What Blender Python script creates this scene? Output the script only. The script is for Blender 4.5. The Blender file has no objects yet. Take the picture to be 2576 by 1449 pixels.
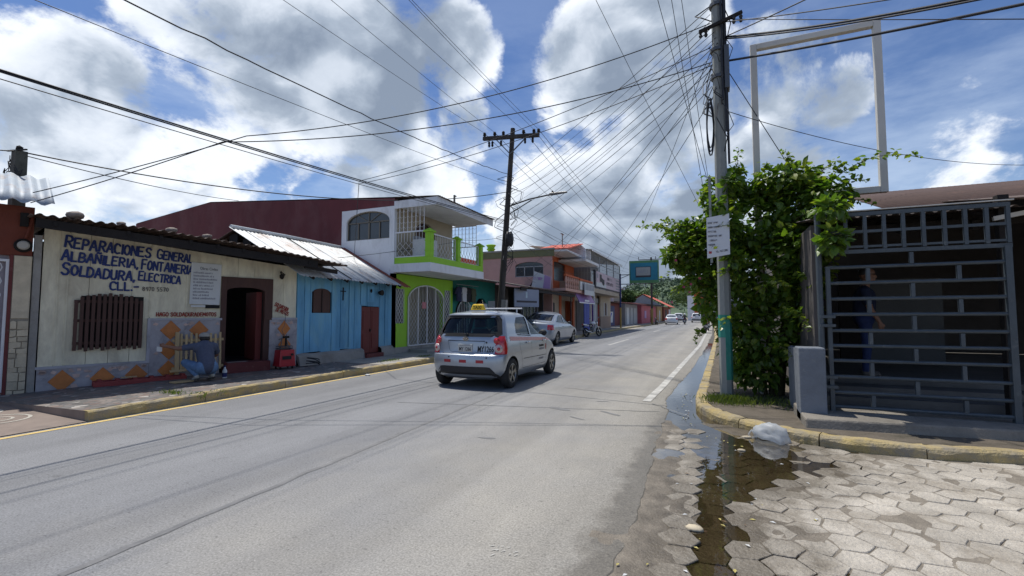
import bpy, bmesh, math, random
from mathutils import Vector, Matrix, noise as mnoise
random.seed(7)
R = math.radians
scene = bpy.context.scene
col = scene.collection

# ------------------------------------------------------------------ camera
CAM_H, FOC, YH, XV, CX, CY = 1.4, 1165.0, 792.0, 1790.0, 1288.0, 724.5   # focal length and vanishing point for a 2576 px wide frame
PITCH = math.atan((YH - CY) / FOC)
YAW = math.atan((XV - CX) * math.cos(PITCH) / FOC)
FWD = Vector((-math.sin(YAW) * math.cos(PITCH), math.cos(YAW) * math.cos(PITCH), math.sin(PITCH)))
RGT = Vector((math.cos(YAW), math.sin(YAW), 0))
UPV = RGT.cross(FWD)
cam_data = bpy.data.cameras.new('camera')
cam = bpy.data.objects.new('camera', cam_data)
col.objects.link(cam)
cam.matrix_world = Matrix(((RGT.x, UPV.x, -FWD.x, 0), (RGT.y, UPV.y, -FWD.y, 0), (RGT.z, UPV.z, -FWD.z, CAM_H), (0, 0, 0, 1)))
cam_data.sensor_fit = 'HORIZONTAL'
cam_data.sensor_width = 36.0
cam_data.lens = 36.0 * FOC / 2576.0
cam_data.clip_start = 0.05
cam_data.clip_end = 6000
scene.camera = cam

# ------------------------------------------------------------------ light
SUN_DIR = Vector((-0.36, 0.13, 1.0)).normalized()
SUN_STRENGTH, SKY_STRENGTH, EXPOSURE = 2.6, 0.15, 0.66
sun_data = bpy.data.lights.new('sun', 'SUN')
sun_data.energy = SUN_STRENGTH
sun_data.angle = R(0.6)
sun_data.color = (1.0, 0.955, 0.88)
sun = bpy.data.objects.new('sun', sun_data)
sun.rotation_euler = SUN_DIR.to_track_quat('Z', 'Y').to_euler()
sun.location = (0, 0, 40)
col.objects.link(sun)
scene.view_settings.view_transform = 'Standard'
scene.view_settings.look = 'None'
scene.view_settings.gamma = 1.0
scene.view_settings.exposure = EXPOSURE
scene.view_settings.use_curve_mapping = False
scene.cycles.max_bounces = 6
scene.cycles.transparent_max_bounces = 12
scene.cycles.caustics_reflective = False
scene.cycles.caustics_refractive = False


def pix_dir(x, y):
    return (FWD * FOC + RGT * (x - CX) - UPV * (y - CY)).normalized()


def on_z(x, y, z=0.0):
    d = pix_dir(x, y); return Vector((0, 0, CAM_H)) + d * ((z - CAM_H) / d.z)


def on_x(x, y, X0):
    d = pix_dir(x, y); return Vector((0, 0, CAM_H)) + d * (X0 / d.x)


def on_y(x, y, Y0):
    d = pix_dir(x, y); return Vector((0, 0, CAM_H)) + d * (Y0 / d.y)


# ------------------------------------------------------------------ world: sky with cumulus
world = bpy.data.worlds.new('World')
scene.world = world
world.use_nodes = True
world.cycles.sampling_method = 'MANUAL'
world.cycles.sample_map_resolution = 256


def build_world():
    nt = world.node_tree
    nt.nodes.clear()
    N, L = nt.nodes.new, nt.links.new

    def math_(op, a, b=None, c=None, clamp=False):
        n = N('ShaderNodeMath'); n.operation = op; n.use_clamp = clamp
        for i, v in enumerate((a, b, c)):
            if v is None: continue
            if isinstance(v, (int, float)): n.inputs[i].default_value = v
            else: L(v, n.inputs[i])
        return n.outputs[0]

    def vmath(op, a, b=None, scale=None):
        n = N('ShaderNodeVectorMath'); n.operation = op
        for i, v in enumerate((a, b)):
            if v is None: continue
            if isinstance(v, (tuple, Vector)): n.inputs[i].default_value = tuple(v)
            else: L(v, n.inputs[i])
        if scale is not None: n.inputs['Scale'].default_value = scale
        return n

    def smooth(v, a, b, lo=0.0, hi=1.0):
        n = N('ShaderNodeMapRange'); n.interpolation_type = 'SMOOTHSTEP'
        L(v, n.inputs[0])
        n.inputs[1].default_value, n.inputs[2].default_value = a, b
        n.inputs[3].default_value, n.inputs[4].default_value = lo, hi
        return n.outputs[0]

    sky = N('ShaderNodeTexSky')
    sky.sky_type = 'NISHITA'
    sky.sun_disc = False
    sky.sun_elevation = math.asin(SUN_DIR.z)
    sky.sun_rotation = math.atan2(SUN_DIR.x, SUN_DIR.y) % (2 * math.pi)
    sky.air_density = 1.0; sky.dust_density = 0.2; sky.ozone_density = 2.2; sky.altitude = 100
    tc = N('ShaderNodeTexCoord')
    d = tc.outputs['Generated']
    # cloud banks: direction, angular radius, weight

    acc = None
    for (x, y, rad, w) in CLOUD_BANKS:
        dt = vmath('DOT_PRODUCT', d, pix_dir(x, y)).outputs['Value']
        rad = math.atan(rad / FOC) if abs(x) < 2700 and y > -10 else rad / FOC
        g = smooth(dt, math.cos(rad * 1.12), math.cos(rad * 0.25), 0.0, w)
        acc = g if acc is None else math_('MAXIMUM', acc, g)
    acc = math_('SUBTRACT', acc, 0.56)
    sep = N('ShaderNodeSeparateXYZ'); L(d, sep.inputs[0])
    zz = math_('ADD', math_('MAXIMUM', sep.outputs[2], 0.0), 0.75)
    cb = N('ShaderNodeCombineXYZ')
    for i in range(3): L(zz, cb.inputs[i])
    dv = vmath('DIVIDE', d, None); L(cb.outputs[0], dv.inputs[1])
    p = dv.outputs[0]

    def noise(vec, sc, det, ro, dist=0.0):
        n = N('ShaderNodeTexNoise'); n.inputs['Scale'].default_value = sc; n.inputs['Detail'].default_value = det
        n.inputs['Roughness'].default_value = ro; n.inputs['Distortion'].default_value = dist; L(vec, n.inputs['Vector'])
        return n.outputs['Fac']

    def puff(vec, det):
        b_ = math_('ABSOLUTE', math_('SUBTRACT', noise(vec, 5.6, det, 0.5, 0.2), 0.5))
        return math_('MULTIPLY', math_('SUBTRACT', b_, 0.09), -1.5)
    n1 = noise(p, 3.2, 10, 0.66, 0.25)
    f1 = math_('ADD', math_('MULTIPLY', math_('SUBTRACT', n1, 0.5), 2.2), puff(p, 5))
    q = vmath('ADD', p, (-0.06, 0.03, 0.13)).outputs[0]
    lo1 = math_('ADD', math_('MULTIPLY', noise(p, 3.2, 3, 0.5, 0.2), 1.5), puff(p, 2))
    lo2 = math_('ADD', math_('MULTIPLY', noise(q, 3.2, 3, 0.5, 0.2), 1.5), puff(q, 2))
    den = math_('ADD', f1, acc)
    cover = smooth(den, -0.02, 0.25)
    thick = smooth(math_('ADD', math_('MULTIPLY', den, 0.5), acc), 0.0, 0.85)
    relief = smooth(math_('ADD', math_('SUBTRACT', lo2, lo1), math_('MULTIPLY', math_('SUBTRACT', noise(p, 11.0, 5, 0.6, 0.3), 0.5), 0.75)), -0.32, 0.40)
    shade = math_('ADD', math_('MULTIPLY', thick, 0.66), math_('MULTIPLY_ADD', relief, 0.92, -0.27), clamp=True)
    ramp = N('ShaderNodeValToRGB')
    L(shade, ramp.inputs[0])
    e = ramp.color_ramp.elements
    e[0].position, e[0].color = 0.0, (0.80, 0.84, 0.89, 1)
    e[1].position, e[1].color = 1.0, (0.215, 0.265, 0.345, 1)
    m = e.new(0.30); m.color = (0.60, 0.655, 0.735, 1)
    m2 = e.new(0.62); m2.color = (0.355, 0.415, 0.50, 1)
    # thin veil towards the horizon
    nv = N('ShaderNodeTexNoise'); nv.inputs['Scale'].default_value = 2.3; nv.inputs['Detail'].default_value = 7; nv.inputs['Roughness'].default_value = 0.6
    stretch = vmath('MULTIPLY', d, (1.0, 1.0, 3.2)); L(stretch.outputs[0], nv.inputs['Vector'])
    veil = math_('MULTIPLY', smooth(nv.outputs['Fac'], 0.40, 0.66), smooth(sep.outputs[2], 0.05, 0.60, 0.75, 0.14))
    low = smooth(sep.outputs[2], 0.0, 0.28, 0.85, 0.0)
    veil = math_('MAXIMUM', veil, low)
    bg_sky = N('ShaderNodeBackground'); bg_sky.inputs[1].default_value = SKY_STRENGTH
    hsv = N('ShaderNodeHueSaturation'); hsv.inputs['Value'].default_value = 0.46; hsv.inputs['Saturation'].default_value = 1.16; hsv.inputs['Hue'].default_value = 0.51
    L(sky.outputs[0], hsv.inputs['Color']); L(hsv.outputs[0], bg_sky.inputs[0])
    bg_veil = N('ShaderNodeBackground'); bg_veil.inputs[0].default_value = (0.50, 0.60, 0.75, 1); bg_veil.inputs[1].default_value = CLOUD_GAIN
    bg_cl = N('ShaderNodeBackground'); bg_cl.inputs[1].default_value = CLOUD_GAIN; L(ramp.outputs[0], bg_cl.inputs[0])
    m0 = N('ShaderNodeMixShader'); L(veil, m0.inputs[0]); L(bg_sky.outputs[0], m0.inputs[1]); L(bg_veil.outputs[0], m0.inputs[2])
    m1 = N('ShaderNodeMixShader'); L(math_('MULTIPLY', cover, 0.97), m1.inputs[0]); L(m0.outputs[0], m1.inputs[1]); L(bg_cl.outputs[0], m1.inputs[2])
    out = N('ShaderNodeOutputWorld'); L(m1.outputs[0], out.inputs[0])


CLOUD_GAIN = 0.81
CLOUD_BANKS = [  # x, y (direction through the frame), radius, weight; the last ones lie outside the frame and go on like those in view
    (440, 120, 150, .62), (650, 90, 300, .9), (900, 190, 290, 1.0), (1110, 130, 170, .9), (1150, 320, 130, .8), (980, 380, 220, .8), (640, 330, 230, .7),
    (210, 260, 190, .85), (60, 390, 150, .7), (430, 400, 210, .7), (200, 480, 200, .55), (700, 480, 220, .5), (1080, 470, 150, .75), (1010, 560, 200, .6),
    (1510, 160, 200, .95), (1660, 60, 170, .85), (1700, 250, 210, .85), (1430, 240, 120, .7), (1600, 430, 230, .85), (1400, 490, 160, .8), (1750, 470, 220, .75),
    (1950, 190, 150, .8), (2095, 250, 110, .8), (1950, 390, 200, .7), (2170, 430, 160, .5), (2340, 420, 150, .42), (2550, 90, 120, .5), (2560, 380, 130, .34),
    (1480, 620, 330, 1.1), (1750, 640, 280, 1.0), (700, 560, 260, .6),
    (-1700, 300, 600, .75), (5200, 200, 600, .75), (500, -900, 500, .8), (2400, -900, 450, .7), (1300, -3000, 700, .75)]
build_world()


# ------------------------------------------------------------------ helpers: meshes and objects
class MB:
    """Collects shapes; build() links them as one mesh object."""
    def __init__(self):
        self.v, self.f, self.m, self.mi = [], [], [], 0

    def add(self, vs, fs):
        o = len(self.v)
        self.v += [tuple(p) for p in vs]
        self.f += [tuple(i + o for i in f) for f in fs]
        self.m += [self.mi] * len(fs)
        return self

    def mat(self, i):
        self.mi = i; return self

    def box(self, x0, x1, y0, y1, z0, z1):
        return self.add([(x0, y0, z0), (x1, y0, z0), (x1, y1, z0), (x0, y1, z0), (x0, y0, z1), (x1, y0, z1), (x1, y1, z1), (x0, y1, z1)],
                        [(0, 3, 2, 1), (4, 5, 6, 7), (0, 1, 5, 4), (1, 2, 6, 5), (2, 3, 7, 6), (3, 0, 4, 7)])

    def hexa(self, p):  # eight corners, bottom four then top four
        return self.add(p, [(0, 3, 2, 1), (4, 5, 6, 7), (0, 1, 5, 4), (1, 2, 6, 5), (2, 3, 7, 6), (3, 0, 4, 7)])

    def bar(self, p, q, w, h=None, up=(0, 0, 1)):  # rectangular bar from p to q
        h = w if h is None else h
        p, q = Vector(p), Vector(q); d = (q - p).normalized(); up = Vector(up)
        if abs(d.dot(up)) > 0.98: up = Vector((0, 1, 0))
        s = d.cross(up).normalized(); t = s.cross(d).normalized()
        s, t = s * (w / 2), t * (h / 2)
        return self.hexa([p - s - t, p + s - t, q + s - t, q - s - t, p - s + t, p + s + t, q + s + t, q - s + t])

    def tube(self, pts, r, n=6, cap=True):
        pts = [Vector(p) for p in pts]; k = len(pts)
        rs = r if isinstance(r, (list, tuple)) else [r] * k
        ref = None; o = []
        for i in range(k):
            d = (pts[min(i + 1, k - 1)] - pts[max(i - 1, 0)]).normalized()
            if ref is None:
                ref = Vector((0, 0, 1)) if abs(d.z) < 0.9 else Vector((1, 0, 0))
            a = d.cross(ref)
            if a.length < 1e-5: a = d.cross(Vector((0.3, 1, 0.2)))
            a.normalize(); b = d.cross(a).normalized(); ref = a.cross(d)
            for j in range(n):
                t = 2 * math.pi * j / n
                o.append(pts[i] + (a * math.cos(t) + b * math.sin(t)) * rs[i])
        fs = [(i * n + j, i * n + (j + 1) % n, (i + 1) * n + (j + 1) % n, (i + 1) * n + j) for i in range(k - 1) for j in range(n)]
        if cap: fs += [tuple(range(n - 1, -1, -1)), tuple((k - 1) * n + j for j in range(n))]
        return self.add(o, fs)

    def lathe(self, prof, c=(0, 0, 0), axis='z', n=16, cap=True):  # prof: (radius, height)
        o = []
        for (r, h) in prof:
            for j in range(n):
                t = 2 * math.pi * j / n
                a, b = r * math.cos(t), r * math.sin(t)
                o.append({'z': (a, b, h), 'x': (h, a, b), 'y': (b, h, a)}[axis])
        o = [(x + c[0], y + c[1], z + c[2]) for x, y, z in o]
        k = len(prof)
        fs = [(i * n + j, i * n + (j + 1) % n, (i + 1) * n + (j + 1) % n, (i + 1) * n + j) for i in range(k - 1) for j in range(n)]
        if cap: fs += [tuple(range(n - 1, -1, -1)), tuple((k - 1) * n + j for j in range(n))]
        return self.add(o, fs)

    def ngon(self, pts):
        return self.add(pts, [tuple(range(len(pts)))])

    def prism(self, pts, off):  # polygon swept by a vector; faces wound outwards for off along the polygon normal
        n = len(pts); off = Vector(off); a = [Vector(p) for p in pts]; b = [p + off for p in a]
        return self.add(a + b, [tuple(range(n - 1, -1, -1)), tuple(range(n, 2 * n))] + [(i, (i + 1) % n, (i + 1) % n + n, i + n) for i in range(n)])

    def ico(self, c, r, sub=1, sq=(1, 1, 1), jit=0.0, seed=0):
        bm = bmesh.new(); bmesh.ops.create_icosphere(bm, subdivisions=sub, radius=1.0)
        rnd = random.Random(seed); o = []
        for v in bm.verts:
            k = 1 + rnd.uniform(-jit, jit); o.append((c[0] + v.co.x * r * sq[0] * k, c[1] + v.co.y * r * sq[1] * k, c[2] + v.co.z * r * sq[2] * k))
        fs = [tuple(v.index for v in f.verts) for f in bm.faces]; bm.free()
        return self.add(o, fs)

    def mesh(self, name, mats, smooth=False, fix=True):
        me = bpy.data.meshes.new(name)
        me.from_pydata(self.v, [], self.f)
        for m in (mats if isinstance(mats, (list, tuple)) else [mats]): me.materials.append(m)
        if any(self.m): me.polygons.foreach_set('material_index', self.m)
        if fix:
            bm = bmesh.new(); bm.from_mesh(me); bmesh.ops.recalc_face_normals(bm, faces=bm.faces); bm.to_mesh(me); bm.free()
        if smooth: me.shade_smooth()
        me.update()
        return me

    def build(self, name, mats, parent=None, smooth=False, bevel=0, fix=True, loc=None, rot=None):
        o = bpy.data.objects.new(name, self.mesh(name, mats, smooth, fix))
        col.objects.link(o)
        if parent is not None: o.parent = parent
        if loc is not None: o.location = loc
        if rot is not None: o.rotation_euler = rot
        if bevel:
            m = o.modifiers.new('bevel', 'BEVEL'); m.width = bevel; m.segments = 2; m.limit_method = 'ANGLE'; m.angle_limit = R(40)
        return o


def link(name, me, parent=None, loc=None, rot=None, scale=None):
    o = bpy.data.objects.new(name, me); col.objects.link(o)
    if parent is not None: o.parent = parent
    if loc is not None: o.location = loc
    if rot is not None: o.rotation_euler = rot
    if scale is not None: o.scale = scale
    return o


def tag(o, label=None, cat=None, group=None, kind=None):
    if label: o['label'] = label
    if cat: o['category'] = cat
    if group: o['group'] = group
    if kind: o['kind'] = kind
    return o


def empty(name, loc=(0, 0, 0), rz=0.0, label=None, cat=None, group=None):
    o = bpy.data.objects.new(name, None); col.objects.link(o)
    o.location = loc; o.rotation_euler = (0, 0, rz); o.empty_display_size = 0.2
    return tag(o, label, cat, group)


def copy_tree(o, parent=None):
    c = o.copy(); col.objects.link(c); c.parent = parent
    for ch in list(o.children): copy_tree(ch, c)
    return c


def apply_mods(o):
    dg = bpy.context.evaluated_depsgraph_get()
    me = bpy.data.meshes.new_from_object(o.evaluated_get(dg), depsgraph=dg)
    o.modifiers.clear(); o.data = me
    return o


def text(name, s, mat, parent=None, loc=(0, 0, 0), size=0.1, rot=(math.pi / 2, 0, 0), bold=0.0, width=None, extrude=0.0008, align='LEFT', shear=0.0, jitter=0.0, space=1.0):
    cu = bpy.data.curves.new(name, 'FONT')
    cu.body = s; cu.size = size; cu.offset = bold; cu.extrude = extrude; cu.align_x = align; cu.shear = shear; cu.resolution_u = 3; cu.space_character = space
    t = bpy.data.objects.new(name, cu); col.objects.link(t)
    dg = bpy.context.evaluated_depsgraph_get(); dg.update()
    me = bpy.data.meshes.new_from_object(t.evaluated_get(dg), depsgraph=dg)
    bpy.data.objects.remove(t); bpy.data.curves.remove(cu)
    if width and len(me.vertices):
        xs = [v.co.x for v in me.vertices]; w = max(xs) - min(xs); k = width / w
        for v in me.vertices: v.co.x = (v.co.x - (min(xs) if align == 'LEFT' else 0)) * k
    if jitter:
        for v in me.vertices:
            v.co.x += jitter * mnoise.noise(Vector((v.co.x * 9, v.co.y * 14, 1.3))); v.co.y += jitter * mnoise.noise(Vector((v.co.x * 7, v.co.y * 11, 7.7)))
    me.materials.clear(); me.materials.append(mat)
    return link(name, me, parent, loc, rot)


STROKES = {
    'A': [[(0, 0), (.28, 1), (.34, 1), (.62, 0)], [(.13, .36), (.49, .36)]], 'B': [[(0, 0), (0, 1), (.36, .97), (.5, .8), (.46, .62), (.3, .52), (0, .52)], [(.3, .52), (.54, .4), (.56, .18), (.38, .02), (0, 0)]],
    'C': [[(.56, .82), (.42, .98), (.2, 1), (.03, .8), (0, .4), (.08, .12), (.28, 0), (.54, .1)]], 'D': [[(0, 0), (0, 1), (.3, .98), (.54, .74), (.56, .32), (.36, .04), (0, 0)]],
    'E': [[(.5, 1), (0, .98), (0, 0), (.52, .02)], [(0, .52), (.4, .54)]], 'F': [[(.5, 1), (0, .98), (0, 0)], [(0, .52), (.4, .54)]],
    'G': [[(.56, .82), (.42, .98), (.2, 1), (.03, .8), (0, .4), (.08, .1), (.3, 0), (.56, .1), (.57, .44), (.34, .44)]], 'H': [[(0, 0), (0, 1)], [(.5, 0), (.5, 1)], [(0, .5), (.5, .52)]],
    'I': [[(.06, 0), (.06, 1)]], 'L': [[(0, 1), (0, 0), (.46, .02)]], 'M': [[(0, 0), (.03, 1), (.32, .4), (.62, 1), (.66, 0)]], 'N': [[(0, 0), (0, 1), (.5, .04), (.5, 1)]],
    'Ñ': [[(0, 0), (0, 1), (.5, .04), (.5, 1)], [(.05, 1.16), (.18, 1.24), (.32, 1.16), (.45, 1.24)]], 'O': [[(.28, 1), (.08, .86), (0, .5), (.08, .13), (.28, 0), (.48, .13), (.57, .5), (.48, .86), (.28, 1)]],
    'P': [[(0, 0), (0, 1), (.36, .98), (.52, .8), (.5, .6), (.34, .47), (0, .46)]], 'R': [[(0, 0), (0, 1), (.36, .98), (.52, .8), (.5, .62), (.34, .5), (0, .48)], [(.22, .49), (.56, 0)]],
    'S': [[(.5, .84), (.36, .99), (.14, .98), (.02, .78), (.12, .58), (.4, .46), (.52, .24), (.4, .03), (.16, 0), (0, .16)]], 'T': [[(0, 1), (.56, 1)], [(.28, 1), (.28, 0)]],
    'U': [[(0, 1), (0, .25), (.12, .03), (.36, .02), (.5, .22), (.5, 1)]], ',': [[(.06, .1), (.0, -.14)]], '-': [[(.02, .46), (.42, .5)]], '.': [[(.04, 0), (.07, .05)]],
    '8': [[(.25, .54), (.07, .66), (.06, .86), (.24, 1), (.43, .86), (.42, .66), (.25, .54), (.04, .36), (.05, .12), (.25, 0), (.46, .12), (.46, .36), (.25, .54)]], '9': [[(.45, .6), (.2, .48), (.04, .66), (.08, .92), (.3, 1), (.45, .82), (.44, .4), (.34, 0)]],
    '7': [[(0, 1), (.46, 1), (.18, 0)]], '0': [[(.24, 1), (.05, .8), (.03, .3), (.2, 0), (.42, .15), (.46, .7), (.24, 1)]], '5': [[(.44, 1), (.06, 1), (.03, .56), (.3, .58), (.46, .36), (.36, .06), (.02, .04)]]}


def brush(name, s, mat, parent, origin, width, h, stroke, tilt=0.0, seed=1, big_first=1.0, y=-0.018):
    """Hand painted capitals: every stroke a flat ribbon of uneven width. origin is (x, z) of the first letter's foot."""
    rnd = random.Random(seed); segs = []; x = 0.0
    for i, ch in enumerate(s):
        if ch == ' ': x += .42; continue
        k = big_first if (i == 0 or s[i - 1] == ' ') else 1.0; wk = rnd.uniform(.92, 1.08); w = max(p[0] for st in STROKES[ch] for p in st) * wk * k; dz = rnd.uniform(-.03, .03); sl = rnd.uniform(-.04, .04)
        for st in STROKES[ch]: segs.append([(x + p[0] * wk * k + p[1] * sl, p[1] * k + dz) for p in st])
        x += w + rnd.uniform(.17, .24)
    sx = width / max(.1, x - .2) ; mb = MB(); ct, sn = math.cos(tilt), math.sin(tilt); lay = 0
    for st in segs:
        pts = [Vector((p[0] * sx, p[1] * h)) for p in st]; n = len(pts); yy = y - .0004 * (lay % 5); lay += 1
        f = lambda q, dy: (origin[0] + q.x * ct - q.y * sn, yy - dy, origin[1] + q.x * sn + q.y * ct)
        for i, (p, q) in enumerate(zip(pts, pts[1:])):
            d = (q - p); l = d.length; d = d / l if l else Vector((1, 0)); wa, wb = stroke * .5 * rnd.uniform(.88, 1.1), stroke * .5 * rnd.uniform(.88, 1.1); nn = Vector((-d.y, d.x)); e = d * stroke * .42; dy = .0003 * (i % 3)
            c = [p - e * .75 + nn * wa * .6, p - e * .2 + nn * wa, q + e * .2 + nn * wb, q + e * .75 + nn * wb * .6, q + e * .75 - nn * wb * .6, q + e * .2 - nn * wb, p - e * .2 - nn * wa, p - e * .75 - nn * wa * .6]
            mb.add([f(v, dy) for v in c], [tuple(range(8))])
    return mb.build(name, mat, parent, fix=False)


# ------------------------------------------------------------------ helpers: materials
MATS = {}


def pmat(name, c, rough=0.75, var=0.12, scale=5.0, bump=0.15, bscale=60.0, dirt=None, metal=0.0, spec=0.4, rnd=0.0, stretch=None, coat=0.0, fine=0.0):
    """Painted or mineral surface: base colour with mottling, optional dirt (colour, amount, scale) and relief."""
    m = bpy.data.materials.new(name); m.use_nodes = True
    nt = m.node_tree; N, L = nt.nodes.new, nt.links.new
    b = nt.nodes['Principled BSDF']
    b.inputs['Roughness'].default_value = rough; b.inputs['Metallic'].default_value = metal
    b.inputs['Specular IOR Level'].default_value = spec; b.inputs['Coat Weight'].default_value = coat; b.inputs['Coat Roughness'].default_value = 0.06
    pos = N('ShaderNodeNewGeometry').outputs['Position']
    if stretch:
        s = N('ShaderNodeVectorMath'); s.operation = 'MULTIPLY'; L(pos, s.inputs[0]); s.inputs[1].default_value = stretch; pos = s.outputs[0]
    n = N('ShaderNodeTexNoise'); n.inputs['Scale'].default_value = scale; n.inputs['Detail'].default_value = 8; n.inputs['Roughness'].default_value = 0.62
    L(pos, n.inputs['Vector'])
    mr = N('ShaderNodeMapRange'); L(n.outputs['Fac'], mr.inputs[0])
    mr.inputs[1].default_value, mr.inputs[2].default_value = 0.25, 0.75
    mr.inputs[3].default_value, mr.inputs[4].default_value = 1 - var, 1 + var
    val = mr.outputs[0]
    if rnd:
        oi = N('ShaderNodeObjectInfo'); mm = N('ShaderNodeMapRange'); L(oi.outputs['Random'], mm.inputs[0])
        mm.inputs[3].default_value, mm.inputs[4].default_value = 1 - rnd, 1 + rnd
        mu = N('ShaderNodeMath'); mu.operation = 'MULTIPLY'; L(val, mu.inputs[0]); L(mm.outputs[0], mu.inputs[1]); val = mu.outputs[0]
    if fine:
        nf = N('ShaderNodeTexNoise'); nf.inputs['Scale'].default_value = 190; nf.inputs['Detail'].default_value = 3; L(pos, nf.inputs['Vector'])
        mf = N('ShaderNodeMapRange'); L(nf.outputs['Fac'], mf.inputs[0]); mf.inputs[1].default_value, mf.inputs[2].default_value = 0.3, 0.7
        mf.inputs[3].default_value, mf.inputs[4].default_value = 1 - fine, 1 + fine
        mu = N('ShaderNodeMath'); mu.operation = 'MULTIPLY'; L(val, mu.inputs[0]); L(mf.outputs[0], mu.inputs[1]); val = mu.outputs[0]
    vm = N('ShaderNodeVectorMath'); vm.operation = 'SCALE'; vm.inputs[0].default_value = c[:3]; L(val, vm.inputs['Scale'])
    out = vm.outputs[0]
    if dirt:
        dc, amt, ds = dirt[:3]
        n2 = N('ShaderNodeTexNoise'); n2.inputs['Scale'].default_value = ds; n2.inputs['Detail'].default_value = 10; n2.inputs['Roughness'].default_value = 0.7; n2.inputs['Distortion'].default_value = 0.4
        L(pos, n2.inputs['Vector'])
        r2 = N('ShaderNodeMapRange'); L(n2.outputs['Fac'], r2.inputs[0]); r2.inputs[1].default_value = 0.62 - amt * 0.3; r2.inputs[2].default_value = 0.74 - amt * 0.12
        r2.inputs[4].default_value = min(1.0, 0.35 + amt)
        mx = N('ShaderNodeMix'); mx.data_type = 'RGBA'; L(r2.outputs[0], mx.inputs[0]); L(out, mx.inputs[6]); mx.inputs[7].default_value = (*dc[:3], 1); out = mx.outputs[2]
    L(out, b.inputs['Base Color'])
    if bump:
        nb = N('ShaderNodeTexNoise'); nb.inputs['Scale'].default_value = bscale; nb.inputs['Detail'].default_value = 5; L(pos, nb.inputs['Vector'])
        bp = N('ShaderNodeBump'); bp.inputs['Strength'].default_value = bump; bp.inputs['Distance'].default_value = 0.02
        L(nb.outputs['Fac'], bp.inputs['Height']); L(bp.outputs[0], b.inputs['Normal'])
    MATS[name] = m
    return m


def plain(name, c, rough=0.5, metal=0.0, spec=0.5, coat=0.0, emit=None):
    m = bpy.data.materials.new(name); m.use_nodes = True
    b = m.node_tree.nodes['Principled BSDF']
    b.inputs['Base Color'].default_value = (*c, 1); b.inputs['Roughness'].default_value = rough; b.inputs['Metallic'].default_value = metal
    b.inputs['Specular IOR Level'].default_value = spec; b.inputs['Coat Weight'].default_value = coat; b.inputs['Coat Roughness'].default_value = 0.04
    MATS[name] = m
    return m


def glass_mat(name, tint, gloss=0.10, rough=0.02):
    m = bpy.data.materials.new(name); m.use_nodes = True
    nt = m.node_tree; nt.nodes.clear(); N, L = nt.nodes.new, nt.links.new
    tr = N('ShaderNodeBsdfTransparent'); tr.inputs[0].default_value = (*tint, 1)
    gl = N('ShaderNodeBsdfGlossy'); gl.inputs['Roughness'].default_value = rough
    fr = N('ShaderNodeLayerWeight'); fr.inputs[0].default_value = 0.5
    pw = N('ShaderNodeMath'); pw.operation = 'POWER'; L(fr.outputs['Facing'], pw.inputs[0]); pw.inputs[1].default_value = 4.5
    mr = N('ShaderNodeMapRange'); L(pw.outputs[0], mr.inputs[0]); mr.inputs[3].default_value = gloss; mr.inputs[4].default_value = 0.9
    mx = N('ShaderNodeMixShader'); L(mr.outputs[0], mx.inputs[0]); L(tr.outputs[0], mx.inputs[1]); L(gl.outputs[0], mx.inputs[2])
    out = N('ShaderNodeOutputMaterial'); L(mx.outputs[0], out.inputs[0])
    MATS[name] = m
    return m


def shop_glass(name, c=(0.02, 0.025, 0.03), rough=0.08):
    return plain(name, c, rough, 0, 0.6)


def rust_metal(name, zinc=(0.52, 0.54, 0.55), rust=(0.22, 0.085, 0.04), amt=0.3, scale=2.2, rough=0.5, metal=0.25, stretch=(1, 1, 1)):
    m = pmat(name, zinc, rough, 0.16, 3.0, 0.08, 40, (rust, amt, scale), metal, 0.5, 0.06, stretch)
    return m

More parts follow.
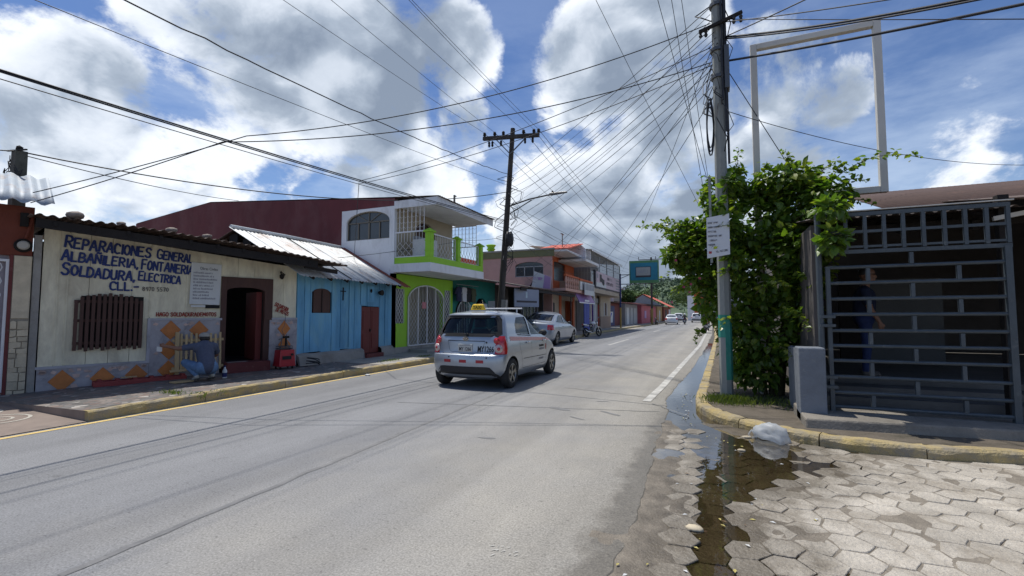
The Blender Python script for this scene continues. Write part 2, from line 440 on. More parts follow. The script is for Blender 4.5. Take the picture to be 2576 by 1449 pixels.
# ================================================================== THE GROUND
def asphalt_mat():
    m = bpy.data.materials.new('asphalt'); m.use_nodes = True
    nt = m.node_tree; N, L = nt.nodes.new, nt.links.new
    b = nt.nodes['Principled BSDF']; b.inputs['Roughness'].default_value = 0.86; b.inputs['Specular IOR Level'].default_value = 0.3
    pos = N('ShaderNodeNewGeometry').outputs['Position']

    def noise(sc, det, ro, st=None, dist=0.0):
        n = N('ShaderNodeTexNoise'); n.inputs['Scale'].default_value = sc; n.inputs['Detail'].default_value = det; n.inputs['Roughness'].default_value = ro; n.inputs['Distortion'].default_value = dist
        if st:
            s = N('ShaderNodeVectorMath'); s.operation = 'MULTIPLY'; L(pos, s.inputs[0]); s.inputs[1].default_value = st; L(s.outputs[0], n.inputs['Vector'])
        else: L(pos, n.inputs['Vector'])
        return n.outputs['Fac']

    def mr(v, a, b_, lo, hi):
        n = N('ShaderNodeMapRange'); L(v, n.inputs[0]); n.inputs[1].default_value, n.inputs[2].default_value, n.inputs[3].default_value, n.inputs[4].default_value = a, b_, lo, hi
        return n.outputs[0]

    def mul(a, c):
        n = N('ShaderNodeMath'); n.operation = 'MULTIPLY'; L(a, n.inputs[0]); L(c, n.inputs[1]); return n.outputs[0]
    big = mr(noise(0.35, 6, 0.6, (1, 0.35, 1)), 0.3, 0.7, 0.90, 1.10)
    mid = mr(noise(2.6, 7, 0.68, (1.0, 0.6, 1), 0.5), 0.3, 0.7, 0.93, 1.07)
    fine = mr(noise(75, 3, 0.7), 0.3, 0.7, 0.66, 1.34)
    grit = mr(noise(26, 4, 0.75), 0.42, 0.30, 1.0, 0.55)
    light = mr(noise(48, 2, 0.6), 0.66, 0.74, 1.0, 1.35)
    streak = mr(noise(1.1, 5, 0.6, (3.2, 0.10, 1)), 0.35, 0.7, 0.94, 1.06)
    v = mul(mul(mul(big, mid), mul(fine, grit)), mul(light, streak))
    # tyre-polished tracks and dark drips along them
    wv = N('ShaderNodeTexWave'); wv.wave_type = 'BANDS'; wv.bands_direction = 'X'; wv.inputs['Scale'].default_value = 0.21; wv.inputs['Distortion'].default_value = 0.6; wv.inputs['Detail'].default_value = 2; wv.inputs['Detail Scale'].default_value = .3; L(pos, wv.inputs['Vector'])
    v = mul(v, mr(wv.outputs['Fac'], 0.2, 0.9, 1.04, 0.93))
    v = mul(v, mr(noise(3.3, 3, 0.5, None, 0.3), 0.70, 0.76, 1.0, 0.80))
    # the outer lane is dustier and browner than the crown of the road
    sx = N('ShaderNodeSeparateXYZ'); L(pos, sx.inputs[0])
    wob = N('ShaderNodeMath'); wob.operation = 'ADD'; L(sx.outputs[0], wob.inputs[0]); L(mr(noise(0.8, 4, 0.6), 0.2, 0.8, -1.2, 1.2), wob.inputs[1])
    dust = mr(wob.outputs[0], -3.9, -0.9, 0.0, 1.0)
    mx = N('ShaderNodeMix'); mx.data_type = 'RGBA'; L(dust, mx.inputs[0]); mx.inputs[6].default_value = (0.215, 0.217, 0.222, 1); mx.inputs[7].default_value = (0.30, 0.284, 0.252, 1)
    sc = N('ShaderNodeVectorMath'); sc.operation = 'SCALE'; L(mx.outputs[2], sc.inputs[0]); L(v, sc.inputs['Scale'])
    L(sc.outputs[0], b.inputs['Base Color'])
    bp = N('ShaderNodeBump'); bp.inputs['Strength'].default_value = 0.35; bp.inputs['Distance'].default_value = 0.006
    L(noise(110, 4, 0.7), bp.inputs['Height']); L(bp.outputs[0], b.inputs['Normal'])
    return m


M_asphalt = asphalt_mat()
M_ground = pmat('dry_earth', (0.20, 0.165, 0.12), 0.95, 0.2, 0.8, 0.3, 20)
M_soil = pmat('packed_soil', (0.125, 0.105, 0.082), 0.95, 0.3, 3.0, 0.6, 40, ((0.055, 0.05, 0.035), 0.5, 2.5))
M_conc = pmat('concrete', (0.33, 0.315, 0.285), 0.9, 0.18, 2.5, 0.3, 50, ((0.13, 0.12, 0.105), 0.35, 1.7), fine=0.15)
M_conc_dark = pmat('concrete_stained', (0.20, 0.19, 0.172), 0.9, 0.25, 2.0, 0.35, 45, ((0.08, 0.075, 0.068), 0.5, 1.5), fine=0.15)
M_yellow_kerb = pmat('kerb_yellow_paint', (0.42, 0.32, 0.13), 0.88, 0.28, 5.0, 0.7, 36, ((0.27, 0.24, 0.19), 0.78, 3.2), fine=0.25)
M_yellow_line = pmat('yellow_line_paint', (0.66, 0.48, 0.17), 0.7, 0.12, 3.0, 0.1, 80, ((0.30, 0.27, 0.22), 0.25, 9.0), fine=0.15)
M_white_line = pmat('white_line_paint', (0.58, 0.57, 0.53), 0.7, 0.15, 3.0, 0.1, 80, ((0.31, 0.30, 0.28), 0.95, 4.0), fine=0.15)
M_tar = pmat('tar_seam', (0.145, 0.145, 0.145), 0.8, 0.25, 3.0, 0.15, 60, ((0.215, 0.213, 0.21), 0.95, 4.0))
M_paver_dry = pmat('paver_concrete', (0.42, 0.385, 0.33), 0.92, 0.26, 3.0, 0.9, 38, ((0.24, 0.205, 0.16), 0.48, 2.2), rnd=0.10, fine=0.28)
M_paver_wet = pmat('paver_concrete_damp', (0.135, 0.125, 0.108), 0.38, 0.3, 5.0, 0.5, 55, ((0.07, 0.062, 0.05), 0.45, 4.0), rnd=0.22, fine=0.2, spec=0.5)
def damp(m, base_dry, base_wet, cx0=0.05, cx1=0.38, w0=0.26, w1=0.62, asph=False):
    """Darker and glossier where the runnel keeps the ground damp; the edge of the stain wanders."""
    nt = m.node_tree; N, L = nt.nodes.new, nt.links.new; b = nt.nodes['Principled BSDF']
    pos = N('ShaderNodeNewGeometry').outputs['Position']; sp = N('ShaderNodeSeparateXYZ'); L(pos, sp.inputs[0])

    def mr(v, a, b_, lo, hi):
        n = N('ShaderNodeMapRange'); L(v, n.inputs[0]); n.inputs[1].default_value, n.inputs[2].default_value, n.inputs[3].default_value, n.inputs[4].default_value = a, b_, lo, hi; return n.outputs[0]

    def mt(op, a, c):
        n = N('ShaderNodeMath'); n.operation = op
        for i, v in enumerate((a, c)):
            if isinstance(v, (int, float)): n.inputs[i].default_value = v
            else: L(v, n.inputs[i])
        return n.outputs[0]
    n = N('ShaderNodeTexNoise'); n.inputs['Scale'].default_value = 4.5; n.inputs['Detail'].default_value = 7; n.inputs['Roughness'].default_value = .62; L(pos, n.inputs['Vector'])
    c = mr(sp.outputs[1], 4.0, 5.2, cx0, cx1); w = mr(sp.outputs[1], 4.0, 5.2, w0, w1)
    t = mt('SUBTRACT', mt('DIVIDE', mt('ABSOLUTE', mt('SUBTRACT', sp.outputs[0], c), 0), w), mt('MULTIPLY', mt('SUBTRACT', n.outputs['Fac'], .5), 2.6))
    k = mr(t, 1.5, .55, 0.0, 1.0)
    if asph: k = mt('MULTIPLY', k, mr(sp.outputs[1], 6.4, 7.6, 1.0, .35))
    col_in = b.inputs['Base Color'].links[0].from_socket
    s = N('ShaderNodeVectorMath'); s.operation = 'MULTIPLY'; L(col_in, s.inputs[0]); s.inputs[1].default_value = base_wet
    mx = N('ShaderNodeMix'); mx.data_type = 'RGBA'; L(k, mx.inputs[0]); L(col_in, mx.inputs[6]); L(s.outputs[0], mx.inputs[7]); L(mx.outputs[2], b.inputs['Base Color'])
    L(mr(k, 0, 1, .88, .42), b.inputs['Roughness'])


damp(M_paver_dry, None, (.50, .48, .45), .0, .38, .50, .95); damp(M_asphalt, None, (.58, .56, .53), -.58, -.58, .15, .15, True)
M_joint = pmat('joint_sand', (0.215, 0.188, 0.152), 0.95, 0.3, 8.0, 0.6, 60, fine=0.25)
damp(M_joint, None, (.55, .53, .5), .0, .38, .50, .95)
M_gutter = pmat('gutter_mud', (0.085, 0.072, 0.052), 0.55, 0.35, 4.0, 0.5, 40, ((0.17, 0.15, 0.12), 0.3, 3.0))


def water_mat():
    m = bpy.data.materials.new('gutter_water'); m.use_nodes = True
    nt = m.node_tree; nt.nodes.clear(); N, L = nt.nodes.new, nt.links.new
    pos = N('ShaderNodeNewGeometry').outputs['Position']
    n = N('ShaderNodeTexNoise'); n.inputs['Scale'].default_value = 9; n.inputs['Detail'].default_value = 3; L(pos, n.inputs['Vector'])
    bp = N('ShaderNodeBump'); bp.inputs['Strength'].default_value = 0.055; bp.inputs['Distance'].default_value = 0.02; L(n.outputs['Fac'], bp.inputs['Height'])
    tr = N('ShaderNodeBsdfTransparent'); tr.inputs[0].default_value = (0.56, 0.515, 0.42, 1)
    gl = N('ShaderNodeBsdfGlossy'); gl.inputs['Roughness'].default_value = 0.02; L(bp.outputs[0], gl.inputs['Normal'])
    fr = N('ShaderNodeFresnel'); fr.inputs[0].default_value = 1.36; L(bp.outputs[0], fr.inputs['Normal'])
    mr = N('ShaderNodeMapRange'); L(fr.outputs[0], mr.inputs[0]); mr.inputs[1].default_value = 0.0; mr.inputs[2].default_value = 0.5; mr.inputs[3].default_value = 0.05; mr.inputs[4].default_value = 0.95
    mx = N('ShaderNodeMixShader'); L(mr.outputs[0], mx.inputs[0]); L(tr.outputs[0], mx.inputs[1]); L(gl.outputs[0], mx.inputs[2])
    o = N('ShaderNodeOutputMaterial'); L(mx.outputs[0], o.inputs[0])
    return m


M_water = water_mat()

g = MB().ngon([(-2500, -600, -0.10), (2500, -600, -0.10), (2500, 4000, -0.10), (-2500, 4000, -0.10)]).build('ground', M_ground)
tag(g, kind='structure')

# --- asphalt roadway with a ragged outer edge
EDGE = [(-14, -0.58), (1.0, -0.56), (2.57, -0.545), (2.89, -0.535), (3.75, -0.54), (5.27, -0.58), (6.4, -0.63), (7.3, -0.64), (8.2, -0.73), (9.0, -0.70), (11, -0.60), (13.8, -0.485), (22, -0.25), (37, 0.0), (60, 0.05), (150, 0.05)]


def lerp_tab(tab, y):
    if y <= tab[0][0]: return tab[0][1]
    for (a, va), (b, vb) in zip(tab, tab[1:]):
        if y <= b: return va + (vb - va) * (y - a) / (b - a)
    return tab[-1][1]


ys = [-14, -8, -4, -1, 0.5] + [1.2 + 0.06 * i for i in range(190)] + [13 + 0.8 * i for i in range(30)] + [40, 60, 90, 140]
mb = MB(); vs = []
for y in ys:
    e = lerp_tab(EDGE, y) + (0.05 * mnoise.noise(Vector((y * 2.1, 3.3, 0))) + 0.03 * mnoise.noise(Vector((y * 7.0, 1.1, 0))) if 1 < y < 40 else 0)
    vs += [(-7.78, y, 0.0), (-4, y, 0.0), (-1.4, y, 0.0), (e, y, -0.004), (e + 0.035, y, -0.03), (e + 0.05, y, -0.085)]
fs = [(i * 6 + j, i * 6 + j + 1, i * 6 + 7 + j, i * 6 + 6 + j) for i in range(len(ys) - 1) for j in range(5)]
road = mb.add(vs, fs).build('road', M_asphalt); tag(road, kind='structure')


def strip(name, pts, w, z, mat, parent, n=1):
    mb = MB()
    for (a, b) in zip(pts, pts[1:]):
        a, b = Vector((*a, z)), Vector((*b, z)); s = (b - a).normalized().cross(Vector((0, 0, 1))) * (w / 2)
        mb.ngon([a - s, a + s, b + s, b - s])
    return mb.build(name, mat, parent)


strip('edge_line', [(-7.43, -14), (-7.40, 4), (-7.43, 11), (-7.38, 27), (-7.4, 60), (-7.2, 140)], 0.085, 0.004, M_yellow_line, road)
strip('edge_line', [(-1.0, 7.83), (-0.92, 9.5), (-0.53, 22.7), (-0.35, 45), (-0.3, 140)], 0.13, 0.004, M_white_line, road)
for y0 in (21.6, 39.8, 58.0, 76.0, 94.0, 112.0):
    strip('centre_dash', [(-4.42, y0), (-4.40, y0 + 5.4)], 0.12, 0.004, M_white_line, road)
# long tar seam and short dark skid and patch marks
pts = []
for k in range(60):
    t = k / 59; p0, p1 = on_z(150, 1449), on_z(1262, 985)
    p = p0.lerp(p1, t); pts.append((p.x + 0.03 * mnoise.noise(Vector((k * 0.35, 0, 5))), p.y))
strip('tar_seam', pts, 0.055, 0.003, M_tar, road)


def blot(name, cx, cy, rx, ry, ang, mat, z=0.0035, seed=1, n=22):
    pts = []
    for k in range(n):
        t = 2 * math.pi * k / n; r = 1 + 0.35 * mnoise.noise(Vector((math.cos(t) * 1.7, math.sin(t) * 1.7, seed * 3.7)))
        x, y = rx * r * math.cos(t), ry * r * math.sin(t)
        pts.append((cx + x * math.cos(ang) - y * math.sin(ang), cy + x * math.sin(ang) + y * math.cos(ang), z))
    return MB().ngon(pts).build(name, mat, road)


for (px, py, rx, ry, a, sd) in ((1405, 1028, 0.20, 0.07, -0.4, 1), (1535, 1040, 0.2, 0.035, -0.6, 2), (1450, 1052, 0.14, 0.02, -0.5, 3), (1225, 1102, 0.10, 0.03, 0.1, 4), (1515, 1010, 0.10, 0.03, 0.2, 9)):
    p = on_z(px, py); blot('road_stain', p.x, p.y, rx, ry, a, M_tar, seed=sd)
# thin wandering cracks across the near lane
for i, (a, b) in enumerate((((1000, 1012), (1660, 1036)), ((1420, 975), (1650, 1002)), ((1640, 1015), (1735, 1048)))):
    pts = []
    for k in range(26):
        t = k / 25; p = on_z(a[0] + (b[0] - a[0]) * t, a[1] + (b[1] - a[1]) * t)
        pts.append((p.x + 0.05 * mnoise.noise(Vector((k * 0.5, i * 3.0, 2))), p.y + 0.05 * mnoise.noise(Vector((k * 0.5, i * 3.0, 8)))))
    strip('crack', pts, 0.018, 0.0032, M_tar, road)
# faint scribble of white road paint
for k in range(11):
    p = on_z(1240 + (k % 5) * 14 + random.uniform(-4, 4), 1376 + (k // 4) * 11 + random.uniform(-3, 3))
    blot('paint_fleck', p.x, p.y, random.uniform(0.008, 0.022), 0.004, random.uniform(0.5, 1.3), M_white_line, 0.0036, k + 11, 10)

# --- side street: concrete pavers with a wet runnel
WATER_Z = -0.0125
RUN = [(1.2, -0.03, 0.17), (2.6, -0.03, 0.18), (3.3, 0.02, 0.17), (3.9, 0.0, 0.17), (4.35, 0.12, 0.26), (4.8, 0.30, 0.50), (5.3, 0.36, 0.66), (5.8, 0.22, 0.56), (6.2, -0.06, 0.30), (6.6, -0.34, 0.17), (7.2, -0.40, 0.17), (8.2, -0.46, 0.2), (10, -0.42, 0.18), (14, -0.32, 0.14), (20, -0.2, 0.1), (26, -0.12, 0.02)]


def depress(x, y):  # 0 away from the runnel, 1 in its middle
    c = lerp_tab([(r[0], r[1]) for r in RUN], y); w = lerp_tab([(r[0], r[2]) for r in RUN], y)
    w *= .82 + 0.45 * mnoise.noise(Vector((x * 3, y * 3, 0.5)))
    t = abs(x - c) / max(w, 0.01)
    return max(0.0, min(1.0, 1.55 - t))


bed = MB(); nx, ny = 110, 170
for j in range(ny + 1):
    for i in range(nx + 1):
        x = -0.75 + 6.5 * (i / nx) ** 1.3; y = -3 + 9.6 * j / ny
        bed.v.append((x, y, -0.0085 - 0.015 * depress(x, y) + 0.0115 * mnoise.noise(Vector((x * 2.1, y * 2.1, 0))) + 0.004 * mnoise.noise(Vector((x * 9, y * 9, 3)))))
bed.f = [(j * (nx + 1) + i, j * (nx + 1) + i + 1, (j + 1) * (nx + 1) + i + 1, (j + 1) * (nx + 1) + i) for j in range(ny) for i in range(nx)]
bed.m = [0] * len(bed.f)
side = bed.build('side_street', M_joint, smooth=True); tag(side, kind='structure')
# hexagonal blocks whose corners are shared and slightly uneven
PX, PY = 0.195, 0.225
jit = lambda x, y: (x + 0.034 * mnoise.noise(Vector((x * 7.3, y * 7.3, 1.0))), y + 0.034 * mnoise.noise(Vector((x * 7.3, y * 7.3, 6.0))))
spots = []
for i in range(-2, 26):
    for j in range(0, 25):
        x = -0.42 + i * PX; y = 0.6 + j * PY + (PY / 2 if i % 2 else 0)
        e = lerp_tab(EDGE, y)
        kerb_y = 6.55 if x < 0.2 else 6.5 - (x - 0.2) * 0.62 if x < 1.3 else 5.78 + (x - 1.3) * 0.2
        if x < e + 0.16 or y > kerb_y - 0.12 or x > 5: continue
        v = Vector((x, y, 0)) - Vector((0, 0, CAM_H)); z = v.dot(FWD)
        px, py = CX + FOC * v.dot(RGT) / max(z, .01), CY - FOC * v.dot(UPV) / max(z, .01)
        seen = z > 0.3 and -60 < px < 2640 and py < 1500
        spots.append((not seen, v.length, x, y))
spots.sort()
rest = MB(); rnd = random.Random(5)
for k, (hid, _, x, y) in enumerate(spots):
    dp = depress(x, y); z = -0.003 - 0.015 * dp + rnd.uniform(-.0035, .0025)
    wet = dp > 0.05 or mnoise.noise(Vector((x * 1.4, y * 1.4, 9))) + 0.9 * math.exp(-((x - 0.22) / 0.42) ** 2) > 0.78
    hexa = [(x - PX * 2 / 3, y), (x - PX / 3, y - PY / 2), (x + PX / 3, y - PY / 2), (x + PX * 2 / 3, y), (x + PX / 3, y + PY / 2), (x - PX / 3, y + PY / 2)]
    hexa = [jit(*p) for p in hexa]; ring_ = []
    for p, q in zip(hexa, hexa[1:] + hexa[:1]):
        m_ = jit((p[0] + q[0]) / 2 + rnd.uniform(-.004, .004), (p[1] + q[1]) / 2 + rnd.uniform(-.004, .004)); ring_ += [p, ((p[0] + m_[0]) / 2, (p[1] + m_[1]) / 2)]
    n = len(ring_); g0 = rnd.uniform(.955, .985)
    out = [((p[0] - x) * g0 * rnd.uniform(.965, 1.0) + rnd.uniform(-.003, .003), (p[1] - y) * g0 * rnd.uniform(.965, 1.0) + rnd.uniform(-.003, .003)) for p in ring_]
    vs = [(p[0], p[1], -.05) for p in out] + [(p[0], p[1], -.003 - rnd.random() * .002) for p in out] + [(p[0] * .97, p[1] * .97, -.0003) for p in out]
    fs = [(i, (i + 1) % n, (i + 1) % n + n, i + n) for i in range(n)] + [(i + n, (i + 1) % n + n, (i + 1) % n + 2 * n, i + 2 * n) for i in range(n)] + [tuple(range(2 * n, 3 * n))]
    if k < 290 and not hid:
        o = MB().add(vs, fs).build('paver', M_paver_dry, side, fix=False, loc=(x, y, z), rot=(rnd.uniform(-.02, .02), rnd.uniform(-.02, .02), 0))
    else:
        rest.add([(p[0] + x, p[1] + y, p[2] + z) for p in vs], fs)
if rest.v:
    tag(rest.build('paver_field', M_paver_dry, side), kind='stuff')
# concrete gutter along the kerb, and the water in it
gut = MB(); cols = []
gy = [5.6 + 0.25 * i for i in range(80)] + [26, 40, 70, 140]
for y in gy:
    e = lerp_tab(EDGE, y); k = lerp_tab([(5.6, 0.75), (6.5, 0.25), (7.2, -0.05), (8.1, -0.15), (13, -0.08), (30, 0.2), (140, 0.25)], y)
    for t in (0, .25, .5, .75, 1):
        x = e - 0.05 + (k - e + 0.05) * t
        gut.v.append((x, y, -0.034 + 0.030 * abs(t - .45) + 0.007 * mnoise.noise(Vector((x * 4, y * 2, 3))) if y < 25 else -0.01))
gut.f = [(j * 5 + i, j * 5 + i + 1, j * 5 + 6 + i, j * 5 + 5 + i) for j in range(len(gy) - 1) for i in range(4)]; gut.m = [0] * len(gut.f)
tag(gut.build('gutter', M_gutter), kind='structure')
w = MB().ngon([(-0.72, 0.9, WATER_Z), (1.35, 0.9, WATER_Z), (1.35, 5.9, WATER_Z), (0.6, 6.6, WATER_Z), (0.1, 7.4, WATER_Z), (0.1, 27, WATER_Z), (-0.72, 27, WATER_Z)]).build('gutter_water', M_water)
tag(w, kind='structure')

# --- kerb of the corner: blocks along a bent line
KERB = [(0.26, 140), (0.22, 60), (0.14, 30), (-0.12, 15), (-0.22, 10.5), (-0.27, 8.3), (-0.25, 7.6), (-0.17, 7.2), (-0.02, 6.86), (0.22, 6.52), (0.55, 6.24), (0.9, 6.02), (1.3, 5.87), (1.9, 5.82), (2.7, 5.98), (3.6, 6.2), (6.0, 6.8), (12, 8.4)]
kerb = empty('kerb'); tag(kerb, kind='structure')


def kerb_run(path, h, wdt, parent, mat, step=0.9, side_sign=1, z0=-0.09, seed=3):
    rnd = random.Random(seed); pts = [Vector((*p, 0)) for p in path]; dense = []
    for a, b in zip(pts, pts[1:]):
        n = max(1, int((b - a).length / (0.07 if a.y < 12 else .25))); n = min(n, 90)
        dense += [a.lerp(b, k / n) for k in range(n)]
    dense.append(pts[-1]); cur = [dense[0]]; acc = 0
    runs = []
    for p in dense[1:]:
        acc += (p - cur[-1]).length; cur.append(p)
        lim = step if (p.y < 26) else 12
        if acc > lim: runs.append(cur); cur = [p]; acc = 0
    if len(cur) > 1: runs.append(cur)
    for run in runs:
        mb = MB(); prof = [(0, z0), (0.0, h * .55), (0.012, h - .02), (0.035, h), (wdt - .02, h), (wdt, h - .015), (wdt, z0)]
        dz = rnd.uniform(-.008, .006); k = len(prof)
        for i, p in enumerate(run):
            d = (run[min(i + 1, len(run) - 1)] - run[max(i - 1, 0)]).normalized(); nrm = Vector((d.y, -d.x, 0)) * -side_sign
            q = p + d * (0.006 if i == 0 else -0.006 if i == len(run) - 1 else 0)
            for (o_, z_) in prof:
                j = 0.016 * mnoise.noise(Vector((q.x * 5, q.y * 5, z_ * 20))) + 0.008 * mnoise.noise(Vector((q.x * 19, q.y * 19, z_ * 40))) if z_ > 0.03 else 0
                mb.v.append((q.x + nrm.x * (o_ + j), q.y + nrm.y * (o_ + j), z_ + (dz + j if z_ > 0 else 0)))
        mb.f = [(i * k + j, i * k + j + 1, (i + 1) * k + j + 1, (i + 1) * k + j) for i in range(len(run) - 1) for j in range(k - 1)]
        mb.f += [tuple(range(k)), tuple((len(run) - 1) * k + j for j in range(k - 1, -1, -1))]; mb.m = [0] * len(mb.f)
        mb.build('kerb_block', mat, parent)


kerb_run(KERB, 0.105, 0.17, kerb, M_yellow_kerb, 0.85, 1)
# corner pavement of packed soil inside the kerb
ins = [(0.42, 140), (0.38, 60), (0.30, 30), (0.05, 15), (-0.06, 10.5), (-0.11, 8.3), (-0.09, 7.66), (-0.02, 7.3), (0.12, 6.98), (0.34, 6.67), (0.64, 6.40), (0.97, 6.19), (1.34, 6.03), (1.9, 5.98), (2.66, 6.13), (3.56, 6.35), (6.0, 6.95)]
mb = MB()
for (a, b) in zip(ins, ins[1:]):
    mb.ngon([(a[0], a[1], 0.10), (b[0], b[1], 0.10), (max(b[0], 1.0) + 7, b[1] + (2 if b[1] < 9 else 0), 0.10), (max(a[0], 1.0) + 7, a[1] + (2 if a[1] < 9 else 0), 0.10)])
tag(mb.build('corner_pavement', M_soil), kind='structure')
# --- pavement before the houses
kerb_l = empty('kerb'); tag(kerb_l, kind='structure')
kerb_run([(-7.52, 3.45), (-7.55, 8), (-7.56, 14), (-7.54, 24), (-7.55, 29.0)], 0.145, 0.16, kerb_l, M_yellow_kerb, 1.5, 1, seed=8)
kerb_run([(-7.56, 29.3), (-7.9, 34), (-7.85, 48), (-7.6, 60), (-7.4, 100), (-7.3, 140)], 0.145, 0.16, kerb_l, M_yellow_kerb, 3.0, 1, seed=9)


def mosaic_mat():
    m = pmat('broken_tile_mosaic', (0.15, 0.135, 0.125), 0.6, 0.3, 3.0, 0.2, 40)
    nt = m.node_tree; N, L = nt.nodes.new, nt.links.new; b = nt.nodes['Principled BSDF']
    pos = N('ShaderNodeNewGeometry').outputs['Position']
    v = N('ShaderNodeTexVoronoi'); v.inputs['Scale'].default_value = 9; L(pos, v.inputs['Vector'])
    e = N('ShaderNodeTexVoronoi'); e.feature = 'DISTANCE_TO_EDGE'; e.inputs['Scale'].default_value = 9; L(pos, e.inputs['Vector'])
    r = N('ShaderNodeValToRGB'); r.color_ramp.interpolation = 'CONSTANT'; L(v.outputs['Color'], r.inputs[0])
    el = r.color_ramp.elements; el[0].color = (0.13, 0.115, 0.105, 1); el[1].position = 0.28; el[1].color = (0.19, 0.135, 0.115, 1)
    for p, c in ((0.42, (0.16, 0.15, 0.145)), (0.58, (0.24, 0.20, 0.175)), (0.68, (0.11, 0.105, 0.10)), (0.80, (0.42, 0.39, 0.35)), (0.88, (0.21, 0.2, 0.185))):
        x = el.new(p); x.color = (*c, 1)
    gr = N('ShaderNodeMapRange'); L(e.outputs['Distance'], gr.inputs[0]); gr.inputs[1].default_value, gr.inputs[2].default_value = 0.03, 0.10
    mx = N('ShaderNodeMix'); mx.data_type = 'RGBA'; L(gr.outputs[0], mx.inputs[0]); mx.inputs[6].default_value = (0.115, 0.11, 0.105, 1); L(r.outputs[0], mx.inputs[7])
    L(mx.outputs[2], b.inputs['Base Color'])
    return m


M_mosaic = mosaic_mat()
M_tilefloor = pmat('pavement_tile_brown', (0.235, 0.185, 0.155), 0.6, 0.22, 2.5, 0.15, 40, ((0.12, 0.10, 0.09), 0.3, 2.0))
M_ring = pmat('pavement_ring_cream', (0.46, 0.43, 0.37), 0.6, 0.15, 3.0, 0.1, 40, ((0.22, 0.18, 0.15), 0.3, 7.0))
pv = MB().add([q for (yy, zz) in ((3.45, .02), (4.2, .045), (5.0, .085), (6.0, .135), (9.6, .147)) for q in ((-7.66, yy, .139), (-13.2 + 3.6 * (yy - 3.45) / 6.15, yy, zz))], [(2 * i, 2 * i + 2, 2 * i + 3, 2 * i + 1) for i in range(4)]).build('pavement', M_mosaic)
tag(pv, kind='structure')
MB().add([(-7.66, 9.6, 0.139), (-7.66, 15.5, 0.139), (-10.2, 15.5, 0.147), (-9.6, 9.6, 0.147)], [(0, 1, 2, 3)]).build('concrete_bay', M_conc, pv)
MB().add([(-7.66, 15.5, 0.139), (-7.66, 29, 0.139), (-8.05, 34, 0.146), (-8.0, 50, 0.147), (-7.7, 62, 0.147), (-7.4, 140, 0.147), (-14, 140, 0.147), (-14, 15.5, 0.147)], [tuple(range(8))]).build('concrete_bay', M_conc, pv)
# sloping tiled forecourt of the neighbouring house
fc = MB().add([(-7.50, -6, 0.008), (-7.52, 3.44, 0.010), (-9.9, 3.46, 0.055), (-14, 3.46, 0.03), (-14, -6, 0.03), (-9.9, -6, 0.05)], [(0, 1, 2, 5), (5, 2, 3, 4)]).add([(-7.6, 3.452, -.05), (-7.6, 3.452, 0.138), (-13.2, 3.452, 0.018), (-13.2, 3.452, -.05)], [(0, 1, 2, 3)]).build('tiled_forecourt', M_tilefloor)
tag(fc, kind='structure')


def fc_z(x): return 0.010 + (0.045) * max(0.0, min(1.0, (-7.52 - x) / 2.38))


def ring(c, r, w, parent, mat):
    mb = MB(); n = 40
    for k in range(n):
        t = 2 * math.pi * k / n
        for rr in (r, r + w):
            x, y = c[0] + rr * math.cos(t), c[1] + rr * math.sin(t); mb.v.append((x, y, fc_z(x) + 0.004))
    mb.f = [(2 * k, 2 * k + 1, (2 * k + 3) % (2 * n), (2 * k + 2) % (2 * n)) for k in range(n)]; mb.m = [0] * n
    return mb.build('tile_ring', mat, parent)


for (cx, cy) in ((-9.35, 2.95), (-8.62, 2.98), (-9.35, 2.22), (-8.62, 2.25), (-7.98, 2.3), (-9.35, 1.5), (-8.62, 1.52)):
    ring((cx, cy), 0.13, 0.035, fc, M_ring); ring((cx, cy), 0.29, 0.04, fc, M_ring)

# ================================================================== HOUSES ACROSS THE STREET
M_cream = pmat('cream_board_paint', (0.74, 0.685, 0.51), 0.8, 0.14, 2.2, 0.2, 35, ((0.50, 0.445, 0.33), 0.62, 2.6), rnd=0.05, stretch=(1, 1, 0.35))
M_cream2 = pmat('cream_ledge_paint', (0.40, 0.39, 0.42), 0.8, 0.15, 2.0, 0.15, 35, ((0.22, 0.21, 0.20), 0.3, 3))
M_dado = pmat('grey_mauve_dado', (0.37, 0.35, 0.365), 0.8, 0.22, 3.0, 0.3, 30, ((0.15, 0.14, 0.15), 0.4, 2.6))
M_terra = pmat('terracotta_tile', (0.47, 0.165, 0.045), 0.55, 0.16, 9.0, 0.1, 40, rnd=0.16)
M_pinktile = pmat('pink_tile_chip', (0.50, 0.36, 0.31), 0.6, 0.15, 9.0, 0.1, 40, rnd=0.25)
M_brown = pmat('dark_brown_paint', (0.072, 0.034, 0.026), 0.7, 0.25, 4.0, 0.2, 40, stretch=(1, 1, 0.3), rnd=0.1)
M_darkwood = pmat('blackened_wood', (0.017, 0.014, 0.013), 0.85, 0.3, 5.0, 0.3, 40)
M_maroon = pmat('maroon_concrete', (0.135, 0.030, 0.028), 0.7, 0.2, 3.0, 0.2, 40, ((0.30, 0.20, 0.17), 0.12, 5))
M_maroon_door = pmat('maroon_door_paint', (0.15, 0.024, 0.020), 0.6, 0.2, 3.0, 0.15, 40, stretch=(1, 1, 0.3))
M_black = plain('dark_interior', (0.012, 0.011, 0.012), 0.9)
M_blueletter = pmat('blue_lettering', (0.022, 0.040, 0.155), 0.75, 0.3, 8.0, 0, 40, ((0.30, 0.29, 0.28), 0.12, 16))
M_redletter = pmat('red_lettering', (0.27, 0.045, 0.03), 0.75, 0.3, 10.0, 0, 40, ((0.45, 0.40, 0.32), 0.25, 20))
M_blackletter = plain('black_lettering', (0.045, 0.042, 0.05), 0.7)
M_grayletter = plain('grey_print', (0.30, 0.30, 0.32), 0.7)
M_paper = pmat('weathered_paper', (0.60, 0.61, 0.60), 0.75, 0.08, 3.0, 0.05, 30)
